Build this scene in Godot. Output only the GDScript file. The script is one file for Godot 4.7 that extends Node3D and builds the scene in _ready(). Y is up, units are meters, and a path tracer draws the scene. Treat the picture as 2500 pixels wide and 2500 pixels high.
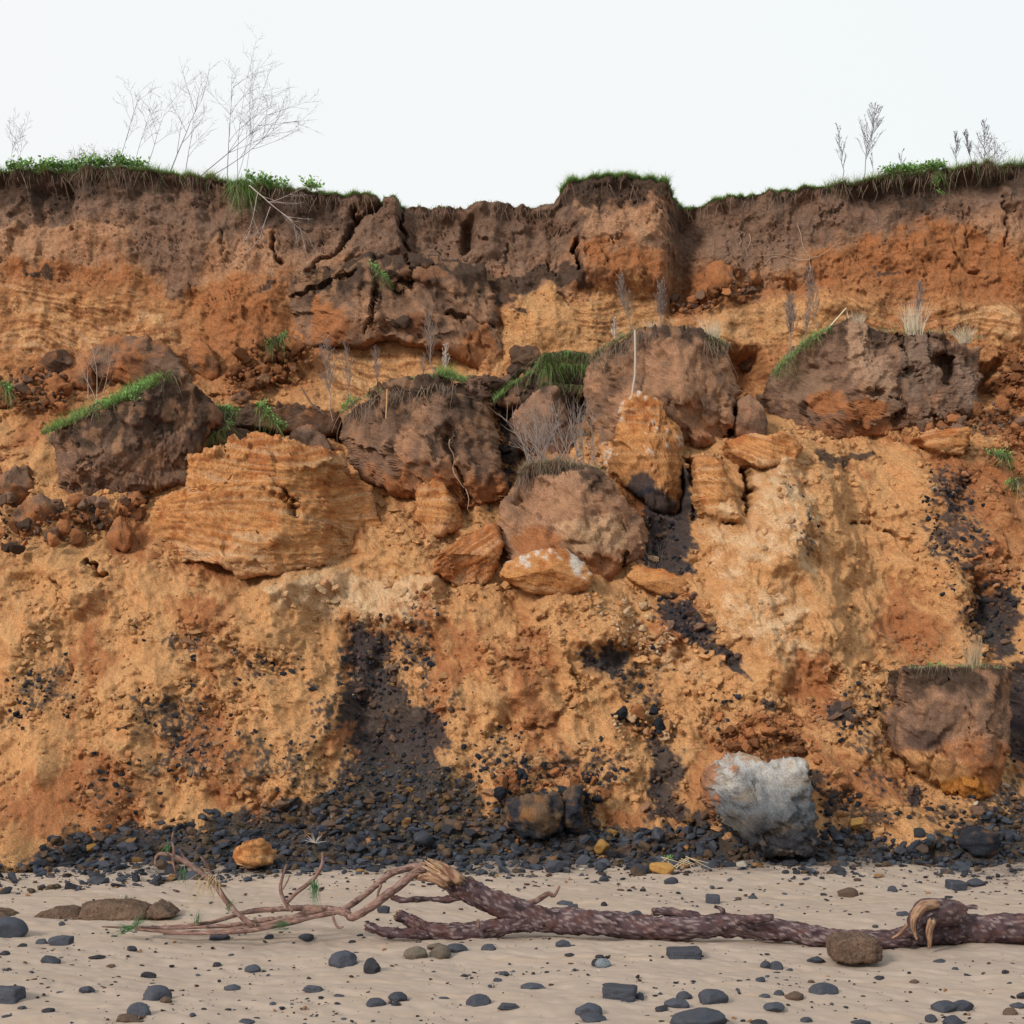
extends Node3D
# A crumbling ochre sea cliff above a sandy beach with a fallen pine limb.
# World: x right, y up, camera at the origin of x/z looking along -z. "d" is distance in front of the camera (z = -d).

const F := 4000.0      # focal length in pixels of a 2500 px picture
const CX := 1250.0
const HY := 1650.0     # row of the horizon
const EYE := 1.75
const STEP := 0.0155   # spacing of the cliff mesh

var rng := RandomNumberGenerator.new()
var na: FastNoiseLite   # fractal
var nb: FastNoiseLite   # plain smooth
var nc: FastNoiseLite   # cellular distance
var nr: FastNoiseLite   # ridged
var nv: FastNoiseLite   # cellular value
var mats := {}
var used_names := {}

# ------------------------------------------------------------------ small helpers
func S(r: float, g: float, b: float) -> Color:
	return Color(r / 255.0, g / 255.0, b / 255.0).srgb_to_linear()

func W(px: float, py: float, d: float) -> Vector3:
	return Vector3((px - CX) / F * d, EYE - (py - HY) / F * d, -d)

func sm(a: float, b: float, x: float) -> float:
	var t := clampf((x - a) / (b - a), 0.0, 1.0)
	return t * t * (3.0 - 2.0 * t)

func noise(seed_: int, type_: int, fractal: int, oct: int) -> FastNoiseLite:
	var n := FastNoiseLite.new()
	n.seed = seed_
	n.noise_type = type_
	n.frequency = 1.0
	n.fractal_type = fractal
	n.fractal_octaves = oct
	return n

func numbered(called: String) -> String:
	if not used_names.has(called):
		used_names[called] = 0
		return called
	used_names[called] += 1
	return "%s_%03d" % [called, used_names[called]]

func tag(o: Node, label: String, category: String, group := "", kind := "") -> void:
	o.set_meta("label", label)
	if category != "":
		o.set_meta("category", category)
	if group != "":
		o.set_meta("group", group)
	if kind != "":
		o.set_meta("kind", kind)

func top(called: String, at := Vector3.ZERO) -> Node3D:
	var o := Node3D.new()
	o.name = numbered(called)
	add_child(o)
	o.position = at
	return o

func part(parent: Node, called: String, mesh: Mesh, mat: Material) -> MeshInstance3D:
	var o := MeshInstance3D.new()
	o.name = called if parent != self else numbered(called)
	o.mesh = mesh
	o.material_override = mat
	parent.add_child(o, true)
	return o

# mesh collector with vertex colours
class MB:
	var v := PackedVector3Array()
	var n := PackedVector3Array()
	var c := PackedColorArray()
	var ix := PackedInt32Array()
	func tube(pts: Array, rad: Array, sides: int, cols: Array) -> void:
		var m := pts.size()
		if m < 2:
			return
		var b0 := v.size()
		var ref := Vector3(0.31, 0.17, 0.93)
		for i in m:
			var t: Vector3 = (pts[mini(i + 1, m - 1)] - pts[maxi(i - 1, 0)]).normalized()
			var s := t.cross(ref)
			if s.length() < 0.05:
				s = t.cross(Vector3(0.9, 0.3, 0.1))
			s = s.normalized()
			var u := s.cross(t)
			for k in sides:
				var a := TAU * k / sides
				var o := s * cos(a) + u * sin(a)
				v.append(pts[i] + o * rad[i])
				n.append(o)
				c.append(cols[i] if cols.size() > 1 else cols[0])
		for i in m - 1:
			for k in sides:
				var a0 := b0 + i * sides + k
				var a1 := b0 + i * sides + (k + 1) % sides
				ix.append_array(PackedInt32Array([a0, a0 + sides, a1, a1, a0 + sides, a1 + sides]))
		# end cap
		var e := b0 + (m - 1) * sides
		for k in range(1, sides - 1):
			ix.append_array(PackedInt32Array([e, e + k, e + k + 1]))
	func blade(p: Vector3, dir: Vector3, droop: Vector3, length: float, width: float, side: Vector3, col: Color, tip: Color, segs := 3) -> void:
		var b0 := v.size()
		var nrm := side.cross(dir).normalized()
		for i in segs + 1:
			var t := float(i) / segs
			var q := p + dir * length * t + droop * length * t * t
			var w := width * (1.0 - t * 0.92) * 0.5
			v.append(q - side * w); v.append(q + side * w)
			n.append(nrm); n.append(nrm)
			var cc := col.lerp(tip, t)
			c.append(cc); c.append(cc)
		for i in segs:
			var a := b0 + i * 2
			ix.append_array(PackedInt32Array([a, a + 2, a + 1, a + 1, a + 2, a + 3]))
	func leaf(p: Vector3, dir: Vector3, side: Vector3, length: float, width: float, col: Color) -> void:
		var nrm := side.cross(dir).normalized()
		var b0 := v.size()
		var fold := nrm * width * 0.18
		var sag := -nrm * length * 0.15
		for q in [p, p + dir * length * 0.45 - side * width * 0.5 + fold, p + dir * length * 0.45, p + dir * length * 0.45 + side * width * 0.5 + fold, p + dir * length + sag]:
			v.append(q); n.append(nrm); c.append(col)
		ix.append_array(PackedInt32Array([b0, b0 + 1, b0 + 2, b0, b0 + 2, b0 + 3, b0 + 1, b0 + 4, b0 + 2, b0 + 2, b0 + 4, b0 + 3]))
	func commit() -> ArrayMesh:
		for i in range(0, ix.size(), 3):
			var p := v[ix[i]]
			if (v[ix[i + 2]] - p).cross(v[ix[i + 1]] - p).dot(n[ix[i]] + n[ix[i + 1]] + n[ix[i + 2]]) < 0.0:
				var k := ix[i + 1]
				ix[i + 1] = ix[i + 2]
				ix[i + 2] = k
		var a := []
		a.resize(Mesh.ARRAY_MAX)
		a[Mesh.ARRAY_VERTEX] = v
		a[Mesh.ARRAY_NORMAL] = n
		a[Mesh.ARRAY_COLOR] = c
		a[Mesh.ARRAY_INDEX] = ix
		var m := ArrayMesh.new()
		m.add_surface_from_arrays(Mesh.PRIMITIVE_TRIANGLES, a)
		return m

func grid_normals(v: PackedVector3Array, ix: PackedInt32Array) -> PackedVector3Array:
	var n := PackedVector3Array()
	n.resize(v.size())
	for i in range(0, ix.size(), 3):
		var a := ix[i]; var b := ix[i + 1]; var c := ix[i + 2]
		var f := (v[c] - v[a]).cross(v[b] - v[a])
		n[a] += f; n[b] += f; n[c] += f
	for i in n.size():
		n[i] = n[i].normalized()
	return n

func arrays_mesh(v: PackedVector3Array, n: PackedVector3Array, c: PackedColorArray, ix: PackedInt32Array) -> ArrayMesh:
	for i in range(0, ix.size(), 3):      # wind every face to its normals
		var p := v[ix[i]]
		if (v[ix[i + 2]] - p).cross(v[ix[i + 1]] - p).dot(n[ix[i]] + n[ix[i + 1]] + n[ix[i + 2]]) < 0.0:
			var k := ix[i + 1]
			ix[i + 1] = ix[i + 2]
			ix[i + 2] = k
	var a := []
	a.resize(Mesh.ARRAY_MAX)
	a[Mesh.ARRAY_VERTEX] = v
	a[Mesh.ARRAY_NORMAL] = n
	a[Mesh.ARRAY_COLOR] = c
	a[Mesh.ARRAY_INDEX] = ix
	var m := ArrayMesh.new()
	m.add_surface_from_arrays(Mesh.PRIMITIVE_TRIANGLES, a)
	return m

# ------------------------------------------------------------------ colours (linear base colours)
var HUMUS := S(90, 72, 62)
var LOAM := S(140, 110, 93)
var TAN := S(190, 144, 112)
var OCHRE := S(180, 120, 80)
var SAND := S(212, 159, 110)
var PALE := S(224, 188, 150)
var RUST := S(148, 98, 66)
var CLAY := S(53, 56, 65)
var CHALK := S(222, 212, 202)
var BEACH := S(178, 160, 147)
var STONE := S(78, 83, 92)

func rnd_col(c: Color, k: float) -> Color:
	var m := 1.0 + rng.randf_range(-k, k)
	return Color(c.r * m * (1.0 + rng.randf_range(-k, k) * 0.3), c.g * m, c.b * m * (1.0 + rng.randf_range(-k, k) * 0.3))

# ------------------------------------------------------------------ materials
func noise_tex(seed_: int, freq: float, lo: Color, hi: Color, normal: bool, strength := 6.0, oct := 5) -> NoiseTexture2D:
	var t := NoiseTexture2D.new()
	t.width = 1024
	t.height = 1024
	t.seamless = true
	t.generate_mipmaps = true
	var f := noise(seed_, FastNoiseLite.TYPE_SIMPLEX_SMOOTH, FastNoiseLite.FRACTAL_FBM, oct)
	f.frequency = freq
	f.fractal_gain = 0.68
	t.noise = f
	if normal:
		t.as_normal_map = true
		t.bump_strength = strength
	else:
		var g := Gradient.new()
		g.set_color(0, lo)
		g.set_color(1, hi)
		t.color_ramp = g
	return t

func earth_mat(tex: Texture2D, nrm: Texture2D, scale: float, nscale: float, rough: float) -> StandardMaterial3D:
	var m := StandardMaterial3D.new()
	m.vertex_color_use_as_albedo = true
	m.albedo_texture = tex
	m.normal_enabled = true
	m.normal_texture = nrm
	m.normal_scale = nscale
	m.roughness = rough
	m.metallic_specular = 0.25
	m.uv1_triplanar = true
	m.uv1_world_triplanar = true
	m.uv1_scale = Vector3.ONE * scale
	m.cull_mode = BaseMaterial3D.CULL_DISABLED
	return m

func make_materials() -> void:
	var grain := noise_tex(11, 0.045, Color(0.52, 0.51, 0.50), Color(1, 1, 1), false)
	var bump := noise_tex(12, 0.03, Color.BLACK, Color.WHITE, true, 13.0)
	mats.earth = earth_mat(grain, bump, 0.9, 1.0, 0.95)
	mats.block = earth_mat(grain, bump, 1.1, 0.9, 0.95)
	var sgrain := noise_tex(13, 0.09, Color(0.80, 0.79, 0.78), Color(1, 1, 1), false, 1.0, 4)
	var sbump := noise_tex(14, 0.05, Color.BLACK, Color.WHITE, true, 5.0, 4)
	mats.sand = earth_mat(sgrain, sbump, 1.6, 0.55, 0.9)
	mats.stone = earth_mat(grain, bump, 2.5, 0.5, 0.62)
	mats.clod = earth_mat(grain, bump, 2.0, 0.8, 0.95)
	var p := StandardMaterial3D.new()
	p.vertex_color_use_as_albedo = true
	p.roughness = 0.7
	p.cull_mode = BaseMaterial3D.CULL_DISABLED
	p.backlight_enabled = true
	p.backlight = Color(0.22, 0.28, 0.12)
	mats.leaf = p
	var q := StandardMaterial3D.new()
	q.vertex_color_use_as_albedo = true
	q.roughness = 0.85
	q.cull_mode = BaseMaterial3D.CULL_DISABLED
	mats.twig = q
	var bk := earth_mat(noise_tex(15, 0.03, Color(0.62, 0.6, 0.6), Color(1, 1, 1), false), noise_tex(16, 0.025, Color.BLACK, Color.WHITE, true, 12.0), 3.0, 1.0, 0.8)
	mats.bark = bk

# ------------------------------------------------------------------ the cliff as a surface over (x, y)
var PROFILE := [[-1.5, 13.2], [-0.6, 14.2], [0.0, 15.05], [0.35, 15.6], [1.0, 16.15], [2.0, 16.95], [3.0, 17.75], [3.6, 18.25], [4.2, 18.85], [4.7, 19.5], [5.1, 20.0], [5.5, 20.35], [6.2, 20.6], [7.0, 20.75], [8.0, 20.9], [9.5, 21.0]]
var TOPLINE := [[-900, 430], [-400, 425], [0, 425], [120, 418], [300, 412], [420, 420], [560, 442], [700, 462], [860, 477], [975, 492], [990, 500], [1150, 503], [1300, 510], [1352, 502], [1378, 468], [1420, 457], [1500, 452], [1590, 460], [1622, 474], [1640, 492], [1700, 492], [1850, 473], [2000, 457], [2100, 442], [2200, 427], [2300, 412], [2400, 402], [2500, 396], [2900, 385], [3500, 380]]
var top_x := PackedFloat32Array()
var top_y := PackedFloat32Array()
# broad swells of the face: [px, py, half width px, half height px, metres towards the camera]
var SWELLS := [[60, 2060, 160, 130, 0.5], [300, 1750, 260, 300, 0.25], [620, 1480, 260, 120, 0.2], [900, 1750, 110, 260, -0.35], [1150, 1800, 160, 260, 0.25], [1400, 1560, 160, 90, 0.25], [1640, 1900, 90, 200, -0.3], [1780, 1300, 130, 250, 0.45], [1980, 1300, 110, 260, 0.15], [2180, 1420, 110, 300, -0.45], [2330, 1250, 90, 220, 0.3], [2450, 1600, 70, 260, -0.35], [2050, 1750, 170, 200, 0.15], [1250, 1200, 90, 160, -0.4], [1600, 1300, 60, 160, -0.35], [120, 1480, 200, 120, 0.25], [800, 1500, 60, 100, -0.15], [1320, 780, 150, 120, 0.25], [1950, 2060, 90, 60, 0.2], [2240, 2010, 130, 90, 0.25]]
var swell_w := []

func profile_d(y: float) -> float:
	for i in range(1, PROFILE.size()):
		if y <= PROFILE[i][0]:
			var a = PROFILE[i - 1]
			var b = PROFILE[i]
			return lerpf(a[1], b[1], (y - a[0]) / (b[0] - a[0]))
	return PROFILE[-1][1]

func base_d(x: float, y: float) -> float:
	var d := profile_d(y)
	for s in swell_w:
		var u: float = (x - s[0]) / s[2]
		var w: float = (y - s[1]) / s[3]
		var q := u * u + w * w
		if q < 9.0:
			d -= s[4] * exp(-q)
	return d

func C(px: float, py: float) -> Vector3:      # a point of the face seen at a pixel
	var d := 18.0
	for i in 7:
		var p := W(px, py, d)
		d = lerpf(d, base_d(p.x, p.y), 0.75)
	return W(px, py, d)

func ytop(x: float) -> float:
	for i in range(1, top_x.size()):
		if x <= top_x[i]:
			return lerpf(top_y[i - 1], top_y[i], clampf((x - top_x[i - 1]) / (top_x[i] - top_x[i - 1]), 0.0, 1.0))
	return top_y[-1]

# rasters over the face
const RX0 := -7.6
const RY0 := -1.0
const RS := 0.02
const RW := 760
const RH := 510
var layers := {}

func layer(name_: String) -> PackedFloat32Array:
	if not layers.has(name_):
		var a := PackedFloat32Array()
		a.resize(RW * RH)
		layers[name_] = a
	return layers[name_]

func poly_world(pts: Array) -> PackedVector2Array:
	var r := PackedVector2Array()
	for p in pts:
		var w := C(p[0], p[1])
		r.append(Vector2(w.x, w.y))
	return r

func fill(name_: String, pts: Array, value := 1.0, edge := 0.12, add := false) -> void:
	var poly := poly_world(pts)
	var a := layer(name_)
	var lo := poly[0]
	var hi := poly[0]
	for p in poly:
		lo = lo.min(p); hi = hi.max(p)
	var m := poly.size()
	for j in range(maxi(0, int((lo.y - edge - RY0) / RS)), mini(RH - 1, int((hi.y + edge - RY0) / RS) + 1)):
		for i in range(maxi(0, int((lo.x - edge - RX0) / RS)), mini(RW - 1, int((hi.x + edge - RX0) / RS) + 1)):
			var q := Vector2(RX0 + i * RS, RY0 + j * RS)
			var best := 1e9
			var inside := false
			for k in m:
				var p0 := poly[k]
				var p1 := poly[(k + 1) % m]
				var e := p1 - p0
				var w := q - p0
				var t := clampf(w.dot(e) / maxf(e.length_squared(), 1e-9), 0.0, 1.0)
				best = minf(best, (w - e * t).length_squared())
				if (p0.y > q.y) != (p1.y > q.y) and q.x < e.x * (q.y - p0.y) / e.y + p0.x:
					inside = not inside
			var sd := sqrt(best) * (1.0 if inside else -1.0)
			var f := clampf(0.5 + sd / edge * 0.5, 0.0, 1.0)
			if f > 0.0:
				var id := j * RW + i
				if add:
					a[id] += value * f * f * (3.0 - 2.0 * f)
				else:
					a[id] = maxf(a[id], value * f)
	layers[name_] = a

func groove(pts: Array, width: float, depth: float) -> void:
	var poly := poly_world(pts)
	var a := layer("z")
	for k in poly.size() - 1:
		var p0 := poly[k]
		var p1 := poly[k + 1]
		var lo := p0.min(p1) - Vector2.ONE * width * 2.5
		var hi := p0.max(p1) + Vector2.ONE * width * 2.5
		for j in range(maxi(0, int((lo.y - RY0) / RS)), mini(RH - 1, int((hi.y - RY0) / RS) + 1)):
			for i in range(maxi(0, int((lo.x - RX0) / RS)), mini(RW - 1, int((hi.x - RX0) / RS) + 1)):
				var q := Vector2(RX0 + i * RS, RY0 + j * RS)
				q += Vector2(nb.get_noise_2d(q.x * 5.0, q.y * 5.0), nb.get_noise_2d(q.y * 5.0, q.x * 5.0 + 9.0)) * 0.05
				var e := p1 - p0
				var t := clampf((q - p0).dot(e) / e.length_squared(), 0.0, 1.0)
				var ds := (q - p0 - e * t).length()
				var f := 1.0 - sm(width * 0.4, width, ds)
				var id := j * RW + i
				if f > 0.0:
					a[id] = minf(a[id], a[id] * (1.0 - f) - depth * f)
	layers["z"] = a

func look(a: PackedFloat32Array, x: float, y: float) -> float:
	var fx := clampf((x - RX0) / RS, 0.0, RW - 1.01)
	var fy := clampf((y - RY0) / RS, 0.0, RH - 1.01)
	var i := int(fx)
	var j := int(fy)
	fx -= i
	fy -= j
	var id := j * RW + i
	return lerpf(lerpf(a[id], a[id + 1], fx), lerpf(a[id + RW], a[id + RW + 1], fx), fy)

var cols_x := PackedFloat32Array()
var cliff_nv := 0
var cliff_v := PackedVector3Array()
var cliff_n := PackedVector3Array()
var cliff_c := PackedColorArray()
const Y_LOW := -0.9

func author_face() -> void:
	# --- relief: pieces of the wall that stand out or are set back
	fill("z", [[1372, 455], [1440, 440], [1500, 440], [1640, 460], [1642, 560], [1638, 640], [1630, 700], [1560, 712], [1450, 700], [1402, 690], [1392, 600], [1378, 520]], 0.42, 0.16, true)
	fill("z", [[1646, 470], [1720, 470], [1740, 560], [1700, 640], [1710, 730], [1640, 760], [1632, 640]], -0.38, 0.2, true)
	fill("z", [[860, 470], [978, 490], [984, 560], [985, 620], [930, 640], [840, 640], [855, 600], [880, 540]], 0.16, 0.07, true)
	fill("z", [[986, 490], [1148, 495], [1150, 600], [1120, 630], [990, 625]], -0.16, 0.08, true)
	fill("z", [[1132, 535], [1156, 530], [1152, 600], [1128, 622]], -0.3, 0.06, true)
	fill("z", [[1158, 505], [1230, 505], [1215, 620], [1150, 640]], 0.1, 0.1, true)
	fill("z", [[84, 468], [172, 452], [176, 545], [90, 556]], -0.14, 0.06, true)
	fill("z", [[172, 440], [330, 440], [322, 560], [322, 640], [190, 560]], 0.09, 0.1, true)
	fill("z", [[486, 500], [545, 495], [548, 540], [500, 540]], -0.2, 0.12, true)
	fill("z", [[330, 640], [430, 720], [470, 700], [500, 660], [480, 730], [440, 790], [455, 850], [420, 800], [350, 720]], -0.1, 0.15, true)
	fill("z", [[540, 700], [640, 690], [690, 700], [690, 830], [640, 880], [540, 890], [530, 800]], 0.14, 0.2, true)
	fill("z", [[1640, 640], [1730, 640], [1830, 690], [1960, 700], [1800, 740], [1700, 760], [1640, 740]], -0.12, 0.15, true)
	fill("z", [[2040, 470], [2330, 430], [2480, 400], [2500, 470], [2250, 480], [2080, 510]], -0.14, 0.14, true)
	fill("z", [[2440, 450], [2560, 430], [2560, 560], [2445, 490]], 0.14, 0.1, true)
	fill("z", [[2130, 640], [2200, 650], [2210, 672], [2140, 668]], -0.1, 0.08, true)
	fill("z", [[1985, 670], [2020, 678], [2010, 700], [1980, 690]], -0.1, 0.08, true)
	fill("z", [[2000, 730], [2140, 735], [2150, 770], [2000, 760]], 0.1, 0.08, true)
	fill("z", [[2300, 735], [2500, 750], [2500, 840], [2420, 820], [2330, 790]], 0.12, 0.08, true)
	# sand fall, lower lumps, gullies
	fill("z", [[60, 1400], [190, 1305], [250, 1320], [300, 1370], [290, 1420], [230, 1400], [130, 1415]], 0.2, 0.12, true)
	fill("z", [[-20, 1440], [60, 1390], [140, 1330], [60, 1345], [-20, 1380]], 0.16, 0.12, true)
	fill("z", [[130, 1500], [215, 1410], [260, 1395], [265, 1440], [180, 1500]], 0.12, 0.1, true)
	fill("z", [[940, 1470], [1080, 1395], [1075, 1450], [1075, 1500], [1050, 1540], [1000, 1530], [930, 1510]], 0.28, 0.1, true)
	fill("z", [[640, 1440], [760, 1380], [900, 1370], [800, 1440], [660, 1465]], 0.16, 0.12, true)
	fill("z", [[842, 1530], [900, 1518], [950, 1560], [960, 1640], [990, 1700], [1080, 1740], [1080, 1830], [960, 1880], [870, 1840], [846, 1700]], -0.26, 0.14, true)
	fill("z", [[1690, 1110], [1730, 1108], [1770, 1150], [1800, 1270], [1780, 1280], [1700, 1260]], 0.32, 0.09, true)
	fill("z", [[1835, 1110], [1900, 1075], [1960, 1090], [2050, 1200], [2080, 1400], [2010, 1620], [1860, 1650], [1800, 1450], [1812, 1250]], 0.34, 0.3, true)
	fill("z", [[1845, 1130], [1900, 1090], [1930, 1150], [1960, 1300], [1930, 1420], [1870, 1400], [1850, 1260]], 0.16, 0.1, true)
	for q in [[[1560, 1420], [1620, 1470], [1760, 1640], [1840, 1720], [1800, 1740], [1680, 1640], [1560, 1500]], [[1960, 1430], [2000, 1480], [2120, 1640], [2190, 1760], [2140, 1760], [2030, 1640], [1950, 1500]], [[1700, 1480], [1740, 1490], [1860, 1640], [1960, 1780], [1900, 1780], [1800, 1660]], [[60, 1480], [130, 1500], [60, 1680], [-30, 1860], [-60, 1780]], [[420, 1480], [520, 1500], [440, 1640], [300, 1800], [220, 1900], [200, 1820], [320, 1640]], [[620, 1540], [720, 1560], [660, 1760], [600, 1900], [540, 1880], [580, 1720]]]:
		fill("z", q, 0.13, 0.22, true)
	fill("z", [[1905, 1250], [1960, 1220], [1985, 1290], [1990, 1360], [1920, 1330]], 0.1, 0.07, true)
	fill("z", [[2230, 1060], [2360, 1050], [2360, 1100], [2280, 1110]], 0.22, 0.08, true)
	fill("z", [[2370, 1060], [2480, 1060], [2500, 1090], [2380, 1110]], 0.2, 0.1, true)
	fill("z", [[2320, 1170], [2380, 1160], [2400, 1230], [2340, 1290]], -0.16, 0.12, true)
	fill("z", [[2390, 1430], [2480, 1440], [2470, 1560], [2420, 1620], [2390, 1520]], -0.14, 0.14, true)
	fill("z", [[2445, 1640], [2540, 1640], [2540, 1850], [2470, 1850]], -0.3, 0.12, true)
	fill("z", [[1405, 1580], [1540, 1560], [1560, 1600], [1480, 1650], [1410, 1620]], -0.16, 0.1, true)
	fill("z", [[1270, 1660], [1350, 1680], [1365, 1740], [1300, 1750], [1230, 1700]], 0.18, 0.1, true)
	fill("z", [[1170, 1690], [1225, 1670], [1225, 1780], [1180, 1780]], 0.14, 0.07, true)
	fill("z", [[1300, 1450], [1500, 1440], [1540, 1510], [1520, 1570], [1440, 1600], [1330, 1560], [1290, 1500]], 0.22, 0.14, true)
	fill("z", [[1960, 1810], [2060, 1900], [2070, 1930], [1990, 1870]], 0.12, 0.06, true)
	fill("z", [[-60, 2010], [20, 1990], [60, 2030], [110, 2100], [120, 2130], [-60, 2130]], 0.25, 0.14, true)
	fill("z", [[100, 2030], [160, 1990], [190, 2010], [195, 2045], [120, 2060]], 0.14, 0.1, true)
	fill("z", [[2110, 1920], [2180, 1950], [2300, 2060], [2200, 2070], [2150, 2000]], 0.16, 0.1, true)
	for g in [[[1200, 960], [1250, 950], [1275, 1060], [1262, 1160], [1235, 1230], [1215, 1130]], [[1785, 860], [1850, 860], [1885, 940], [1880, 1000], [1820, 960], [1795, 980]], [[1350, 950], [1436, 930], [1440, 1060], [1390, 1040]], [[800, 1040], [850, 1050], [850, 1180], [835, 1160]], [[2395, 900], [2440, 890], [2440, 960], [2400, 970]], [[500, 1040], [560, 1010], [620, 1000], [700, 1000], [820, 1020], [830, 1060], [700, 1060], [520, 1100]], [[1560, 1180], [1600, 1230], [1690, 1260], [1690, 1180], [1640, 1140]], [[1780, 980], [1800, 980], [1795, 1070], [1780, 1070]]]:
		fill("z", g, -0.55, 0.12, true)
	# cracks
	groove([[862, 500], [868, 535], [850, 570], [842, 600], [815, 625], [765, 640], [752, 668]], 0.026, 0.24)
	groove([[868, 540], [895, 525], [940, 495]], 0.026, 0.24)
	groove([[670, 568], [668, 600], [682, 650]], 0.02, 0.2)
	groove([[985, 495], [984, 560], [990, 620]], 0.03, 0.25)
	groove([[1402, 600], [1405, 640], [1410, 662]], 0.02, 0.2)
	groove([[1336, 640], [1334, 662]], 0.02, 0.15)
	groove([[2330, 620], [2350, 645], [2388, 668]], 0.02, 0.15)
	groove([[2450, 480], [2455, 540], [2448, 600]], 0.02, 0.15)
	groove([[2240, 1065], [2285, 1105]], 0.03, 0.25)
	groove([[2358, 1050], [2355, 1110]], 0.03, 0.3)
	groove([[2073, 1280], [2125, 1280], [2140, 1295], [2180, 1305]], 0.02, 0.15)
	groove([[1690, 1130], [1700, 1200], [1706, 1262]], 0.05, 0.4)
	groove([[1812, 1130], [1822, 1200], [1815, 1260]], 0.04, 0.3)
	groove([[225, 1370], [240, 1400], [270, 1408]], 0.03, 0.22)
	groove([[128, 1415], [140, 1440]], 0.02, 0.15)
	groove([[170, 470], [176, 560]], 0.03, 0.14)
	groove([[1765, 1275], [1800, 1283]], 0.02, 0.12)
	groove([[2350, 480], [2362, 600]], 0.02, 0.08)
	groove([[540, 565], [545, 620]], 0.02, 0.1)

	# --- what the ground is made of
	# topsoil slumped down the wall
	fill("loam", [[335, 470], [560, 470], [560, 570], [505, 590], [495, 650], [460, 700], [420, 720], [350, 640], [322, 600]], 1.0, 0.16)
	fill("loam", [[850, 440], [1380, 480], [1390, 600], [1300, 640], [1220, 660], [990, 640], [850, 640], [840, 580]], 0.9, 0.2)
	fill("loam", [[1640, 480], [2060, 460], [2160, 540], [2040, 560], [1960, 600], [1900, 650], [1800, 660], [1690, 640]], 0.9, 0.25)
	fill("loam", [[1240, 650], [1420, 640], [1430, 690], [1340, 700], [1300, 720], [1230, 720]], 0.8, 0.2)
	fill("humus", [[1195, 690], [1330, 650], [1420, 660], [1435, 700], [1420, 720], [1395, 690], [1320, 690], [1270, 720], [1225, 740], [1205, 725]], 1.0, 0.1)
	fill("humus", [[1380, 690], [1395, 740], [1380, 735], [1372, 700]], 0.9, 0.06)
	fill("humus", [[1408, 690], [1440, 710], [1425, 722], [1405, 715]], 0.9, 0.06)
	fill("humus", [[1235, 745], [1280, 750], [1275, 770], [1245, 765]], 0.9, 0.06)
	fill("humus", [[640, 690], [690, 694], [660, 712], [630, 720]], 0.9, 0.05)
	fill("humus", [[2130, 645], [2205, 662], [2190, 672], [2140, 662]], 0.9, 0.05)
	fill("humus", [[60, 655], [130, 650], [140, 672], [70, 676]], 0.7, 0.06)
	fill("humus", [[1985, 1115], [2050, 1110], [2150, 1100], [2155, 1115], [2080, 1130], [2060, 1150], [2000, 1145]], 1.0, 0.08)
	fill("tan", [[0, 545], [330, 540], [325, 640], [190, 640], [0, 640]], 0.9, 0.15)
	fill("tan", [[500, 580], [545, 570], [555, 640], [500, 690], [470, 690]], 0.9, 0.12)
	fill("tan", [[575, 580], [680, 570], [690, 660], [600, 680], [570, 640]], 0.8, 0.12)
	fill("tan", [[1390, 520], [1640, 500], [1630, 620], [1480, 620], [1400, 600]], 0.7, 0.2)
	fill("rust", [[0, 620], [320, 650], [330, 700], [200, 690], [0, 700]], 0.9, 0.16)
	fill("rust", [[470, 690], [720, 650], [700, 860], [560, 890], [470, 860]], 0.8, 0.2)
	fill("rust", [[1395, 600], [1640, 610], [1620, 710], [1440, 690], [1410, 680]], 0.9, 0.2)
	fill("rust", [[1980, 600], [2200, 560], [2300, 520], [2400, 560], [2520, 620], [2520, 760], [2100, 700], [1960, 720], [1840, 720], [1960, 640]], 0.95, 0.2)
	fill("rust", [[1640, 640], [1830, 660], [1830, 760], [1660, 770]], 0.8, 0.16)
	# clean sand
	fill("sand", [[1225, 760], [1300, 700], [1370, 690], [1400, 740], [1440, 720], [1560, 700], [1650, 760], [1640, 830], [1500, 860], [1400, 870], [1330, 890], [1250, 890], [1210, 940], [1210, 860]], 1.0, 0.1)
	fill("sand", [[1690, 760], [2000, 720], [2140, 740], [2120, 820], [1900, 850], [1720, 850]], 0.8, 0.15)
	fill("sand", [[2300, 740], [2500, 740], [2500, 830], [2350, 830]], 0.8, 0.12)
	fill("sand", [[0, 690], [420, 720], [450, 800], [440, 870], [0, 860]], 0.5, 0.15)
	fill("sand", [[1700, 1110], [1830, 1080], [1960, 1080], [2060, 1140], [2200, 1160], [2230, 1300], [2180, 1480], [2060, 1600], [1900, 1600], [1760, 1500], [1700, 1400]], 0.85, 0.25)
	fill("sand", [[0, 1380], [160, 1330], [300, 1360], [560, 1420], [560, 1480], [300, 1440], [180, 1440], [0, 1500]], 0.8, 0.15)
	fill("sand", [[560, 1440], [800, 1390], [960, 1370], [1060, 1420], [900, 1500], [700, 1540], [560, 1520]], 0.8, 0.2)
	fill("sand", [[780, 860], [1000, 820], [1100, 850], [1200, 930], [1100, 960], [860, 1000], [780, 960]], 0.9, 0.16)
	fill("strata", [[0, 680], [450, 710], [450, 870], [0, 880]], 1.0, 0.12)
	fill("strata", [[1390, 730], [1650, 700], [1660, 860], [1500, 860], [1400, 840]], 1.0, 0.12)
	fill("strata", [[1700, 770], [2140, 730], [2500, 740], [2500, 1120], [2240, 1120], [2420, 830], [1730, 860]], 1.0, 0.12)
	fill("strata", [[780, 860], [1080, 830], [1120, 920], [900, 1000], [780, 960]], 1.0, 0.12)
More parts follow.
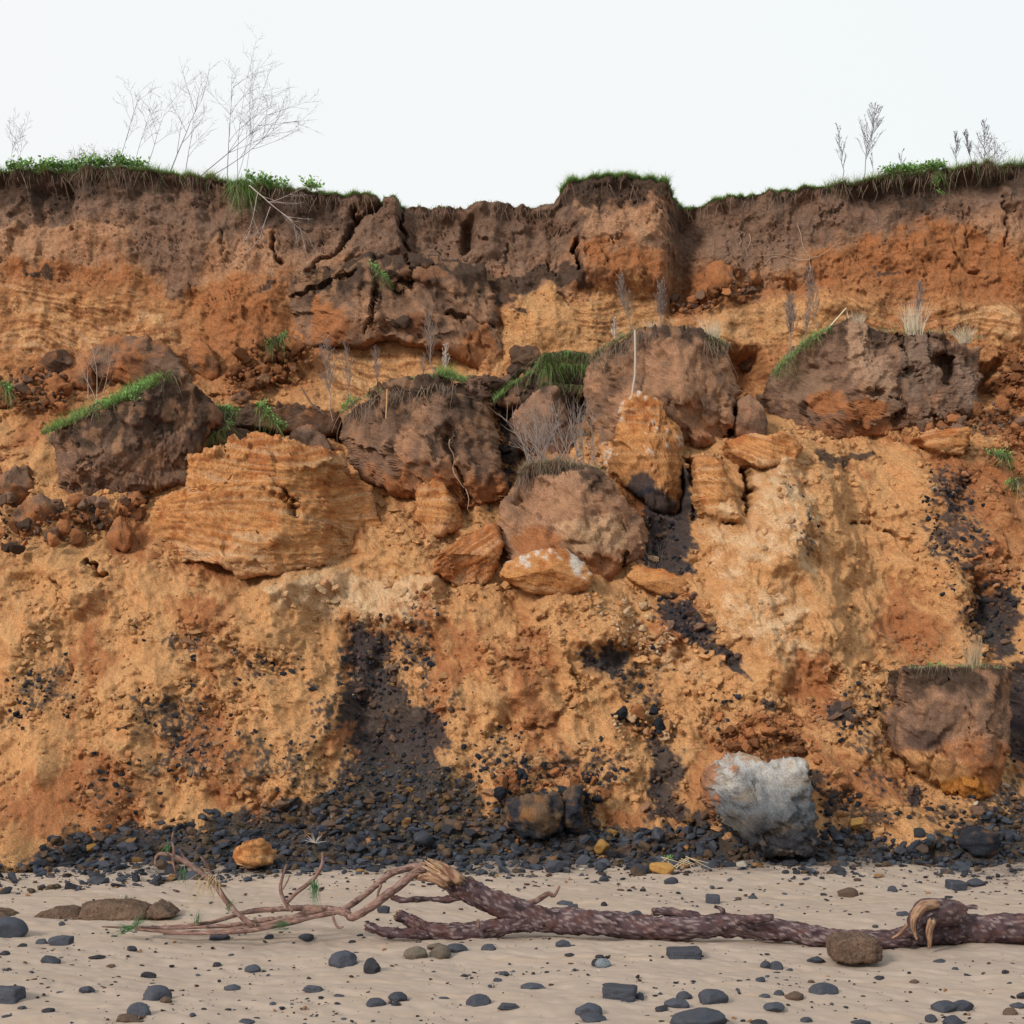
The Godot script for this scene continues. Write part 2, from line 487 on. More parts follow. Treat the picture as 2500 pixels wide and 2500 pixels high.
	fill("strata", [[1820, 1060], [1960, 1060], [2040, 1200], [1900, 1200], [1830, 1180]], 1.0, 0.1)
	# rusty, darker loose sand
	fill("rust", [[0, 880], [460, 880], [700, 860], [760, 960], [500, 1000], [400, 1080], [160, 1100], [0, 1100]], 0.55, 0.2)
	fill("rust", [[230, 1560], [290, 1580], [240, 1700], [150, 1830], [120, 1820], [180, 1680]], 0.7, 0.12)
	fill("rust", [[0, 1900], [120, 1880], [250, 1790], [330, 1850], [380, 1900], [300, 2000], [120, 2060], [0, 2070]], 0.9, 0.2)
	fill("rust", [[490, 1890], [580, 1900], [610, 1960], [540, 1990], [490, 1960]], 0.9, 0.12)
	fill("rust", [[1090, 1860], [1170, 1870], [1190, 1960], [1130, 1900]], 0.7, 0.1)
	fill("rust", [[1660, 1850], [1760, 1830], [1740, 1920], [1720, 2000], [1660, 2010]], 0.6, 0.2)
	fill("rust", [[1470, 1940], [1590, 1960], [1580, 2080], [1490, 2040]], 0.9, 0.12)
	fill("rust", [[1760, 1740], [1900, 1740], [2200, 1880], [2250, 1960], [2100, 2000], [1990, 1990], [1980, 1880], [1900, 1800]], 0.75, 0.2)
	fill("rust", [[2080, 1440], [2200, 1480], [2380, 1500], [2330, 1600], [2200, 1620], [2120, 1560]], 0.7, 0.2)
	fill("rust", [[2240, 1080], [2500, 1110], [2500, 1440], [2400, 1480], [2330, 1400], [2250, 1250]], 0.7, 0.2)
	fill("rust", [[2420, 900], [2520, 880], [2520, 1120], [2400, 1100]], 0.8, 0.12)
	fill("pale", [[1830, 1130], [1900, 1110], [1990, 1240], [1980, 1420], [1850, 1400], [1720, 1450], [1690, 1300], [1690, 1130], [1740, 1120], [1800, 1270]], 0.6, 0.2)
	fill("pale", [[620, 1420], [800, 1380], [1080, 1400], [1070, 1500], [930, 1540], [700, 1500]], 0.7, 0.15)
	fill("pale", [[1700, 1420], [1950, 1440], [2000, 1600], [1900, 1640], [1760, 1560]], 0.6, 0.2)
	fill("pale", [[1560, 1500], [1620, 1560], [1700, 1620], [1720, 1660], [1640, 1640], [1560, 1580]], 0.7, 0.12)
	fill("chalk", [[1490, 1480], [1560, 1500], [1600, 1560], [1640, 1600], [1600, 1620], [1540, 1560]], 0.5, 0.15)
	fill("chalk", [[1580, 1700], [1620, 1690], [1610, 1760], [1580, 1740]], 0.45, 0.12)
	fill("chalk", [[350, 1450], [385, 1440], [385, 1480], [350, 1480]], 0.45, 0.08)
	fill("chalk", [[20, 1440], [60, 1420], [60, 1500], [20, 1500]], 0.35, 0.08)
	fill("chalk", [[1455, 1090], [1490, 1090], [1490, 1140], [1460, 1140]], 0.7, 0.08)
	fill("chalk", [[1860, 1430], [1920, 1440], [1930, 1490], [1870, 1490]], 0.35, 0.12)
	# black clay: the chute, the patches in the talus, the foot; block-gap shade shares its colour
	fill("clay", [[846, 1535], [893, 1518], [944, 1560], [954, 1610], [986, 1690], [1075, 1745], [1085, 1850], [1135, 1925], [1190, 1990], [1160, 2060], [900, 2070], [780, 2000], [800, 1910], [860, 1860], [846, 1750]], 1.0, 0.22)
	fill("clay", [[1610, 1458], [1690, 1470], [1725, 1530], [1745, 1570], [1790, 1600], [1825, 1645], [1780, 1640], [1730, 1590], [1660, 1560], [1600, 1500]], 1.0, 0.08)
	fill("clay", [[1570, 1180], [1640, 1190], [1690, 1260], [1680, 1400], [1610, 1440], [1570, 1370]], 1.0, 0.1)  # clay together with the shadow of the gap, painted as one black
	fill("clay", [[1640, 1130], [1690, 1130], [1700, 1260], [1660, 1260]], 1.0, 0.06)  # upper end of that gap, clay and painted shadow alike
	fill("clay", [[1410, 1600], [1500, 1575], [1545, 1590], [1520, 1650], [1440, 1640]], 0.9, 0.1)
	fill("clay", [[1590, 1790], [1640, 1780], [1660, 1860], [1660, 2010], [1590, 2020], [1570, 1900]], 0.85, 0.12)
	fill("clay", [[2390, 1435], [2480, 1450], [2475, 1560], [2430, 1620], [2395, 1530]], 1.0, 0.1)
	fill("clay", [[2455, 1620], [2560, 1620], [2560, 1900], [2470, 1860], [2475, 1740]], 1.0, 0.1)
	fill("clay", [[1960, 1890], [2030, 1900], [2020, 1940], [1970, 1930]], 0.9, 0.08)
	fill("clay", [[2200, 1920], [2250, 1930], [2245, 1990], [2205, 1980]], 0.9, 0.08)
	fill("clay", [[2030, 1710], [2065, 1710], [2085, 1780], [2040, 1770]], 0.9, 0.07)
	fill("clay", [[1850, 1700], [1895, 1700], [1890, 1730], [1860, 1730]], 0.9, 0.06)
	fill("clay", [[1200, 960], [1240, 960], [1280, 1060], [1260, 1160], [1230, 1220], [1190, 1240], [1210, 1130]], 0.7, 0.12)  # shadow of the gap between two blocks, painted in the clay colour
	fill("mottled", [[340, 1530], [560, 1540], [540, 1600], [390, 1610]], 0.9, 0.15)
	fill("mottled", [[300, 1690], [480, 1670], [560, 1800], [520, 1920], [380, 1890], [300, 1760]], 0.95, 0.2)
	fill("mottled", [[60, 1600], [190, 1580], [200, 1720], [60, 1790], [0, 1780], [0, 1680]], 0.85, 0.2)
	fill("mottled", [[740, 1660], [850, 1660], [850, 1840], [760, 1810]], 0.95, 0.15)
	fill("mottled", [[930, 1500], [1070, 1480], [1090, 1700], [1060, 1750], [960, 1650]], 0.85, 0.15)
	fill("mottled", [[1090, 1560], [1160, 1700], [1160, 1830], [1090, 1820], [1070, 1700]], 0.7, 0.15)
	fill("mottled", [[1430, 1590], [1640, 1590], [1650, 1800], [1480, 1720]], 0.85, 0.2)
	fill("mottled", [[1200, 1800], [1500, 1820], [1600, 1900], [1480, 1960], [1300, 1920], [1200, 1900]], 0.85, 0.2)
	fill("mottled", [[1890, 1190], [1950, 1220], [2000, 1340], [1960, 1400], [1900, 1280]], 0.75, 0.12)
	fill("mottled", [[2250, 1130], [2380, 1150], [2420, 1300], [2380, 1440], [2280, 1400], [2240, 1280]], 0.95, 0.15)
	fill("mottled", [[2300, 1420], [2500, 1400], [2500, 1650], [2400, 1640], [2320, 1500]], 0.85, 0.2)
	fill("mottled", [[1990, 1680], [2200, 1640], [2210, 1850], [2110, 1900], [2000, 1800]], 0.75, 0.2)
	fill("mottled", [[1980, 1880], [2200, 1960], [2180, 2050], [1990, 2060]], 0.95, 0.15)
	fill("mottled", [[2250, 1960], [2520, 1850], [2520, 2080], [2280, 2080]], 1.0, 0.15)
	fill("mottled", [[200, 1840], [460, 1900], [480, 2000], [200, 2010], [120, 1960]], 0.7, 0.25)
	fill("mottled", [[560, 1760], [780, 1780], [800, 1940], [600, 1960], [480, 1900]], 0.85, 0.25)
	fill("mottled", [[520, 1560], [640, 1560], [760, 1620], [700, 1700], [560, 1660]], 0.75, 0.2)
	fill("mottled", [[1100, 1860], [1220, 1760], [1300, 1800], [1260, 1900], [1160, 1950]], 0.8, 0.2)
	fill("mottled", [[1660, 1700], [1780, 1680], [1840, 1760], [1700, 1820]], 0.7, 0.2)
	fill("mottled", [[2060, 1840], [2200, 1860], [2260, 1960], [2120, 1980]], 0.8, 0.2)
	fill("foot", [[-200, 2110], [90, 2105], [120, 2050], [220, 2040], [330, 2022], [440, 2010], [620, 1985], [760, 1950], [810, 1915], [900, 1860], [1080, 1870], [1190, 1990], [1230, 1960], [1420, 1940], [1470, 2020], [1600, 2040], [1720, 2000], [1780, 2030], [1990, 2040], [2180, 2050], [2320, 2050], [2420, 1970], [2520, 1950], [2700, 1980], [2700, 2250], [-200, 2250]], 1.0, 0.12)

func strata_v(x: float, y: float, z: float) -> float:
	var s := y + 0.05 * x + 0.22 * nb.get_noise_2d(x * 0.5, y * 0.9) + 0.03 * nb.get_noise_2d(x * 3.0, y * 4.0)
	return nb.get_noise_2d(s * 9.0, x * 0.5) * 0.4 + nb.get_noise_2d(s * 24.0 + 40.0, x * 0.9 + z) * 0.45 + 0.3 * na.get_noise_2d(x * 6.0, y * 9.0)

func build_cliff() -> void:
	# columns: dense where the picture looks, coarse beyond
	var x := -16.0
	while x < 16.0:
		cols_x.append(x)
		var ax := absf(x)
		x += STEP if ax < 6.9 else (0.05 if ax < 7.6 else 0.3)
	var nxn := cols_x.size()
	cliff_nv = int(9.1 / STEP)
	var nvv := cliff_nv
	var back := [0.05, 0.15, 0.4, 1.0, 3.0, 8.0, 20.0, 60.0]
	var total := nvv + back.size()
	cliff_v.resize(nxn * total)
	cliff_c.resize(nxn * total)
	var L := {}
	for k in ["z", "loam", "humus", "tan", "rust", "sand", "strata", "pale", "chalk", "clay", "mottled", "foot"]:
		L[k] = layer(k)
	var Lz: PackedFloat32Array = L.z
	var Lloam: PackedFloat32Array = L.loam
	var Lhumus: PackedFloat32Array = L.humus
	var Ltan: PackedFloat32Array = L.tan
	var Lrust: PackedFloat32Array = L.rust
	var Lsand: PackedFloat32Array = L.sand
	var Lstrata: PackedFloat32Array = L.strata
	var Lpale: PackedFloat32Array = L.pale
	var Lchalk: PackedFloat32Array = L.chalk
	var Lclay: PackedFloat32Array = L.clay
	var Lmott: PackedFloat32Array = L.mottled
	var Lfoot: PackedFloat32Array = L.foot
	# coarse base depth
	var bs := 0.1
	var bw := 340
	var bh := 112
	var bd := PackedFloat32Array()
	bd.resize(bw * bh)
	for j in bh:
		for i in bw:
			bd[j * bw + i] = base_d(-16.9 + i * bs, -1.2 + j * bs)
	for i in nxn:
		x = cols_x[i]
		var yt := ytop(x) + 0.02 * nb.get_noise_1d(x * 6.0) + 0.015 * nb.get_noise_1d(x * 17.0)
		for j in nvv:
			var y := lerpf(Y_LOW, yt, float(j) / (nvv - 1))
			var fx := (x + 16.9) / bs
			var fy := (y + 1.2) / bs
			var bi := int(fx)
			var bj := int(fy)
			fx -= bi
			fy -= bj
			var id := bj * bw + bi
			var d := lerpf(lerpf(bd[id], bd[id + 1], fx), lerpf(bd[id + bw], bd[id + bw + 1], fx), fy)
			var t := yt - y
			var wall := sm(4.7, 5.5, y)
			var w1 := nb.get_noise_2d(x * 3.1, y * 3.1)
			var w2 := nb.get_noise_2d(x * 3.1 + 50.0, y * 3.1)
			var h1 := nb.get_noise_2d(x * 13.0, y * 13.0)
			var h2 := nb.get_noise_2d(x * 13.0 + 31.0, y * 13.0 + 7.0)
			var lx := x + w1 * 0.09 + h1 * 0.03
			var ly := y + w2 * 0.09 + h2 * 0.03
			var out := look(Lz, x + h1 * 0.012, y + h2 * 0.012)
			var st := look(Lstrata, lx, ly)
			var clay := look(Lclay, lx, ly)
			var mott := look(Lmott, lx, ly)
			var foot := look(Lfoot, lx, ly)
			var snd := look(Lsand, lx, ly)
			var f1 := na.get_noise_2d(x * 1.1, y * 1.1)
			var f2 := na.get_noise_2d(x * 5.0 + 20.0, y * 5.0)
			var f3 := na.get_noise_2d(x * 19.0, y * 19.0 + 60.0)
			# --- relief
			var rub := (1.0 - wall) * (1.0 - 0.6 * snd) * sm(-0.25, 0.35, nb.get_noise_2d(x * 1.3 + 11.0, y * 1.3) + 0.8 * maxf(mott, clay) + 0.15)
			out += f1 * lerpf(0.24, 0.13, wall)
			out += f2 * lerpf(0.014 + 0.026 * rub, 0.024, wall) + f3 * lerpf(0.007 + 0.019 * rub, 0.011, wall)
			if wall < 0.99:
				out += (1.0 - wall) * (0.03 * na.get_noise_2d(x * 3.6 + 0.9 * y + 0.2 * w1, y * 0.8) + 0.010 * na.get_noise_2d(x * 11.0 + 2.0 * y, y * 2.2))
			var cx := x + 0.10 * w1 + 0.03 * h2
			var cy := y + 0.10 * w2 + 0.03 * h1
			var calm := 1.0 - 0.7 * snd
			out += lerpf(0.055, 0.05, wall) * facet(cx * lerpf(2.3, 3.2, wall) + 0.35 * cy, cy * lerpf(2.9, 1.8, wall), 1) * calm * (1.0 - 0.8 * st)
			out += 0.024 * facet(cx * 7.5 + 0.5 * cy, cy * 8.5, 2) * calm * lerpf(0.25 + 0.9 * rub, 1.0, wall)
			if wall < 0.99:
				out += (1.0 - wall) * (0.10 * nr.get_noise_2d(x * 0.9 + 0.4 * y, y * 0.3) + snd * 0.07 * nr.get_noise_2d(x * 2.2 + 0.3 * w1, y * 0.45 + 7.0))
			if wall > 0.01:
				out += wall * (0.022 * nb.get_noise_2d(x * 4.5, y * 0.9) + 0.04 * nr.get_noise_2d(x * 1.6, y * 0.8))
				var fis := absf(nb.get_noise_2d(x * 3.4 + 0.3 * h1, y * 0.55 + 17.0))
				out -= wall * 0.05 * sm(0.045, 0.0, fis) * sm(-0.1, 0.3, nb.get_noise_2d(x * 1.2, y * 2.0 + 5.0)) * (1.0 - st)
				var fih := absf(nb.get_noise_2d(x * 0.8 + 40.0, y * 4.0 + 0.3 * h2))
				out -= wall * 0.04 * sm(0.04, 0.0, fih) * sm(0.0, 0.4, nb.get_noise_2d(x * 1.5 + 9.0, y * 2.0))
				out += wall * sm(0.16, 0.0, t) * (0.05 + 0.08 * nb.get_noise_1d(x * 5.0)) # turf lip leans out
				out -= wall * sm(0.5, 0.2, t) * sm(0.06, 0.2, t) * (0.04 + 0.07 * nb.get_noise_1d(x * 2.3 + 8.0))
			if rub > 0.01:
				var c1 := nc.get_noise_2d(x * 5.5 + w1 * 0.5, y * 6.5)
				var c2 := nc.get_noise_2d(x * 14.0 + h1 * 0.4, y * 16.0)
				out += rub * (-0.020 * c1 - 0.02 - 0.018 * c2)
				# slide marks running down the slope
				out += (1.0 - rub) * 0.03 * nr.get_noise_2d(x * 4.0 + y * 1.2, y * 0.8)
			var sv := 0.0
			if st > 0.01:
				sv = strata_v(x, y, 0.0)
				out += st * (0.010 * sv + 0.012 * sm(0.1, 0.3, sv))
			if absf(x) > 7.0:
				out *= 0.7
			cliff_v[i * total + j] = Vector3(x, y, -(d - out))
			# --- stuff it is made of
			var tt := t + 0.12 * f2 + 0.07 * w1
			var col: Color
			var zone := 0.24 + 0.14 * nb.get_noise_1d(x * 0.7)
			if tt < zone:
				col = HUMUS
			elif tt < zone + 0.35:
				col = HUMUS.lerp(LOAM, sm(zone, zone + 0.3, tt))
			else:
				col = LOAM.lerp(TAN, sm(zone + 0.3, zone + 0.7, tt + 0.2 * f1) * 0.7).lerp(OCHRE.lerp(SAND, 0.3), sm(zone + 0.7, zone + 1.3, tt + 0.2 * f1))
			var k1 := 0.5 + 0.5 * nb.get_noise_2d(x * 0.9 + 5.0, y * 0.7)
			var tal := OCHRE.lerp(SAND, sm(0.25, 0.6, k1 + 0.3 * f2 + 0.15))
			col = col.lerp(tal, 1.0 - sm(4.9, 5.7, y + 0.3 * f1))
			col = col.lerp(TAN, sm(0.35, 0.65, look(Ltan, lx, ly) + 0.3 * f2) * 0.9)
			col = col.lerp(RUST.lerp(OCHRE, 0.85), sm(0.3, 0.85, look(Lrust, lx, ly) + 0.35 * f2))
			if snd > 0.0:
				col = col.lerp(SAND, sm(0.35, 0.65, snd + 0.3 * f2))
			if st > 0.0:
				col = col.lerp(RUST, st * sm(0.08, 0.34, sv) * 0.8)
				col = col.lerp(PALE, st * sm(0.12, 0.45, -sv) * 0.35)
				var ln := absf(nb.get_noise_2d((y + 0.05 * x + 0.22 * nb.get_noise_2d(x * 0.5, y * 0.9) + 0.012 * h1) * 17.0, x * 0.8 + 30.0))
				col = col.lerp(RUST * 0.8, st * sm(0.09, 0.02, ln) * sm(-0.3, 0.3, w1 + f2) * 0.8)

			col = col.lerp(PALE, sm(0.35, 0.75, look(Lpale, lx, ly) + 0.4 * f2) * 0.8)
			col = col.lerp(LOAM, sm(0.35, 0.6, look(Lloam, lx, ly) + 0.25 * f2 + 0.1 * h1) * 0.85)
			col = col.lerp(HUMUS, sm(0.4, 0.55, look(Lhumus, lx, ly) + 0.3 * f2 + 0.1 * h1) * 0.95)
			col = col.lerp(CHALK, sm(0.5, 0.7, look(Lchalk, lx, ly) + 0.5 * f3 + 0.2 * h1) * 0.8)
			col = col.lerp(CLAY.lerp(S(108, 92, 74), sm(-0.1, 0.4, f1 + 0.5 * f2) * 0.22 * sm(1.9, 1.2, y)), sm(0.34, 0.58, clay + 0.32 * f2 + 0.26 * f3 + 0.12 * h1) * 0.92)
			col = col.lerp(CLAY.lerp(S(112, 94, 74), 0.25), sm(0.40, 0.60, mott * (0.56 + 0.40 * f2 + 0.46 * f3 + 0.22 * h1 + 0.1 * w1)) * 0.9)
			col = col.lerp(CLAY.lerp(S(104, 90, 74), 0.1 + 0.5 * k1), sm(0.42, 0.58, foot + 0.3 * f2 + 0.1 * h1) * 0.95)
			# mineral variation of the loose ground
			var vv := 1.12 + 0.24 * f3 + 0.14 * f2 + 0.10 * h2
			col = Color(col.r * vv, col.g * vv * (1.0 + 0.05 * w2), col.b * vv * (1.0 + 0.08 * w2))
			cliff_c[i * total + j] = col
		var lip := cliff_v[i * total + nvv - 1]
		for k in back.size():
			cliff_v[i * total + nvv + k] = Vector3(x, lip.y + 0.015 * float(k) + 0.03 * nb.get_noise_2d(x * 2.0, k), lip.z - back[k])
			cliff_c[i * total + nvv + k] = S(62, 74, 40)
	var ix := PackedInt32Array()
	ix.resize((nxn - 1) * (total - 1) * 6)
	var q := 0
	for i in nxn - 1:
		for j in total - 1:
			var a := i * total + j
			ix[q] = a; ix[q + 1] = a + 1; ix[q + 2] = a + total
			ix[q + 3] = a + total; ix[q + 4] = a + 1; ix[q + 5] = a + total + 1
			q += 6
	cliff_n = grid_normals(cliff_v, ix)
	if cliff_n[(nxn / 2) * total + nvv / 2].z < 0.0:
		for i in cliff_n.size():
			cliff_n[i] = -cliff_n[i]
	cliff_total = total
	var o := part(self, "cliff", arrays_mesh(cliff_v, cliff_n, cliff_c, ix), mats.earth)
	tag(o, "crumbling ochre and brown earth cliff rising behind the beach", "", "", "structure")

var cliff_total := 0

var fj := PackedVector2Array()
var fg := PackedVector3Array()
func facet(x: float, y: float, sd: int) -> float:      # broken planes: each cell tilts its own way
	if fj.is_empty():
		var r := RandomNumberGenerator.new()
		r.seed = 4242
		for i in 1024:
			fj.append(Vector2(r.randf(), r.randf()))
			fg.append(Vector3(r.randf_range(-1, 1), r.randf_range(-1, 1), r.randf_range(-0.5, 0.5)))
	var xi := floori(x)
	var yi := floori(y)
	var best := 1e9
	var bi := 0
	var bx := 0.0
	var by := 0.0
	for i in range(xi - 1, xi + 2):
		for j in range(yi - 1, yi + 2):
			var h := i * 73856093 ^ j * 19349663 ^ sd * 83492791
			h = (h ^ (h >> 9)) & 1023
			var p := fj[h]
			var dx := x - i - p.x
			var dy := y - j - p.y
			var q := dx * dx + dy * dy
			if q < best:
				best = q
				bi = h
				bx = dx
				by = dy
	var g := fg[bi]
	return g.x * bx + g.y * by + g.z * 0.6

func surf(x: float, y: float) -> Array:      # point and normal of the built face
	var i := cols_x.bsearch(x)
	i = clampi(i, 0, cols_x.size() - 1)
	var yt := cliff_v[i * cliff_total + cliff_nv - 1].y
	var j := clampi(int(round((y - Y_LOW) / (yt - Y_LOW) * (cliff_nv - 1))), 0, cliff_nv - 1)
	var id := i * cliff_total + j
	return [cliff_v[id], cliff_n[id], cliff_c[id]]

# ------------------------------------------------------------------ beach
func ground(x: float, z: float) -> float:
	var d := -z
	return 0.035 * nb.get_noise_2d(x * 0.5, z * 0.6) + 0.012 * nb.get_noise_2d(x * 1.7, z * 2.2) + 0.06 * sm(13.0, 15.5, d) + 0.35 * sm(15.0, 16.5, d) - 0.02

func build_beach() -> void:
	var xs := PackedFloat32Array()
	var zs := PackedFloat32Array()
	var x := -60.0
	while x <= 60.0:
		xs.append(x)
		x += 0.03 if absf(x) < 4.6 else (0.15 if absf(x) < 9.0 else 3.0)
	var d := -60.0
	while d <= 16.8:
		zs.append(-d)
		d += 0.03 if d > 7.2 else (0.4 if d > 0.0 else 4.0)
	var nz := zs.size()
	var v := PackedVector3Array()
	var c := PackedColorArray()
	v.resize(xs.size() * nz)
	c.resize(v.size())
	for i in xs.size():
		for j in nz:
			x = xs[i]
			var z := zs[j]
			var y := ground(x, z) + 0.007 * na.get_noise_2d(x * 6.0, z * 9.0) + 0.008 * nr.get_noise_2d(x * 1.6, z * 4.0)
			y -= 0.010 * sm(0.35, 0.6, nb.get_noise_2d(x * 5.0, z * 6.0 + 90.0))
			v[i * nz + j] = Vector3(x, y, z)
			var k := na.get_noise_2d(x * 0.8, z * 1.6)
			var k2 := na.get_noise_2d(x * 7.0, z * 12.0)
			var m := 1.0 + 0.07 * k + 0.09 * k2
			var cc := BEACH * m
			cc = cc.lerp(S(182, 158, 136), 0.35 * sm(0.1, 0.5, na.get_noise_2d(x * 0.6 + 9.0, z * 3.0)))
			var dd := -z
			cc = cc.lerp(S(110, 100, 94), sm(14.3, 15.0, dd + 0.8 * k + 0.5 * k2) * 0.75)
			c[i * nz + j] = cc
	var ix := PackedInt32Array()
	for i in xs.size() - 1:
		for j in nz - 1:
			var a := i * nz + j
			ix.append_array(PackedInt32Array([a, a + nz, a + 1, a + 1, a + nz, a + nz + 1]))
	var n := grid_normals(v, ix)
	for i in n.size():
		if n[i].y < 0.0:
			n[i] = -n[i]
	var o := part(self, "beach", arrays_mesh(v, n, c, ix), mats.sand)
	tag(o, "pale beige sand beach in front of the cliff", "", "", "structure")

# ------------------------------------------------------------------ fallen blocks: a traced front outline given real depth
# opt: d, thick, planes [[gx, gy, h], ...], rough, kind, seed, center
func block(called: String, label: String, category: String, outline: Array, opt: Dictionary, group := "") -> Node3D:
	var pts := PackedVector2Array()
	for p in outline:
		pts.append(Vector2(p[0], p[1]))
	var cen := Vector2.ZERO
	for p in pts:
		cen += p
	cen /= pts.size()
	if opt.has("center"):
		cen = Vector2(opt.center[0], opt.center[1])
	var low := -1e9
	var lowp := cen
	for p in pts:
		if p.y > low:
			low = p.y; lowp = p
	var d: float = opt.get("d", 0.0)
	if d == 0.0:
		var foot := C(cen.x, low - 4.0)
		var lead: float = opt.planes[0][2] if opt.has("planes") else 0.0
		if lead == 0.0:
			var ext := 0.0
			for p in pts:
				ext = maxf(ext, p.distance_to(cen))
			lead = ext * 18.5 / F * 0.45
		d = -(surf(foot.x, foot.y)[0] as Vector3).z - 0.4 * opt.get("fwd", 0.0) + 0.85 * lead
	var c3 := W(cen.x, cen.y, d)
	var node := top(called, Vector3(c3.x, W(cen.x, low, d).y, c3.z))
	var out := PackedVector2Array()     # local outline
	var per := 0.0
	var wp := PackedVector2Array()
	for p in pts:
		var w := W(p.x, p.y, d)
		wp.append(Vector2(w.x - c3.x, w.y - c3.y))
	for k in wp.size():
		per += wp[k].distance_to(wp[(k + 1) % wp.size()])
	var cell: float = opt.get("cell", 0.017)
	if Geometry2D.is_polygon_clockwise(wp) == Geometry2D.is_polygon_clockwise(PackedVector2Array([Vector2(0, 0), Vector2(0, 1), Vector2(1, 1), Vector2(1, 0)])):
		wp.reverse()      # run counter-clockwise with y up
	# four corners of the outline, then a Coons patch between the four sides
	var cor := [0, 0, 0, 0]
	var dirs := [Vector2(-1, -1), Vector2(1, -1), Vector2(1, 1), Vector2(-1, 1)]
	var ext2 := Vector2(0.01, 0.01)
	for p in wp:
		ext2 = ext2.max(p.abs())
	for q in 4:
		var bestq := -1e9
		for m in wp.size():
			var sc: float = (wp[m] / ext2).dot(dirs[q])
			if sc > bestq:
				bestq = sc
				cor[q] = m
	for q in range(1, 4):      # keep them apart and in order
		var gap: int = (cor[q] - cor[0] + wp.size()) % wp.size()
		var before: int = (cor[q - 1] - cor[0] + wp.size()) % wp.size()
		if gap <= before:
			cor[q] = (cor[q - 1] + 1) % wp.size()
	var side_pts := []
	var side_len := []
	for q in 4:
		var pl := PackedVector2Array()
		var m: int = cor[q]
		pl.append(wp[m])
		while m != cor[(q + 1) % 4]:
			m = (m + 1) % wp.size()
			pl.append(wp[m])
		var ll := 0.0
		for z in pl.size() - 1:
			ll += pl[z].distance_to(pl[z + 1])
		side_pts.append(pl)
		side_len.append(ll)
	var Mx := clampi(int(maxf(side_len[0], side_len[2]) / cell), 6, 150)
	var My := clampi(int(maxf(side_len[1], side_len[3]) / cell), 6, 110)
	var rs := []
	for q in 4:
		var cnt := Mx if q % 2 == 0 else My
		var pl: PackedVector2Array = side_pts[q]
		var rr := PackedVector2Array()
		var m := 0
		var acc := 0.0
		for z in cnt + 1:
			var want: float = side_len[q] * z / cnt
			while m < pl.size() - 2 and want > acc + pl[m].distance_to(pl[m + 1]):
				acc += pl[m].distance_to(pl[m + 1])
				m += 1
			rr.append(pl[m].lerp(pl[m + 1], clampf((want - acc) / maxf(pl[m].distance_to(pl[m + 1]), 1e-6), 0.0, 1.0)))
		rs.append(rr)
	var na_ := 2 * (Mx + My)
	var size := per / 4.0
	var out_raw := wp
	var thick: float = opt.get("thick", size * 0.7)
	var ns := clampi(int(thick / (cell * 2.0)), 5, 26)
	var seed_: int = opt.get("seed", int(cen.x * 7 + cen.y))
	var r2 := RandomNumberGenerator.new()
	r2.seed = seed_
	var planes: Array = opt.get("planes", [])
	if planes.is_empty():
		var hh := size * 0.32
		planes = [[r2.randf_range(-0.2, 0.2), r2.randf_range(-0.25, 0.05), hh]]
		for q in 5:
			var a := TAU * (q + r2.randf_range(-0.3, 0.3)) / 5.0
			var g := r2.randf_range(0.5, 1.1)
			planes.append([cos(a) * g, sin(a) * g, hh * r2.randf_range(1.05, 1.4)])
	elif opt.get("kind", "soil") == "soil":      # broken corners
		planes = planes.duplicate()
		for q in 6:
			var a := TAU * (q + r2.randf_range(-0.35, 0.35)) / 6.0
			var g := r2.randf_range(0.45, 0.95)
			var reach := 0.0
			for p in out_raw:
				reach = maxf(reach, p.x * cos(a) + p.y * sin(a))
			planes.append([-cos(a) * g, -sin(a) * g, planes[0][2] + g * reach * r2.randf_range(0.35, 0.6)])
	var rough: float = opt.get("rough", 0.05) * (0.65 if opt.get("kind", "soil") == "soil" else 1.0)
	var edge_r: float = opt.get("edge", minf(size * 0.09, 0.07))
	# steps and cracks of the front, px -> local
	var steps := []
	for st in opt.get("steps", []):
		var pg := PackedVector2Array()
		for q in st[0]:
			var w := W(q[0], q[1], d)
			pg.append(Vector2(w.x - c3.x, w.y - c3.y))
		steps.append([pg, st[1], st[2]])
	var cracks := []
	for ck in opt.get("cracks", []):
		var pg := PackedVector2Array()
		for q in ck:
			var w := W(q[0], q[1], d)
			pg.append(Vector2(w.x - c3.x, w.y - c3.y))
		cracks.append(pg)
	var v := PackedVector3Array()
	var ix := PackedInt32Array()
	var loop := PackedInt32Array()      # the rim, in outline order
	loop.resize(na_)
	out.resize(na_)
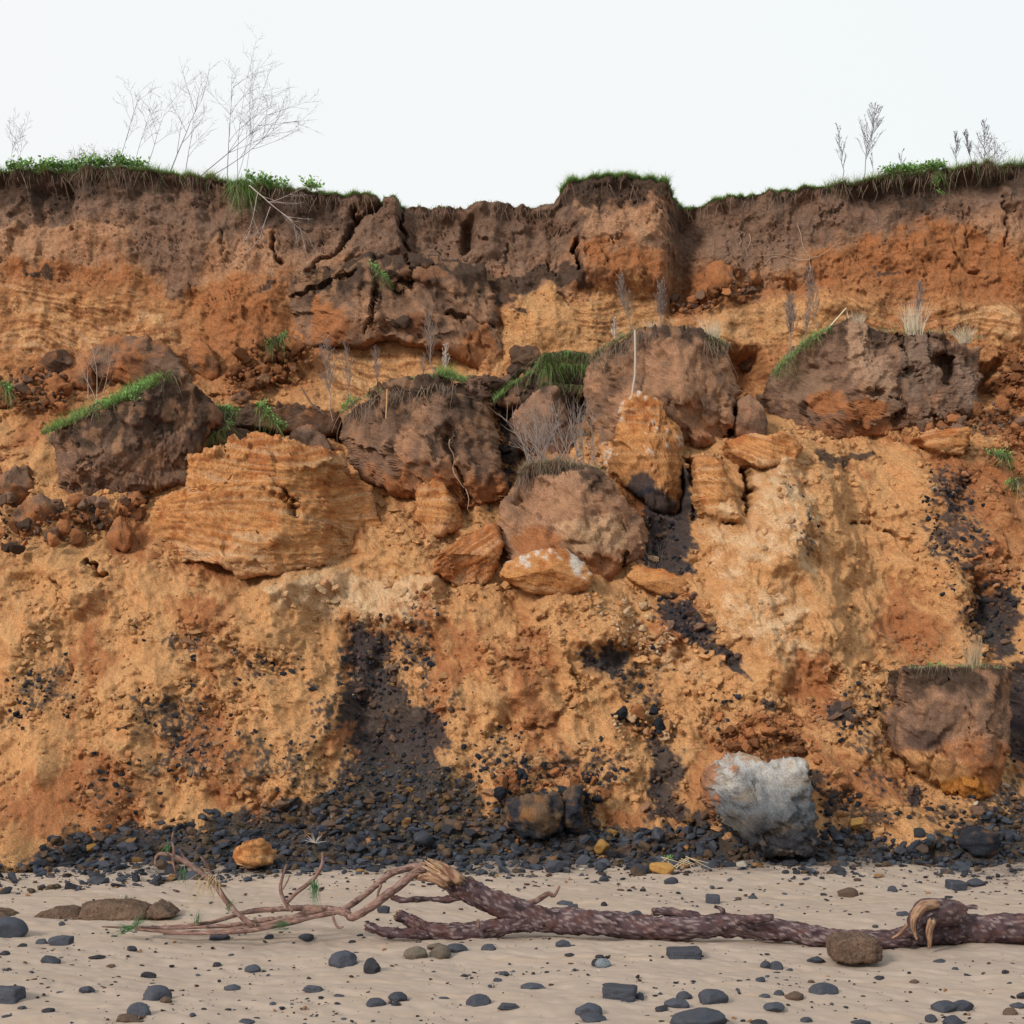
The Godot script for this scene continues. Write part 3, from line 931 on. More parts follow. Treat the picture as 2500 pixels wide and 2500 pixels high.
	for i in Mx + 1:
		for j in My + 1:
			var u := float(i) / Mx
			var w := float(j) / My
			var q: Vector2 = rs[0][i] * (1.0 - w) + rs[2][Mx - i] * w + rs[3][My - j] * (1.0 - u) + rs[1][j] * u
			q -= rs[0][0] * (1.0 - u) * (1.0 - w) + rs[0][Mx] * u * (1.0 - w) + rs[2][Mx] * (1.0 - u) * w + rs[2][0] * u * w
			var li := -1
			if j == 0:
				li = i
			elif i == Mx:
				li = Mx + j
			elif j == My:
				li = Mx + My + (Mx - i)
			elif i == 0:
				li = 2 * Mx + My + (My - j)
			if li >= 0:
				loop[li % na_] = v.size()
				out[li % na_] = q
			var z := 1e9
			for pl in planes:
				z = minf(z, pl[2] + pl[0] * q.x + pl[1] * q.y)
			var wq := q + Vector2(nb.get_noise_2d(q.x * 5.0 + seed_, q.y * 5.0), nb.get_noise_2d(q.y * 5.0, q.x * 5.0 + seed_)) * 0.045
			for st in steps:
				var inside := Geometry2D.is_point_in_polygon(wq, st[0])
				var ds := 1e9
				for m in st[0].size():
					ds = minf(ds, wq.distance_squared_to(Geometry2D.get_closest_point_to_segment(wq, st[0][m], st[0][(m + 1) % st[0].size()])))
				ds = sqrt(ds) * (1.0 if inside else -1.0)
				z += st[1] * sm(-st[2], st[2], ds)
			for ck in cracks:
				var ds := 1e9
				for m in ck.size() - 1:
					ds = minf(ds, wq.distance_to(Geometry2D.get_closest_point_to_segment(wq, ck[m], ck[m + 1])))
				z -= 0.16 * (1.0 - sm(0.006, 0.024, ds))
			z = maxf(z, -thick * 0.3)
			var toedge := mini(mini(i, Mx - i), mini(j, My - j)) * cell
			if toedge < edge_r:
				var ue := 1.0 - toedge / edge_r
				z -= edge_r * 0.8 * (1.0 - sqrt(maxf(0.0, 1.0 - ue * ue)))
			v.append(Vector3(q.x, q.y, z))
	for i in Mx:
		for j in My:
			var a := i * (My + 1) + j
			ix.append_array(PackedInt32Array([a, a + 1, a + My + 1, a + 1, a + My + 2, a + My + 1]))
	var prev := loop
	for i in range(1, ns + 2):
		var cur := PackedInt32Array()
		var s := float(i) / (ns + 1)
		for j in na_:
			var o := out[j]
			var shrink := 1.0 - 0.12 * s if s < 0.75 else lerpf(0.91, 0.0, (s - 0.75) / 0.25)
			cur.append(v.size())
			v.append(Vector3(o.x * shrink, o.y * shrink, lerpf(v[loop[j]].z, -thick, minf(s / 0.75, 1.0))))
		for j in na_:
			var j1 := (j + 1) % na_
			ix.append_array(PackedInt32Array([prev[j], prev[j1], cur[j], prev[j1], cur[j1], cur[j]]))
		prev = cur
	# one winding for all: the front looks to the camera (+z), the sides outwards
	var fm := (Mx / 2 * My + My / 2) * 6
	var fr := (v[ix[fm + 2]] - v[ix[fm]]).cross(v[ix[fm + 1]] - v[ix[fm]])
	if fr.z < 0.0:
		for i in range(0, Mx * My * 6, 3):
			var h := ix[i + 1]
			ix[i + 1] = ix[i + 2]
			ix[i + 2] = h
	var s0 := Mx * My * 6
	var sf := (v[ix[s0 + 2]] - v[ix[s0]]).cross(v[ix[s0 + 1]] - v[ix[s0]])
	if Vector2(sf.x, sf.y).dot(out[0]) < 0.0:
		for i in range(s0, ix.size(), 3):
			var h := ix[i + 1]
			ix[i + 1] = ix[i + 2]
			ix[i + 2] = h
	var n := grid_normals(v, ix)
	var flip := 1.0
	var kind: String = opt.get("kind", "soil")
	var c := PackedColorArray()
	c.resize(v.size())
	var wy0 := 1e9
	var wy1 := -1e9
	for p in out:
		wy0 = minf(wy0, p.y); wy1 = maxf(wy1, p.y)
	var tilt: float = opt.get("tilt", 0.0)
	var off := node.position + Vector3(0, c3.y - node.position.y, 0)
	for i in v.size():
		var p := v[i]
		var g := p + off
		var f1 := na.get_noise_3d(g.x * 2.2, g.y * 2.2, g.z * 2.2)
		var f2 := na.get_noise_3d(g.x * 8.0, g.y * 8.0, g.z * 8.0)
		var f3 := nb.get_noise_3d(g.x * 40.0, g.y * 40.0, g.z * 40.0)
		var gx := g.x + 0.08 * f1 + 0.02 * f3
		var gy := g.y + 0.08 * f2
		var chunk := nv.get_noise_3d(gx * 4.0, gy * 4.0, g.z * 4.0) * 0.7 + nv.get_noise_3d(gx * 10.0, gy * 10.0, g.z * 10.0) * 0.4
		var fa := 0.065 * facet(gx * 2.6 + 0.6 * gy + seed_, gy * 2.9 + 0.5 * g.z, 5) + 0.024 * facet(gx * 7.5 + seed_, gy * 7.0 + 0.8 * g.z, 6)
		var h: float = rough * (f1 * 0.8 + f2 * 0.45 + chunk * opt.get("chunk", 0.2)) + fa * clampf(size * 0.8, 0.2, 1.0) * opt.get("facet", 1.25) + 0.006 * f3
		var t := (wy1 - p.y) / maxf(wy1 - wy0, 0.01)     # 0 at the top
		var sv := 0.0
		var col: Color
		if kind == "sand":
			var s := p.y * cos(tilt) + p.x * sin(tilt) + 0.02 * f1 + p.z * 0.1
			# cross bedding: packets with their own slope
			var pk := nb.get_noise_2d(s * 3.0, p.x * 0.5 + seed_)
			s += p.x * 0.16 * pk
			sv = nb.get_noise_2d(s * 15.0 + seed_, p.x * 0.7) * 0.5 + nb.get_noise_2d(s * 36.0, p.x * 1.3) * 0.45 + 0.25 * f2
			h += (0.006 * sv + 0.007 * sm(0.05, 0.2, sv)) * opt.get("strata", 1.0)
			col = S(192, 120, 72).lerp(S(216, 153, 98), sm(-0.2, 0.3, f1 + 0.5 * f2 + opt.get("paleness", 0.1) + (t - 0.5) * 0.6))
			col = col.lerp(RUST, sm(0.14, 0.40, sv) * 0.5 * opt.get("strata", 1.0))
			col = col.lerp(PALE, sm(0.08, 0.45, -sv) * 0.5 * opt.get("strata", 1.0) + 0.3 * sm(0.75, 0.95, t + 0.2 * f1))
			var ln := absf(nb.get_noise_2d(s * 21.0 + 9.0 + 0.2 * f2, p.x * 1.1 + seed_))
			col = col.lerp(RUST * 0.85, sm(0.08, 0.02, ln) * sm(-0.1, 0.35, f1 + f2) * 0.7 * opt.get("strata", 1.0))
			h -= 0.009 * sm(0.12, 0.0, ln) * sm(-0.35, 0.2, f1 + f2) * opt.get("strata", 1.0)
			if opt.has("chalk"):
				col = col.lerp(CHALK, sm(0.28, 0.46, f2 + 0.4 * f1 + opt.chalk - t * 0.7) * 0.8)
			if opt.has("clay"):
				col = col.lerp(CLAY, sm(opt.clay, opt.clay + 0.08, t + 0.25 * f1 + 0.2 * f2) * 0.92)  # lower end of the piece turns to a dark tone
		elif kind == "soil":
			var m: float = opt.get("humus", 0.2)
			var b: float = opt.get("ochre", 1.2)
			var u := t + 0.22 * f1 + 0.1 * f2
			col = HUMUS.lerp(LOAM, sm(m - 0.05, m + 0.12, u))
			col = col.lerp(TAN, sm(0.0, 0.5, f1 + opt.get("tan", -0.3)) * sm(m, m + 0.2, u) * 0.8)
			col = col.lerp(OCHRE, sm(b - 0.12, b + 0.12, u))
			col = col.lerp(HUMUS, sm(0.2, 0.45, na.get_noise_3d(g.x * 1.7 + 40.0, g.y * 1.7, g.z * 1.7) + 0.3 * f2) * 0.35)
			h += 0.010 * nr.get_noise_2d(g.x * 5.0 + 0.2 * f2, g.y * 2.2)
			var fis := absf(nb.get_noise_3d(g.x * 3.6 + 0.25 * f2, g.y * 0.8 + seed_, g.z * 1.5))
			h -= 0.045 * sm(0.05, 0.0, fis) * sm(0.0, 0.35, nb.get_noise_2d(g.x * 2.5 + seed_, g.y * 2.5))
			var fih := absf(nb.get_noise_3d(g.x * 0.9 + seed_, g.y * 3.0 + 0.3 * f2, g.z * 1.5))
			h -= 0.035 * sm(0.045, 0.0, fih) * sm(0.05, 0.4, nb.get_noise_2d(g.x * 1.7, g.y * 1.7 + seed_))
			col = col.lerp(TAN, sm(0.15, 0.4, nb.get_noise_3d(g.x * 4.5, g.y * 3.0 + 60.0, g.z * 4.5) + 0.4 * f2) * 0.45)
		elif kind == "clod":
			col = LOAM.lerp(OCHRE, sm(-0.25, 0.35, f1 + 0.3 * f2 + opt.get("ochre", 0.0)))
			col = col.lerp(HUMUS, sm(0.1, 0.4, na.get_noise_3d(g.x * 2.7 + 40.0, g.y * 2.7, g.z * 2.7) + opt.get("humus", 0.0)) * 0.8)
		elif kind == "clay":
			col = CLAY.lerp(S(120, 96, 76), sm(0.0, 0.4, f1 + 0.4 * f2 + opt.get("tan", 0.0)))
			col = col.lerp(S(150, 104, 62), sm(0.2, 0.4, na.get_noise_3d(g.x * 3.7 + 40.0, g.y * 3.7, g.z * 3.7)) * 0.6)
			h += 0.04 * nr.get_noise_3d(g.x * 3.0, g.y * 3.0, g.z * 3.0)
		elif kind == "pebbled_mud":
			col = S(120, 98, 84) * (1.0 + 0.3 * f2)
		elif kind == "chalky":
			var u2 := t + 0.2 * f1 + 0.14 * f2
			col = S(202, 198, 194).lerp(S(112, 115, 122), sm(0.12, 0.42, u2))  # whitish upper part also carries painted light from above
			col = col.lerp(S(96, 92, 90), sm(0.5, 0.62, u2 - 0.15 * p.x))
			col = col.lerp(S(74, 74, 80), sm(0.58, 0.74, u2 + 0.22 * p.x))  # shade of the underside painted in, deeper to the right
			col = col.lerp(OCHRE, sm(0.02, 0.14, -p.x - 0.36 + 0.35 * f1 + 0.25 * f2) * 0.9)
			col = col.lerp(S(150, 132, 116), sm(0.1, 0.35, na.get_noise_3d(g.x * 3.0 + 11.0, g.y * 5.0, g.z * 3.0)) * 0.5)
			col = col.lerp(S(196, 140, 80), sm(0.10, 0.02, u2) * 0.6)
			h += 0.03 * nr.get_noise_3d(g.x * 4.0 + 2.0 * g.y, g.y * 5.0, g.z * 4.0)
		if opt.has("mix"):
			for mx in opt.mix:     # patches: [px, py, rx, ry, colour]
				var q := W(mx[0], mx[1], d)
				var e := Vector2((p.x + c3.x - q.x) / (mx[2] * d / F), (p.y + c3.y - q.y) / (mx[3] * d / F)).length()
				col = col.lerp(mx[4], sm(1.15, 0.85, e - 0.5 * f1 - 0.35 * f2) * 0.9)
		var vv := 1.10 + 0.24 * f2 + 0.12 * f3
		c[i] = Color(col.r * vv, col.g * vv, col.b * vv * (1.0 + 0.06 * f1))
		v[i] = p + n[i] * flip * h + Vector3(0, c3.y - node.position.y, 0)
	n = grid_normals(v, ix)
	part(node, opt.get("part", "clod_body"), arrays_mesh(v, n, c, ix), mats.block)
	tag(node, label, category, group)
	node.set_meta("d", d)
	return node

# ------------------------------------------------------------------ rocks
func ico(sub: int) -> Array:
	var t := (1.0 + sqrt(5.0)) / 2.0
	var v: Array = [Vector3(-1, t, 0), Vector3(1, t, 0), Vector3(-1, -t, 0), Vector3(1, -t, 0), Vector3(0, -1, t), Vector3(0, 1, t), Vector3(0, -1, -t), Vector3(0, 1, -t), Vector3(t, 0, -1), Vector3(t, 0, 1), Vector3(-t, 0, -1), Vector3(-t, 0, 1)]
	for i in v.size():
		v[i] = v[i].normalized()
	var f := [0, 11, 5, 0, 5, 1, 0, 1, 7, 0, 7, 10, 0, 10, 11, 1, 5, 9, 5, 11, 4, 11, 10, 2, 10, 7, 6, 7, 1, 8, 3, 9, 4, 3, 4, 2, 3, 2, 6, 3, 6, 8, 3, 8, 9, 4, 9, 5, 2, 4, 11, 6, 2, 10, 8, 6, 7, 9, 8, 1]
	for s in sub:
		var mid := {}
		var g := []
		for i in range(0, f.size(), 3):
			var e := []
			for q in 3:
				var a: int = f[i + q]
				var b: int = f[i + (q + 1) % 3]
				var key := mini(a, b) * 100000 + maxi(a, b)
				if not mid.has(key):
					mid[key] = v.size()
					v.append(((v[a] + v[b]) * 0.5).normalized())
				e.append(mid[key])
			g.append_array([f[i], e[0], e[2], f[i + 1], e[1], e[0], f[i + 2], e[2], e[1], e[0], e[1], e[2]])
		f = g
	return [v, f]

func rock_mesh(seed_: int, sub: int, cuts: int, tight: float, bumpy: float, flat: bool) -> ArrayMesh:
	var r := RandomNumberGenerator.new()
	r.seed = seed_
	var s := ico(sub)
	var pl := []
	for i in cuts:
		pl.append([Vector3(r.randfn(), r.randfn(), r.randfn()).normalized(), r.randf_range(tight, 0.98)])
	var v := PackedVector3Array()
	var c := PackedColorArray()
	for p in s[0]:
		var q := 1.15
		for k in pl:
			var dt: float = k[0].dot(p)
			if dt > 0.05:
				q = minf(q, k[1] / dt)
		q *= 1.0 + bumpy * na.get_noise_3d(p.x * 1.5 + seed_, p.y * 1.5, p.z * 1.5)
		v.append(p * q)
		var m := 1.0 + 0.18 * na.get_noise_3d(p.x * 2.0, p.y * 2.0 + seed_, p.z * 2.0)
		c.append(Color(m, m, m) * 0.8)
	var ix := PackedInt32Array(s[1])
	if flat:
		var v2 := PackedVector3Array()
		var n2 := PackedVector3Array()
		var c2 := PackedColorArray()
		var i2 := PackedInt32Array()
		for i in range(0, ix.size(), 3):
			var nn := (v[ix[i + 1]] - v[ix[i]]).cross(v[ix[i + 2]] - v[ix[i]]).normalized()
			if nn.dot(v[ix[i]]) < 0.0:
				nn = -nn
			for q in 3:
				i2.append(v2.size())
				v2.append(v[ix[i + q]]); n2.append(nn); c2.append(c[ix[i + q]])
		return arrays_mesh(v2, n2, c2, i2)
	var n := grid_normals(v, ix)
	for i in n.size():
		if n[i].dot(v[i]) < 0.0:
			n[i] = -n[i]
	return arrays_mesh(v, n, c, ix)

var tint_cache := {}
func tinted(base: String, col: Color) -> StandardMaterial3D:      # the nearest of a few tones of one material
	var pal: Array = [S(84, 87, 98), S(62, 62, 68), S(112, 92, 80), S(130, 118, 106), S(150, 158, 168), S(206, 198, 184), S(206, 158, 92)] if base == "stone" else [SAND, OCHRE, RUST, PALE, TAN, CLAY, LOAM, HUMUS, CHALK]
	var best := 0
	var bd := 1e9
	var lum := col.get_luminance() + 1e-4
	for i in pal.size():
		var p: Color = pal[i]
		var k := lum / p.get_luminance()
		var e := absf(log(k)) * 0.35 + absf(col.r / lum - p.r / p.get_luminance()) + absf(col.b / lum - p.b / p.get_luminance())
		if e < bd:
			bd = e
			best = i
	var step := clampi(int(round(log(lum / pal[best].get_luminance()) / 0.16)), -3, 3)
	var key := "%s_%d_%d" % [base, best, step]
	if not tint_cache.has(key):
		var m: StandardMaterial3D = mats[base].duplicate()
		var q: Color = pal[best] * (exp(step * 0.16) * 1.25)
		q.a = 1.0
		m.albedo_color = q.linear_to_srgb()
		tint_cache[key] = m
	return tint_cache[key]

func rough_basis(r: RandomNumberGenerator, sx: float, sy: float, sz: float, tip: float) -> Basis:
	return Basis.from_euler(Vector3(r.randf_range(-tip, tip), r.randf() * TAU, r.randf_range(-tip, tip))) * Basis.from_scale(Vector3(sx, sy, sz))

func scatter(called: String, label: String, items: Array, mesh: Mesh, mat: Material) -> void:   # uncountable bits
	var mm := MultiMesh.new()
	mm.transform_format = MultiMesh.TRANSFORM_3D
	mm.use_colors = true
	mm.mesh = mesh
	mm.instance_count = items.size()
	for i in items.size():
		mm.set_instance_transform(i, items[i][0])
		mm.set_instance_color(i, items[i][1])
	var o := MultiMeshInstance3D.new()
	o.name = numbered(called)
	o.multimesh = mm
	o.material_override = mat
	add_child(o)
	tag(o, label, "", "", "stuff")

# ------------------------------------------------------------------ plants
func line_at(pts: Array, s: float) -> Vector3:
	var k := clampf(s, 0.0, 0.9999) * (pts.size() - 1)
	var i := int(k)
	return pts[i].lerp(pts[i + 1], k - i)

var GREEN := S(138, 174, 88)
var GREEN2 := S(98, 132, 76)
var STRAW := S(158, 138, 112)
var DRY := S(120, 100, 84)

func grass_up(mb: MB, pts: Array, count: int, h0: float, h1: float, backd: float, green: float, lean := Vector3(0, 0, 0.1), rise := 0.0) -> void:
	for i in count:
		var p := line_at(pts, rng.randf())
		var bk := rng.randf() * rng.randf() * backd
		p += Vector3(rng.randf_range(-0.02, 0.02), rise * bk - 0.012, -bk)
		var clump := 0.5 + 0.5 * nb.get_noise_2d(p.x * 5.0, p.z * 5.0)
		var dir := (Vector3(rng.randfn() * 0.35, 1.0, rng.randfn() * 0.3) + lean).normalized()
		var a := rng.randf() * PI
		var side := Vector3(cos(a), 0, sin(a))
		var hh := lerpf(h0, h1, rng.randf()) * (0.35 + 1.1 * clump)
		var col := rnd_col(GREEN.lerp(GREEN2, rng.randf()), 0.3) if rng.randf() < green else rnd_col(STRAW.lerp(DRY, rng.randf()), 0.3)
		mb.blade(p, dir, Vector3(rng.randfn() * 0.35, -rng.randf() * 0.5, rng.randf_range(-0.1, 0.5)), hh, rng.randf_range(0.005, 0.010), side, col * 0.85, col, 3)

func grass_hang(mb: MB, pts: Array, count: int, l0: float, l1: float, green: float, thin := 1.0) -> void:
	for i in count:
		var p := line_at(pts, rng.randf()) + Vector3(0, rng.randf_range(-0.02, 0.02), rng.randf_range(-0.03, 0.03))
		var clump := sm(-0.3, 0.5, nb.get_noise_1d(p.x * 4.0 + 30.0))
		var ll := lerpf(l0, l1, rng.randf() * rng.randf()) * (0.35 + 0.9 * clump)
		var out := Vector3(rng.randfn() * 0.35, rng.randf_range(-0.1, 0.5), rng.randf_range(0.25, 0.6))
		var col := rnd_col(GREEN.lerp(GREEN2, rng.randf()), 0.3) if rng.randf() < green else rnd_col(STRAW.lerp(DRY, rng.randf()), 0.35)
		mb.blade(p, out, Vector3(rng.randfn() * 0.25, -1.05, -0.25), ll, rng.randf_range(0.005, 0.009) * thin, Vector3(1, 0, rng.randf_range(-0.4, 0.4)).normalized(), col, col * 0.9, 4)

func roots(mb: MB, pts: Array, count: int, l0: float, l1: float) -> void:
	for i in count:
		var p := line_at(pts, rng.randf()) + Vector3(0, rng.randf_range(-0.08, 0.0), rng.randf_range(0.0, 0.03))
		var ll := lerpf(l0, l1, rng.randf() * rng.randf())
		var q: Array = [p]
		var rad: Array = [0.004]
		var dir := Vector3(rng.randfn() * 0.3, -0.7, 0.35)
		for s in 5:
			dir = (dir + Vector3(rng.randfn() * 0.3, -0.35, -0.12)).normalized()
			p += dir * ll / 5.0
			q.append(p)
			rad.append(0.0038 - 0.0005 * s)
		mb.tube(q, rad, 3, [rnd_col(DRY.lerp(HUMUS, rng.randf() * 0.6), 0.25)])

func weeds(mb: MB, pts: Array, count: int, size: float, spread: float) -> void:     # clumps of broad leaves
	for i in count:
		var p := line_at(pts, rng.randf()) + Vector3(0, 0, -rng.randf() * spread)
		var stems := rng.randi_range(3, 6)
		for s in stems:
			var a := rng.randf() * TAU
			var dir := Vector3(cos(a) * 0.7, rng.randf_range(0.5, 1.3), sin(a) * 0.7).normalized()
			var ll := size * rng.randf_range(0.6, 1.5)
			var side := dir.cross(Vector3(rng.randfn(), rng.randfn(), rng.randfn())).normalized()
			var col := rnd_col(S(112, 152, 76).lerp(GREEN2, rng.randf() * 0.7), 0.22)
			for k in 4:
				var q := p + dir * ll * (0.35 + 0.3 * k)
				var sd := 1.0 if k % 2 == 0 else -1.0
				mb.leaf(q, (dir * 0.6 + side * sd * 0.8).normalized(), dir.cross(side).normalized(), size * rng.randf_range(0.45, 0.8), size * rng.randf_range(0.3, 0.45), col)

func branchy(mb: MB, p: Vector3, dir: Vector3, length: float, rad: float, level: int, col: Color, spread: float, kids: int, curve := 0.12) -> void:
	var q: Array = [p]
	var rr: Array = [rad]
	var segs := 7 if level > 1 else 4
	var d := dir
	var spots := []
	for s in segs:
		d = (d + Vector3(rng.randfn(), rng.randfn() * 0.6 + 0.25, rng.randfn()) * curve).normalized()
		p += d * length / segs
		q.append(p)
		rr.append(rad * (1.0 - 0.75 * (s + 1.0) / segs))
		spots.append([p, d])
	mb.tube(q, rr, 4 if level > 1 else 3, [col])
	if level <= 0:
		return
	for k in kids:
		var sp = spots[clampi(int(segs * (0.25 + 0.75 * (k + rng.randf()) / kids)), 0, segs - 1)]
		var side := Vector3(rng.randfn(), rng.randfn() * 0.35, rng.randfn() * 0.7).normalized()
		branchy(mb, sp[0], (sp[1] + side * spread).normalized(), length * rng.randf_range(0.28, 0.5), maxf(rad * 0.5, 0.0016), level - 1, col, spread, maxi(2, kids - 1), curve)

func plume(mb: MB, p: Vector3, h: float, col: Color, spread: float, side_n: int, seeds: bool) -> void:   # dead upright weed with steep side shoots
	var lean := Vector3(rng.randfn() * 0.08, 1, rng.randfn() * 0.08).normalized()
	var q: Array = []
	var rr: Array = []
	for s in 8:
		q.append(p + lean * h * s / 7.0 + Vector3(nb.get_noise_1d(s * 0.6 + p.x * 9.0), 0, 0) * h * 0.03)
		rr.append(lerpf(0.0065, 0.0024, s / 7.0))
	mb.tube(q, rr, 4, [col])
	for k in side_n:
		var t := lerpf(0.3, 0.97, (k + rng.randf()) / side_n)
		var b := line_at(q, t)
		var a := rng.randf() * TAU
		var dir := (lean + Vector3(cos(a), 0, sin(a)) * (spread * 1.3 + 0.25)).normalized()
		var ll := h * lerpf(0.42, 0.12, t) * rng.randf_range(0.6, 1.3)
		var e := b + dir * ll * 0.5
		var e2 := e + (dir + Vector3(0, 0.5, 0)).normalized() * ll * 0.5
		mb.tube([b, e, e2], [0.0032, 0.0026, 0.0018], 3, [col])
		for m in 2:
			var c1 := b.lerp(e2, rng.randf_range(0.4, 0.9))
			mb.tube([c1, c1 + (dir + Vector3(rng.randfn(), 0.4, rng.randfn()) * 0.5).normalized() * ll * 0.3], [0.0022, 0.0015], 3, [col])
		if seeds:
			for m in 4:
				var c0 := b.lerp(e2, rng.randf_range(0.35, 1.0))
				mb.leaf(c0, Vector3(rng.randfn(), rng.randf() + 0.4, rng.randfn()).normalized(), Vector3(rng.randfn(), rng.randfn(), rng.randfn()).normalized(), 0.022, 0.012, rnd_col(col, 0.3))

func dry_clump(mb: MB, p: Vector3, h: float, count: int, col: Color, spread: float) -> void:
	for i in count:
		var a := rng.randf() * TAU
		var dir := Vector3(cos(a) * spread * rng.randf(), 1, sin(a) * spread * rng.randf()).normalized()
		var b := p + Vector3(cos(a), 0, sin(a)) * rng.randf() * h * 0.2
		mb.blade(b, dir, Vector3(rng.randfn() * 0.2, -0.15 * rng.randf(), rng.randfn() * 0.2), h * rng.randf_range(0.4, 1.0), rng.randf_range(0.004, 0.008), Vector3(1, 0, rng.randf_range(-0.5, 0.5)).normalized(), rnd_col(col, 0.2), rnd_col(col, 0.2), 3)

# ------------------------------------------------------------------ fallen pine limb
func smooth_path(path: Array, per: int) -> Array:
	var out := []
	for i in path.size() - 1:
		var p0 = path[maxi(i - 1, 0)]
		var p1 = path[i]
		var p2 = path[i + 1]
		var p3 = path[mini(i + 2, path.size() - 1)]
		for k in per:
			var t := float(k) / per
			out.append([p1[0].cubic_interpolate(p2[0], p0[0], p3[0], t), lerpf(p1[1], p2[1], t)])
	out.append(path[-1])
	return out

# path entries: [px, py, radius px, d]; bark 1 = thick plated bark, 0 = thin pinkish branch
func limb(parent: Node3D, called: String, path: Array, bark: float, cap := 0.0) -> MeshInstance3D:
	var w := []
	var dl: float = path[0][3]
	for p in path:
		if p.size() > 3:
			dl = p[3]
		w.append([W(p[0], p[1], dl) - parent.position - Vector3(0, p[2] * dl / F * (0.12 if bark > 0.5 else 0.1), 0), p[2] * dl / F * (0.80 if bark > 0.5 else 0.68)])
	var length := 0.0
	for i in w.size() - 1:
		length += w[i][0].distance_to(w[i + 1][0])
	var cell := 0.014 if bark > 0.5 else 0.02
	var sp := smooth_path(w, maxi(3, int(length / cell / (w.size() - 1))))
	var sides := clampi(int(TAU * w[0][1] / 0.011), 7, 40)
	var v := PackedVector3Array()
	var c := PackedColorArray()
	var ix := PackedInt32Array()
	var m := sp.size()
	var seed_: float = path[0][0] * 0.01
	var along := 0.0
	var u := Vector3.UP
	for i in m:
		var t: Vector3 = (sp[mini(i + 1, m - 1)][0] - sp[maxi(i - 1, 0)][0]).normalized()
		u = (u - t * u.dot(t)).normalized()
		var s := t.cross(u)
		var r: float = sp[i][1]
		if i > 0:
			along += sp[i][0].distance_to(sp[i - 1][0])
		for k in sides:
			var a := TAU * k / sides
			var o := s * cos(a) + u * sin(a)
			var q := Vector3(along, cos(a) * r, sin(a) * r)
			var pl := nc.get_noise_3d(q.x * 11.0 + seed_, q.y * 26.0, q.z * 26.0)     # bark plates, long along the limb
			var f := na.get_noise_3d(q.x * 9.0 + seed_ * 3.0, q.y * 16.0, q.z * 16.0)
			var f4 := nb.get_noise_3d(q.x * 40.0, q.y * 70.0, q.z * 70.0 + seed_)
			var lump := nb.get_noise_3d(q.x * 5.0 + seed_ * 7.0, q.y * 5.0, q.z * 5.0)
			var h := r * 0.10 * lump
			var col: Color
			if bark > 0.5:
				h += -0.016 * pl - 0.008 + 0.016 * f + 0.004 * f4
				col = S(104, 84, 88).lerp(S(64, 50, 54), sm(-0.1, 0.4, f))
				col = col.lerp(S(186, 166, 164), sm(0.05, 0.22, na.get_noise_3d(q.x * 14.0 + 70.0 + seed_, q.y * 52.0, q.z * 52.0) - 0.08) * 0.62)
				col = col.lerp(S(44, 34, 36), sm(-0.25, 0.0, pl) * 0.6)
				col = col.lerp(S(110, 76, 70), sm(0.25, 0.4, nb.get_noise_3d(q.x * 6.0, q.y * 9.0 + 33.0, q.z * 9.0)) * 0.5)
			elif bark < -0.5:
				var gr := nb.get_noise_3d(q.x * 5.0 + seed_, q.y * 90.0, q.z * 90.0)
				h += 0.006 * gr + 0.12 * r * f
				col = S(190, 154, 126).lerp(S(128, 92, 76), sm(-0.2, 0.4, gr + 0.5 * f))
				col = col.lerp(S(116, 84, 68), sm(0.2, 0.4, f) * 0.7)
			else:
				h += 0.09 * r * f4 + 0.22 * r * f
				col = S(154, 120, 108).lerp(S(104, 80, 74), sm(-0.15, 0.3, f + 0.4 * f4))
				col = col.lerp(S(196, 172, 164), sm(0.2, 0.4, f4) * 0.5)
			v.append(sp[i][0] + o * maxf(r + h, r * 0.5))
			var vv := 1.0 + 0.18 * f4
			c.append(col * vv)
	for i in m - 1:
		for k in sides:
			var a0 := i * sides + k
			var a1 := i * sides + (k + 1) % sides
			ix.append_array(PackedInt32Array([a0, a1, a0 + sides, a1, a1 + sides, a0 + sides]))
	# ends: broken wood pulled to a ragged point
	for e in [0, m - 1]:
		var b0 := v.size()
		var dirx: Vector3 = (sp[e][0] - sp[1 if e == 0 else m - 2][0]).normalized()
		for k in sides:
			v.append(sp[e][0].lerp(v[e * sides + k], 0.72) + dirx * sp[e][1] * (0.15 + 0.8 * cap * rng.randf()))
			c.append(rnd_col(S(176, 146, 118), 0.2))
		v.append(sp[e][0] + dirx * sp[e][1] * 0.1)
		c.append(rnd_col(S(176, 134, 98), 0.2))
		for k in sides:
			var k1 := (k + 1) % sides
			ix.append_array(PackedInt32Array([e * sides + k, b0 + k, e * sides + k1, e * sides + k1, b0 + k, b0 + k1, b0 + k, b0 + sides, b0 + k1]))
	var n := grid_normals(v, ix)
	for i in m:
		for k in sides:
			if n[i * sides + k].dot(v[i * sides + k] - sp[i][0]) < 0.0:
				n[i * sides + k] = -n[i * sides + k]
	return part(parent, called, arrays_mesh(v, n, c, ix), mats.bark)

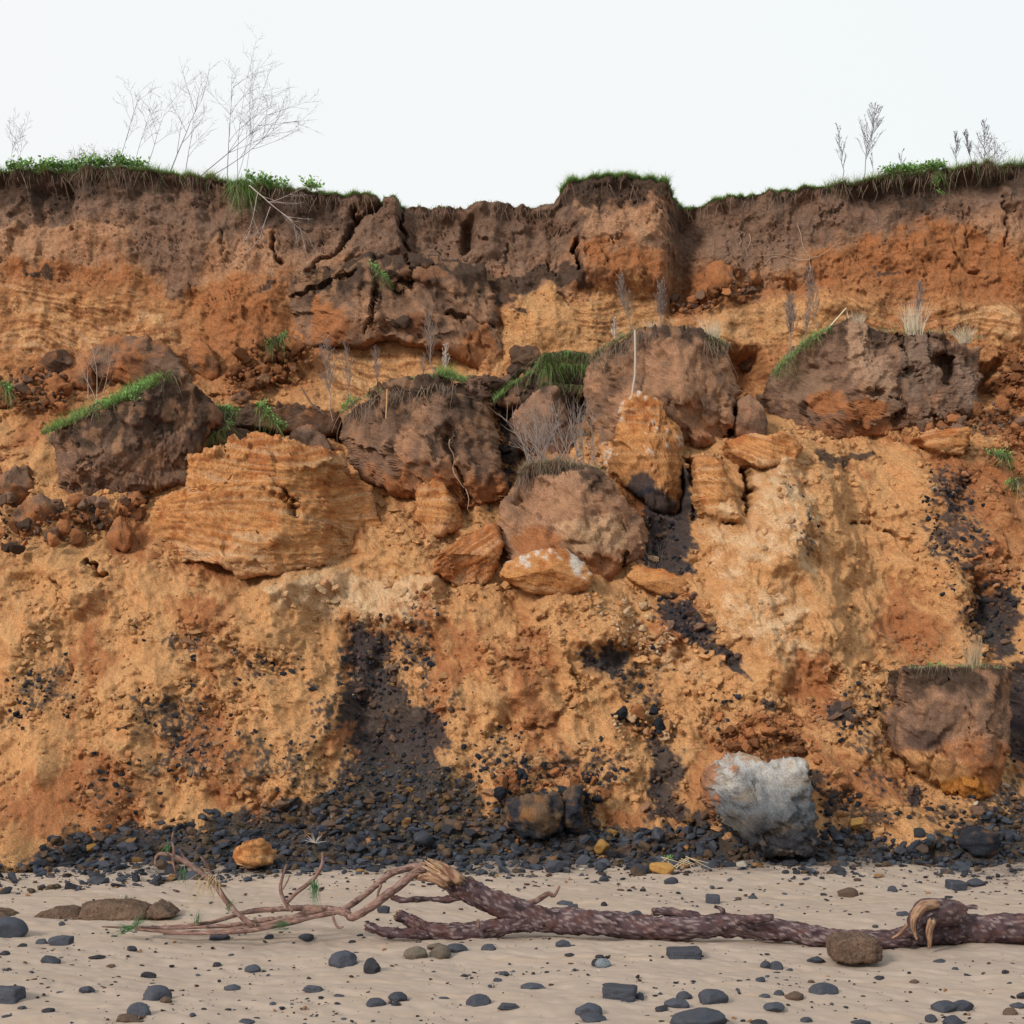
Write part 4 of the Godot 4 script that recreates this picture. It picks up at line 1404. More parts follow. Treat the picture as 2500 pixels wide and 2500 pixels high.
func splinters(parent: Node3D, called: String, at: Vector3, dir: Vector3, count: int, len_: float, rad: float, spread: float) -> void:
	var mb := MB.new()
	for i in count:
		var a := rng.randf() * TAU
		var sd := dir.cross(Vector3(0.2, 0.3, 1)).normalized()
		var up := sd.cross(dir).normalized()
		var o := (sd * cos(a) + up * sin(a)) * rad * sqrt(rng.randf())
		var dd := (dir + o / maxf(rad, 0.001) * spread + Vector3(rng.randfn(), rng.randfn(), rng.randfn()) * 0.1).normalized()
		var ll := len_ * rng.randf_range(0.4, 1.0)
		var p := at - parent.position + o
		var r0 := rng.randf_range(0.006, 0.013)
		var col := rnd_col(S(196, 166, 132).lerp(S(146, 110, 84), rng.randf()), 0.18)
		mb.tube([p - dd * 0.05, p + dd * ll * 0.5, p + dd * ll], [r0, r0 * 0.8, 0.002], 5, [col])
	part(parent, called, mb.commit(), mats.twig)

func needles(parent: Node3D, at: Vector3, dir: Vector3, count: int, ll: float) -> void:
	var mb := MB.new()
	for i in count:
		var dd := (dir + Vector3(rng.randfn(), rng.randfn(), rng.randfn()) * 0.22).normalized()
		var col := rnd_col(S(64, 104, 62), 0.3)
		mb.blade(at - parent.position + Vector3(rng.randfn(), rng.randfn(), rng.randfn()) * 0.012, dd, Vector3(0, -0.1, 0), ll * rng.randf_range(0.6, 1.0), 0.004, dd.cross(Vector3(rng.randfn(), rng.randfn(), rng.randfn())).normalized(), col, col, 2)
	part(parent, "needle_tuft", mb.commit(), mats.leaf)

func build_log() -> void:
	var t := top("fallen_pine_limb", Vector3(W(1400, 2280, 10.8).x, 0.0, -10.8))
	tag(t, "long broken pine limb with dark flaky bark and bare pinkish branches lying on the sand", "driftwood")
	var D := 10.95
	limb(t, "trunk", [[2620, 2262, 43, 10.75], [2500, 2261, 43, 10.75], [2400, 2262, 43, 10.75], [2310, 2264, 42, 10.72], [2250, 2276, 36, 10.65], [2190, 2288, 29, 10.55], [2100, 2291, 28, 10.55], [2010, 2286, 31, 10.6], [1900, 2266, 34, 10.75], [1780, 2256, 35, 10.85], [1660, 2262, 35, 10.8], [1560, 2257, 37, 10.85], [1450, 2250, 38, 10.9], [1360, 2242, 39, D], [1290, 2240, 37, D], [1225, 2258, 30, D], [1150, 2270, 27, 10.9], [1080, 2272, 25, 10.9], [1030, 2262, 21, 10.9], [1000, 2246, 18, 10.9], [972, 2232, 17, 10.9]], 1.0, 0.8)
	limb(t, "limb", [[1330, 2240, 34, D], [1270, 2222, 38, D], [1200, 2196, 37, D], [1140, 2170, 36, D], [1085, 2138, 31, D], [1048, 2112, 22, D]], 1.0, 1.0)
	limb(t, "stub", [[1050, 2275, 20, 10.9], [1000, 2276, 16, 10.85], [950, 2274, 15, 10.85], [895, 2262, 12, 10.85]], 1.0, 1.0)
	limb(t, "stub", [[1700, 2240, 16, 10.85], [1650, 2226, 15, 10.9], [1595, 2223, 11, 10.9]], 1.0, 0.8)
	limb(t, "stub", [[1800, 2245, 13, 10.7], [1840, 2241, 14, 10.62], [1886, 2238, 9, 10.6]], 1.0, 0.8)
	limb(t, "stub", [[1758, 2240, 9, 10.85], [1762, 2222, 7, 10.85], [1745, 2212, 4, 10.85]], 1.0, 0.8)
	limb(t, "knot", [[2340, 2225, 34, 10.62], [2300, 2222, 44, 10.55], [2262, 2222, 42, 10.5], [2240, 2240, 28, 10.42], [2232, 2270, 14, 10.4]], 1.0, 0.6)
	limb(t, "stub", [[2300, 2215, 10, 10.7], [2350, 2213, 8, 10.75], [2385, 2216, 5, 10.75]], 1.0, 0.6)
	limb(t, "stub", [[2405, 2300, 9, 10.75], [2412, 2318, 8, 10.7]], 1.0, 0.2)
	limb(t, "broken_wood", [[2285, 2205, 18, 10.45], [2255, 2210, 20, 10.4], [2236, 2232, 17, 10.37], [2230, 2260, 10, 10.37], [2238, 2292, 4, 10.38]], -1.0, 1.0)
	limb(t, "broken_wood", [[2275, 2248, 16, 10.36], [2268, 2275, 13, 10.36], [2270, 2300, 8, 10.38], [2268, 2314, 4, 10.38]], -1.0, 1.0)
	limb(t, "broken_wood", [[2215, 2258, 8, 10.42], [2195, 2280, 6, 10.4], [2178, 2290, 4, 10.4]], -1.0, 0.6)
	limb(t, "broken_wood", [[1122, 2146, 20, D - 0.09], [1096, 2126, 24, D - 0.07], [1070, 2112, 19, D - 0.03], [1046, 2106, 10, D]], -1.0, 1.0)
	limb(t, "broken_wood", [[1090, 2152, 22, D - 0.1], [1062, 2140, 21, D - 0.07], [1034, 2140, 13, D - 0.03], [1018, 2142, 7, D]], -1.0, 1.0)
	splinters(t, "splinters", W(1066, 2122, D - 0.06), Vector3(-0.8, 0.45, 0.1), 12, 0.12, 0.06, 0.15)
	limb(t, "branch", [[1060, 2120, 17, D], [1025, 2122, 16, D], [965, 2168, 15, 10.9], [905, 2213, 15, 10.85], [862, 2238, 14, 10.85], [845, 2228, 13, 10.9], [790, 2218, 13, 11.0], [740, 2232, 13, 11.0], [660, 2255, 12, 10.95], [560, 2270, 10, 10.9], [450, 2276, 8, 10.9], [330, 2268, 5, 11.0]], 0.0, 0.6)
	limb(t, "branch", [[1060, 2112, 14, D], [1010, 2114, 13, 11.1], [950, 2135, 11, 11.1], [885, 2188, 11, 11.05], [830, 2222, 10, 10.95], [760, 2238, 10, 10.9], [690, 2256, 9, 10.85], [600, 2272, 8, 10.8], [500, 2278, 7, 10.8], [400, 2278, 5, 10.85]], 0.0, 0.6)
	limb(t, "branch", [[850, 2226, 13, 11.05], [780, 2216, 12, 11.1], [690, 2218, 10, 11.2], [600, 2226, 9, 11.2], [520, 2250, 7, 11.1], [410, 2262, 6, 11.1], [300, 2262, 4, 11.1]], 0.0, 0.6)
	limb(t, "branch", [[700, 2240, 9, 11.0], [640, 2246, 9, 11.05], [560, 2258, 8, 11.05], [470, 2264, 6, 11.05], [380, 2266, 5, 11.05], [250, 2262, 3, 11.1]], 0.0, 0.6)
	limb(t, "branch", [[625, 2262, 10, 10.9], [600, 2246, 10, 10.9], [560, 2208, 10, 10.95], [525, 2160, 10, 11.0], [500, 2138, 10, 11.0], [460, 2108, 9, 11.0], [425, 2090, 8, 11.0], [392, 2084, 7, 11.0], [380, 2094, 5, 11.0], [379, 2110, 4, 11.0]], 0.0, 0.3)
	limb(t, "twig", [[424, 2090, 6, 11.0], [424, 2072, 5, 11.0], [420, 2052, 5, 11.0], [424, 2030, 4, 11.0]], 0.0, 0.2)
	limb(t, "twig", [[422, 2090, 4, 11.0], [424, 2112, 4, 11.0], [431, 2136, 2, 11.0]], 0.0, 0.2)
	limb(t, "twig", [[470, 2112, 5, 11.0], [450, 2094, 5, 11.0], [439, 2072, 3, 11.0]], 0.0, 0.2)
	limb(t, "twig", [[520, 2148, 6, 11.0], [508, 2118, 5, 11.0], [490, 2091, 3, 11.0]], 0.0, 0.2)
	limb(t, "branch", [[715, 2222, 9, 11.05], [697, 2204, 8, 11.05], [685, 2172, 7, 11.05], [690, 2140, 5, 11.05], [700, 2110, 4, 11.05]], 0.0, 0.3)
	limb(t, "branch", [[698, 2204, 9, 11.05], [725, 2178, 8, 11.05], [760, 2150, 8, 11.05], [782, 2120, 7, 11.05], [788, 2098, 6, 11.05], [787, 2080, 4, 11.05]], 0.0, 0.3)
	limb(t, "twig", [[690, 2170, 4, 11.05], [700, 2155, 3, 11.05], [708, 2135, 2, 11.05]], 0.0, 0.2)
	limb(t, "twig", [[812, 2226, 6, 10.95], [815, 2245, 5, 10.9], [825, 2264, 5, 10.85], [838, 2262, 3, 10.8]], 0.0, 0.2)
	limb(t, "twig", [[930, 2160, 5, 11.05], [922, 2185, 4, 11.05], [922, 2215, 2, 11.05]], 0.0, 0.2)
	limb(t, "twig", [[1150, 2185, 12, 11.0], [1095, 2194, 10, 11.05], [1040, 2194, 9, 11.1], [985, 2196, 8, 11.1], [955, 2190, 6, 11.1]], 1.0, 0.4)
	limb(t, "branch", [[1265, 2205, 12, 11.0], [1295, 2203, 11, 11.05], [1320, 2192, 10, 11.05], [1340, 2180, 9, 11.05], [1352, 2186, 8, 11.05], [1366, 2164, 4, 11.05]], 0.0, 0.8)
	limb(t, "twig", [[1168, 2262, 8, 10.8], [1167, 2245, 6, 10.78]], 0.0, 0.4)
	needles(t, W(766, 2155, 11.0), Vector3(0.05, -1, 0.1), 60, 0.16)
	needles(t, W(330, 2258, 11.0), Vector3(0.6, 0.5, 0.2), 50, 0.13)
	needles(t, W(320, 2266, 10.9), Vector3(-0.8, 0.1, 0.2), 40, 0.14)
	needles(t, W(480, 2250, 11.05), Vector3(0.3, 0.8, 0.2), 26, 0.12)
	needles(t, W(555, 2222, 10.95), Vector3(0.4, 0.8, 0.2), 26, 0.12)
	needles(t, W(700, 2258, 10.8), Vector3(-0.6, 0.1, 0.3), 40, 0.12)
	needles(t, W(450, 2125, 11.0), Vector3(0.0, -0.9, 0.2), 26, 0.12)
	needles(t, W(412, 2062, 11.0), Vector3(-0.2, -0.9, 0.2), 18, 0.08)
	var mb := MB.new()      # dried weed caught on the raised branch
	for i in 60:
		var p := W(rng.randf_range(478, 535), rng.randf_range(2132, 2160), 10.97) - t.position
		var col := rnd_col(S(150, 128, 98), 0.25)
		mb.blade(p, Vector3(rng.randfn() * 0.4, -0.6, rng.randfn() * 0.3), Vector3(rng.randfn() * 0.2, -0.5, 0), rng.randf_range(0.06, 0.2), 0.004, Vector3(1, 0, 0.3).normalized(), col, col, 3)
	part(t, "tangled_weed", mb.commit(), mats.twig)

# ------------------------------------------------------------------ stones and rubble
const ORD := ["leftmost", "second", "third", "fourth", "fifth", "sixth", "seventh", "eighth", "ninth", "tenth", "eleventh", "twelfth", "thirteenth", "fourteenth", "fifteenth", "sixteenth", "seventeenth", "eighteenth", "nineteenth", "twentieth", "twenty-first", "twenty-second", "twenty-third", "twenty-fourth", "twenty-fifth", "twenty-sixth", "twenty-seventh", "twenty-eighth"]
# [px, py of its foot, width px, height px, shape: r round, a angular, f flat, b brick, tone: 0 blue grey 1 dark 2 brown 3 pale]
var STONES := [
	[12, 2288, 92, 42, "r", 0], [151, 2309, 56, 31, "a", 0], [103, 2305, 28, 12, "r", 0], [122, 2354, 46, 19, "f", 0], [18, 2446, 82, 37, "b", 0], [382, 2443, 62, 34, "r", 0], [405, 2449, 25, 14, "r", 2], [214, 2425, 38, 14, "f", 0], [363, 2389, 33, 21, "a", 1], [340, 2480, 52, 28, "r", 0], [314, 2496, 58, 15, "f", 2], [538, 2297, 47, 21, "a", 0], [657, 2296, 21, 14, "a", 0], [750, 2297, 37, 14, "f", 0], [839, 2359, 62, 32, "r", 0], [615, 2375, 37, 18, "a", 0], [568, 2417, 36, 13, "f", 0], [764, 2423, 47, 15, "f", 0], [321, 2323, 24, 12, "a", 1], [238, 2341, 37, 8, "f", 1], [601, 2500, 36, 11, "f", 0], [151, 2261, 15, 10, "r", 0], [531, 2360, 23, 9, "f", 1], [666, 2455, 15, 8, "r", 0], [54, 2312, 24, 8, "f", 1], [10, 2334, 26, 12, "a", 1], [270, 2362, 20, 9, "a", 2], [55, 2465, 22, 8, "f", 0], [120, 2472, 32, 10, "f", 1], [18, 2484, 24, 7, "f", 0], [470, 2481, 14, 7, "r", 0], [880, 2287, 16, 6, "f", 1], [860, 2302, 18, 6, "f", 1], [826, 2436, 26, 7, "f", 0],
	[910, 2375, 39, 34, "a", 1], [1012, 2342, 54, 28, "a", 3], [1073, 2337, 48, 27, "a", 3], [1063, 2318, 36, 14, "a", 3], [1115, 2325, 47, 17, "r", 0], [1194, 2321, 33, 14, "r", 0], [1375, 2313, 33, 16, "r", 0], [1471, 2362, 36, 20, "r", 4], [1455, 2356, 20, 14, "r", 1], [1215, 2398, 19, 14, "a", 0], [1231, 2381, 23, 9, "f", 0], [1133, 2387, 18, 8, "r", 1], [1301, 2417, 51, 15, "r", 0], [1513, 2439, 92, 31, "b", 0], [1562, 2440, 20, 15, "r", 0], [916, 2458, 45, 17, "r", 0], [971, 2446, 41, 20, "r", 0], [967, 2457, 21, 9, "r", 1], [1168, 2456, 53, 24, "r", 0], [1240, 2465, 51, 14, "f", 0], [1437, 2478, 57, 25, "r", 0], [1448, 2495, 57, 18, "r", 0], [937, 2230, 29, 24, "a", 0], [1399, 2223, 27, 17, "b", 0], [1378, 2209, 35, 10, "f", 0], [1548, 2246, 40, 25, "a", 0], [1636, 2164, 35, 16, "a", 0], [1475, 2154, 22, 15, "a", 0], [1177, 2136, 25, 18, "a", 0], [1149, 2155, 24, 15, "a", 2], [1193, 2153, 15, 8, "a", 1], [1241, 2147, 14, 8, "a", 1], [1475, 2213, 14, 10, "r", 1], [1570, 2177, 14, 8, "a", 1], [1391, 2334, 22, 7, "f", 1], [1465, 2339, 22, 7, "f", 1], [1491, 2406, 12, 6, "r", 1], [1480, 2407, 18, 7, "f", 1], [1082, 2442, 26, 6, "f", 0],
	[1670, 2340, 91, 24, "b", 0], [1740, 2205, 39, 23, "b", 0], [1803, 2199, 14, 11, "a", 2], [1838, 2195, 19, 9, "r", 0], [2066, 2188, 51, 20, "a", 2], [2179, 2177, 21, 13, "r", 0], [2334, 2173, 50, 25, "b", 0], [2384, 2164, 43, 16, "r", 0], [2203, 2235, 27, 12, "a", 0], [1918, 2133, 17, 11, "a", 1], [1945, 2135, 19, 12, "b", 1], [1870, 2364, 24, 16, "r", 0], [1894, 2367, 31, 18, "r", 0], [1995, 2350, 42, 13, "f", 0], [1856, 2396, 21, 13, "a", 0], [2011, 2428, 64, 23, "r", 0], [1739, 2455, 68, 34, "a", 0], [1671, 2441, 34, 18, "r", 0], [1652, 2461, 53, 20, "r", 0], [1614, 2469, 27, 16, "a", 1], [1890, 2467, 48, 22, "a", 0], [1902, 2433, 23, 14, "r", 0], [1939, 2441, 40, 18, "r", 2], [1866, 2437, 25, 9, "r", 0], [1700, 2512, 128, 40, "a", 0], [1852, 2502, 37, 11, "r", 1], [1968, 2496, 26, 11, "r", 0], [2101, 2502, 41, 10, "r", 0], [2304, 2474, 62, 26, "a", 0], [2348, 2469, 54, 31, "a", 0], [2273, 2492, 26, 14, "r", 0], [2329, 2507, 46, 24, "r", 0], [2467, 2480, 31, 17, "r", 2], [2485, 2462, 34, 12, "r", 0], [2494, 2439, 22, 15, "a", 1], [2148, 2391, 24, 7, "f", 1], [2294, 2350, 27, 8, "f", 0], [1980, 2400, 15, 7, "r", 2], [1928, 2371, 16, 6, "r", 0], [2456, 2376, 18, 8, "a", 1], [2137, 2265, 14, 6, "r", 0], [2315, 2193, 20, 7, "a", 1], [2088, 2135, 16, 7, "a", 1], [2010, 2187, 16, 6, "a", 1], [2232, 2401, 20, 9, "r", 2], [2333, 2368, 16, 6, "f", 0], [2466, 2403, 14, 5, "f", 1]]

func ground_d(py: float, px: float) -> float:
	var d := EYE * F / (py - HY)
	for i in 5:
		var p := W(px, py, d)
		d = (EYE - ground(p.x, -d)) * F / (py - HY)
	return d

func build_stones() -> void:
	var shapes := {"r": [], "a": [], "f": [], "b": []}
	for k in 6:
		shapes.r.append(rock_mesh(100 + k, 3, 7, 0.8, 0.10, false))
		shapes.a.append(rock_mesh(200 + k, 3, 12, 0.6, 0.09, false))
		shapes.f.append(rock_mesh(300 + k, 3, 9, 0.7, 0.10, false))
	for k in 4:      # brick-like pieces of mudstone
		var s := ico(4)
		var v := PackedVector3Array()
		var c := PackedColorArray()
		for p in s[0]:
			var q: float = pow(pow(absf(p.x), 9.0) + pow(absf(p.y), 9.0) + pow(absf(p.z), 9.0), -1.0 / 9.0)
			q *= 1.0 + 0.08 * na.get_noise_3d(p.x * 1.3 + k * 9.0, p.y * 1.3, p.z * 1.3)
			v.append(p * q * 0.85)
			var m := 0.8 * (1.0 + 0.18 * na.get_noise_3d(p.x * 2.0, p.y * 2.0 + k, p.z * 2.0))
			c.append(Color(m, m, m))
		var ixx := PackedInt32Array(s[1])
		var n := grid_normals(v, ixx)
		for i in n.size():
			if n[i].dot(v[i]) < 0.0:
				n[i] = -n[i]
		shapes.b.append(arrays_mesh(v, n, c, ixx))
	var tones := [S(84, 87, 98), S(64, 64, 70), S(110, 92, 82), S(128, 118, 108), S(150, 158, 166)]
	var tone_words := ["blue-grey", "dark", "brownish", "grey and brown lumpy", "pale blue-grey"]
	var shape_words := {"r": "rounded", "a": "angular", "f": "flat", "b": "block-shaped"}
	var bands := [["in the row farthest behind the limb", 0, 2184], ["in the row just behind the limb", 2184, 2292], ["in the row just before the limb", 2292, 2345], ["midway between limb and bottom edge", 2345, 2412], ["in second row above bottom edge", 2412, 2453], ["in row nearest bottom edge", 2453, 2600]]
	for b in bands:
		var row := STONES.filter(func(s): return s[1] >= b[1] and s[1] < b[2])
		row.sort_custom(func(p, q): return p[0] < q[0])
		for i in row.size():
			var s = row[i]
			var d := ground_d(s[1], s[0])
			var w: float = s[2] * d / F
			var h: float = s[3] * d / F
			d += w * 0.25
			var p := W(s[0], s[1], d)
			var o := MeshInstance3D.new()
			o.name = numbered("beach_stone")
			var pick: Array = shapes[s[4]]
			o.mesh = pick[i % pick.size()]
			o.material_override = tinted("stone", rnd_col(tones[s[5]], 0.14))
			add_child(o)
			var yaw := rng.randf_range(-0.25, 0.25) + (PI if rng.randf() < 0.5 else 0.0)
			o.basis = Basis.from_euler(Vector3(rng.randf_range(-0.08, 0.08), yaw, rng.randf_range(-0.07, 0.07))) * Basis.from_scale(Vector3(w * 0.52, h * 0.72, w * rng.randf_range(0.34, 0.5)))
			o.position = Vector3(p.x, ground(p.x, -d) + h * 0.24, -d)
			var where: String = ORD[mini(i, ORD.size() - 1)] + (" " if i == 0 else " from left ")
			tag(o, "%s %s stone, %s%s" % [tone_words[s[5]], shape_words[s[4]], where, b[0]], "stone", "loose stones on the beach")
	# pebbles and flakes too many to count, and the larger ones of them singly
	var peb := []
	var r := RandomNumberGenerator.new()
	r.seed = 77
	var tries := 0
	while peb.size() < 4300 and tries < 120000:
		tries += 1
		var d := r.randf_range(8.0, 15.2)
		var x := r.randf_range(-0.34, 0.34) * d
		var k := nb.get_noise_2d(x * 1.1, d * 1.6) * 0.7 + nb.get_noise_2d(x * 4.0 + 5.0, d * 5.0) * 0.5
		var dens := sm(-0.15, 0.6, k) * (0.45 + 0.8 * sm(11.5, 8.0, d)) + 0.9 * sm(13.0, 14.8, d + 0.5 * k) + 0.06
		if x < -0.4 and d < 10.5:
			dens *= 1.6
		if r.randf() > dens:
			continue
		var sz := 0.0028 + 0.012 * pow(r.randf(), 3.5) * (1.0 + 1.2 * sm(12.5, 14.5, d))
		var col: Color = [S(58, 60, 68), S(70, 72, 82), S(50, 46, 48), S(104, 74, 58), S(92, 98, 108)][r.randi() % 5]
		var q := r.randf()
		if q > 0.97:
			col = S(206, 200, 190)
		elif q > 0.93:
			col = S(176, 128, 84)
		peb.append([Transform3D(rough_basis(r, sz * r.randf_range(0.8, 1.7), sz * r.randf_range(0.35, 0.8), sz, 0.25), Vector3(x, ground(x, -d) + sz * 0.25, -d)), col * 1.25, sz])
	peb.sort_custom(func(a, b): return a[2] > b[2])
	var pm := rock_mesh(401, 1, 8, 0.6, 0.1, true)
	for i in 150:
		var o := MeshInstance3D.new()
		o.name = numbered("pebble")
		o.mesh = pm
		o.material_override = tinted("stone", peb[i][1] * 0.8)
		o.transform = peb[i][0]
		add_child(o)
		tag(o, "small dark pebble lying loose on the sand", "pebble", "pebbles on the sand")
	scatter("pebble_litter", "tiny dark pebbles and flakes strewn over the sand", peb.slice(150), pm, mats.stone)

func build_foot_scree() -> void:
	var r := RandomNumberGenerator.new()
	r.seed = 91
	var list := []
	var Lfoot := layer("foot")
	var tries := 0
	while list.size() < 24000 and tries < 300000:
		tries += 1
		var p: Vector3
		var x := r.randf_range(-5.3, 5.3)
		var big := 1.0
		if r.randf() < 0.62:
			var y := r.randf_range(-0.02, 1.0)
			if look(Lfoot, x, y) < 0.15 + 0.6 * r.randf():
				continue
			p = surf(x, y)[0]
			if p.y < ground(p.x, p.z):
				continue
			big = lerpf(1.0, 0.55, sm(0.3, 0.8, y))
		else:
			var d := 15.4 - 2.3 * pow(r.randf(), 2.0)
			var left := sm(-1.0, -3.5, x)
			var k := nb.get_noise_2d(x * 0.9, d * 1.2) * 0.6 + nb.get_noise_2d(x * 3.0 + 5.0, d * 4.0) * 0.4
			if r.randf() > sm(14.2 - 0.9 * left, 15.0 - 0.7 * left, d + 0.7 * k):
				continue
			p = Vector3(x, ground(x, -d), -d)
		var sz := (0.006 + 0.062 * pow(r.randf(), 10.0)) * big
		var q := r.randf()
		var col := S(88, 93, 106).lerp(S(58, 60, 68), r.randf())
		if q > 0.82:
			col = S(104, 86, 70)
		elif q > 0.79:
			col = S(158, 118, 78)
		elif q > 0.787:
			col = S(190, 178, 160)
		if p.y > 0.3 and r.randf() < 0.45:
			col = col.lerp(S(122, 94, 66), 0.8)
		list.append([Transform3D(rough_basis(r, sz * r.randf_range(0.8, 1.5), sz * r.randf_range(0.5, 1.0), sz * r.randf_range(0.7, 1.2), 0.5), p + Vector3(0, sz * 0.25, sz * 0.15)), rnd_col(col, 0.2) * 1.25, sz])
	list.sort_custom(func(a, b): return a[2] > b[2])
	var hero := []
	for k in 5:
		hero.append(rock_mesh(500 + k, 2, 10, 0.42, 0.08, true))
	for i in mini(280, list.size()):
		var o := MeshInstance3D.new()
		o.name = numbered("scree_stone")
		o.mesh = hero[i % 5]
		o.material_override = tinted("stone", list[i][1] * 0.8)
		o.transform = list[i][0]
		add_child(o)
		tag(o, "dark angular mudstone piece in the scree band at the foot of the cliff", "stone", "scree stones along the cliff foot")
	scatter("foot_scree", "fine dark scree heaped along the foot of the cliff", list.slice(280), rock_mesh(521, 1, 9, 0.38, 0.1, true), mats.stone)

func build_talus_clods() -> void:
	var r := RandomNumberGenerator.new()
	r.seed = 133
	var list := []
	var Lclay := layer("clay")
	var Lmott := layer("mottled")
	var Lsand := layer("sand")
	var tries := 0
	while list.size() < 46000 and tries < 340000:
		tries += 1
		var x := r.randf_range(-6.0, 6.0)
		var y := r.randf_range(0.2, 5.4)
		var dk := maxf(look(Lclay, x, y), look(Lmott, x, y))
		var k := nb.get_noise_2d(x * 1.3 + 11.0, y * 1.3) * 0.6 + nb.get_noise_2d(x * 4.0, y * 4.0) * 0.5
		if r.randf() > (sm(-0.1, 0.7, k + 0.6 * dk) + 0.04) * (1.0 - 0.85 * look(Lsand, x, y)):
			continue
		var s := surf(x, y)
		var sz := 0.005 + 0.05 * pow(r.randf(), 12.0)
		var c0: Color = s[2]
		var q := r.randf()
		var col := c0.lerp([SAND, OCHRE, RUST, PALE, TAN][r.randi() % 5], 0.2)
		if dk > 0.3 and q < 0.7 * dk:
			col = rnd_col(CLAY, 0.25)
		elif q > 0.997:
			col = CHALK.lerp(SAND, 0.4)
		col = rnd_col(col, 0.14)
		if col.get_luminance() < 0.08:
			sz *= 0.7
		list.append([Transform3D(rough_basis(r, sz * r.randf_range(0.8, 1.6), sz * r.randf_range(0.5, 1.0), sz * r.randf_range(0.7, 1.2), 0.6), s[0] + s[1] * sz * 0.2), col * 1.32, sz])
	list.sort_custom(func(a, b): return a[2] > b[2])
	var hero := []
	for k in 5:
		hero.append(rock_mesh(600 + k, 3, 9, 0.4, 0.25, false))
	for i in mini(260, list.size()):
		var o := MeshInstance3D.new()
		o.name = numbered("earth_clod")
		o.mesh = hero[i % 5]
		o.material_override = tinted("clod", list[i][1] * 0.82)
		o.transform = list[i][0]
		add_child(o)
		tag(o, "fist-sized lump of earth resting on the sandy landslip slope", "clod", "lumps of earth on the slope")
	scatter("slope_crumbs", "crumbs of sand and clay littering the landslip slope", list.slice(260), rock_mesh(621, 1, 8, 0.45, 0.15, true), mats.clod)

# piles of broken soil: [polygon px, count, size0, size1, colours, forward m, label, group]
func rubble(poly: Array, count: int, s0: float, s1: float, colours: Array, fwd: float, label: String, group: String, seed_: int) -> void:
	var r := RandomNumberGenerator.new()
	r.seed = seed_
	var pg := PackedVector2Array()
	var lo := Vector2(1e9, 1e9)
	var hi := -lo
	for p in poly:
		pg.append(Vector2(p[0], p[1]))
		lo = lo.min(pg[-1]); hi = hi.max(pg[-1])
	var heros := []
	for k in 4:
		heros.append(rock_mesh(seed_ + k, 3, 8, 0.28, 0.2, false))
	var small := []
	var n := 0
	while n < count:
		var q := Vector2(r.randf_range(lo.x, hi.x), r.randf_range(lo.y, hi.y))
		if not Geometry2D.is_point_in_polygon(q, pg):
			continue
		n += 1
		var big := n < count * 0.13
		var sz := r.randf_range(lerpf(s0, s1, 0.35), s1) if big else s0 * r.randf_range(0.35, 1.1)
		var b := C(q.x, q.y)
		var s := surf(b.x, b.y)
		var at: Vector3 = s[0] + Vector3(0, 0, fwd * (r.randf_range(0.75, 1.05) if seed_ == 1300 else r.randf_range(0.2, 1.0)))
		var tr := Transform3D(rough_basis(r, sz * r.randf_range(0.8, 1.3), sz * r.randf_range(0.7, 1.1), sz, 0.6), at)
		var col: Color = rnd_col(colours[r.randi() % colours.size()], 0.2)
		if big:
			var o := MeshInstance3D.new()
			o.name = numbered("soil_lump")
			o.mesh = heros[n % 4]
			o.material_override = tinted("clod", col)
			o.transform = tr
			add_child(o)
			tag(o, label, "clod", group)
		else:
			small.append([tr, col * 1.22])
	scatter("soil_crumbs", "loose crumbs among " + group, small, rock_mesh(seed_ + 9, 1, 8, 0.45, 0.15, true), mats.clod)

# ------------------------------------------------------------------ what fell from the cliff
func Z4(a: Array) -> Array: return a.map(func(p): return [p[0] * 0.4658, 800.0 + p[1] * 0.4658])
func Z5(a: Array) -> Array: return a.map(func(p): return [800.0 + p[0] * 0.4658, 800.0 + p[1] * 0.4658])
func Z6(a: Array) -> Array: return a.map(func(p): return [1600.0 + p[0] * 0.4658, 700.0 + p[1] * 0.4658])

var BL := {}      # the blocks that carry turf

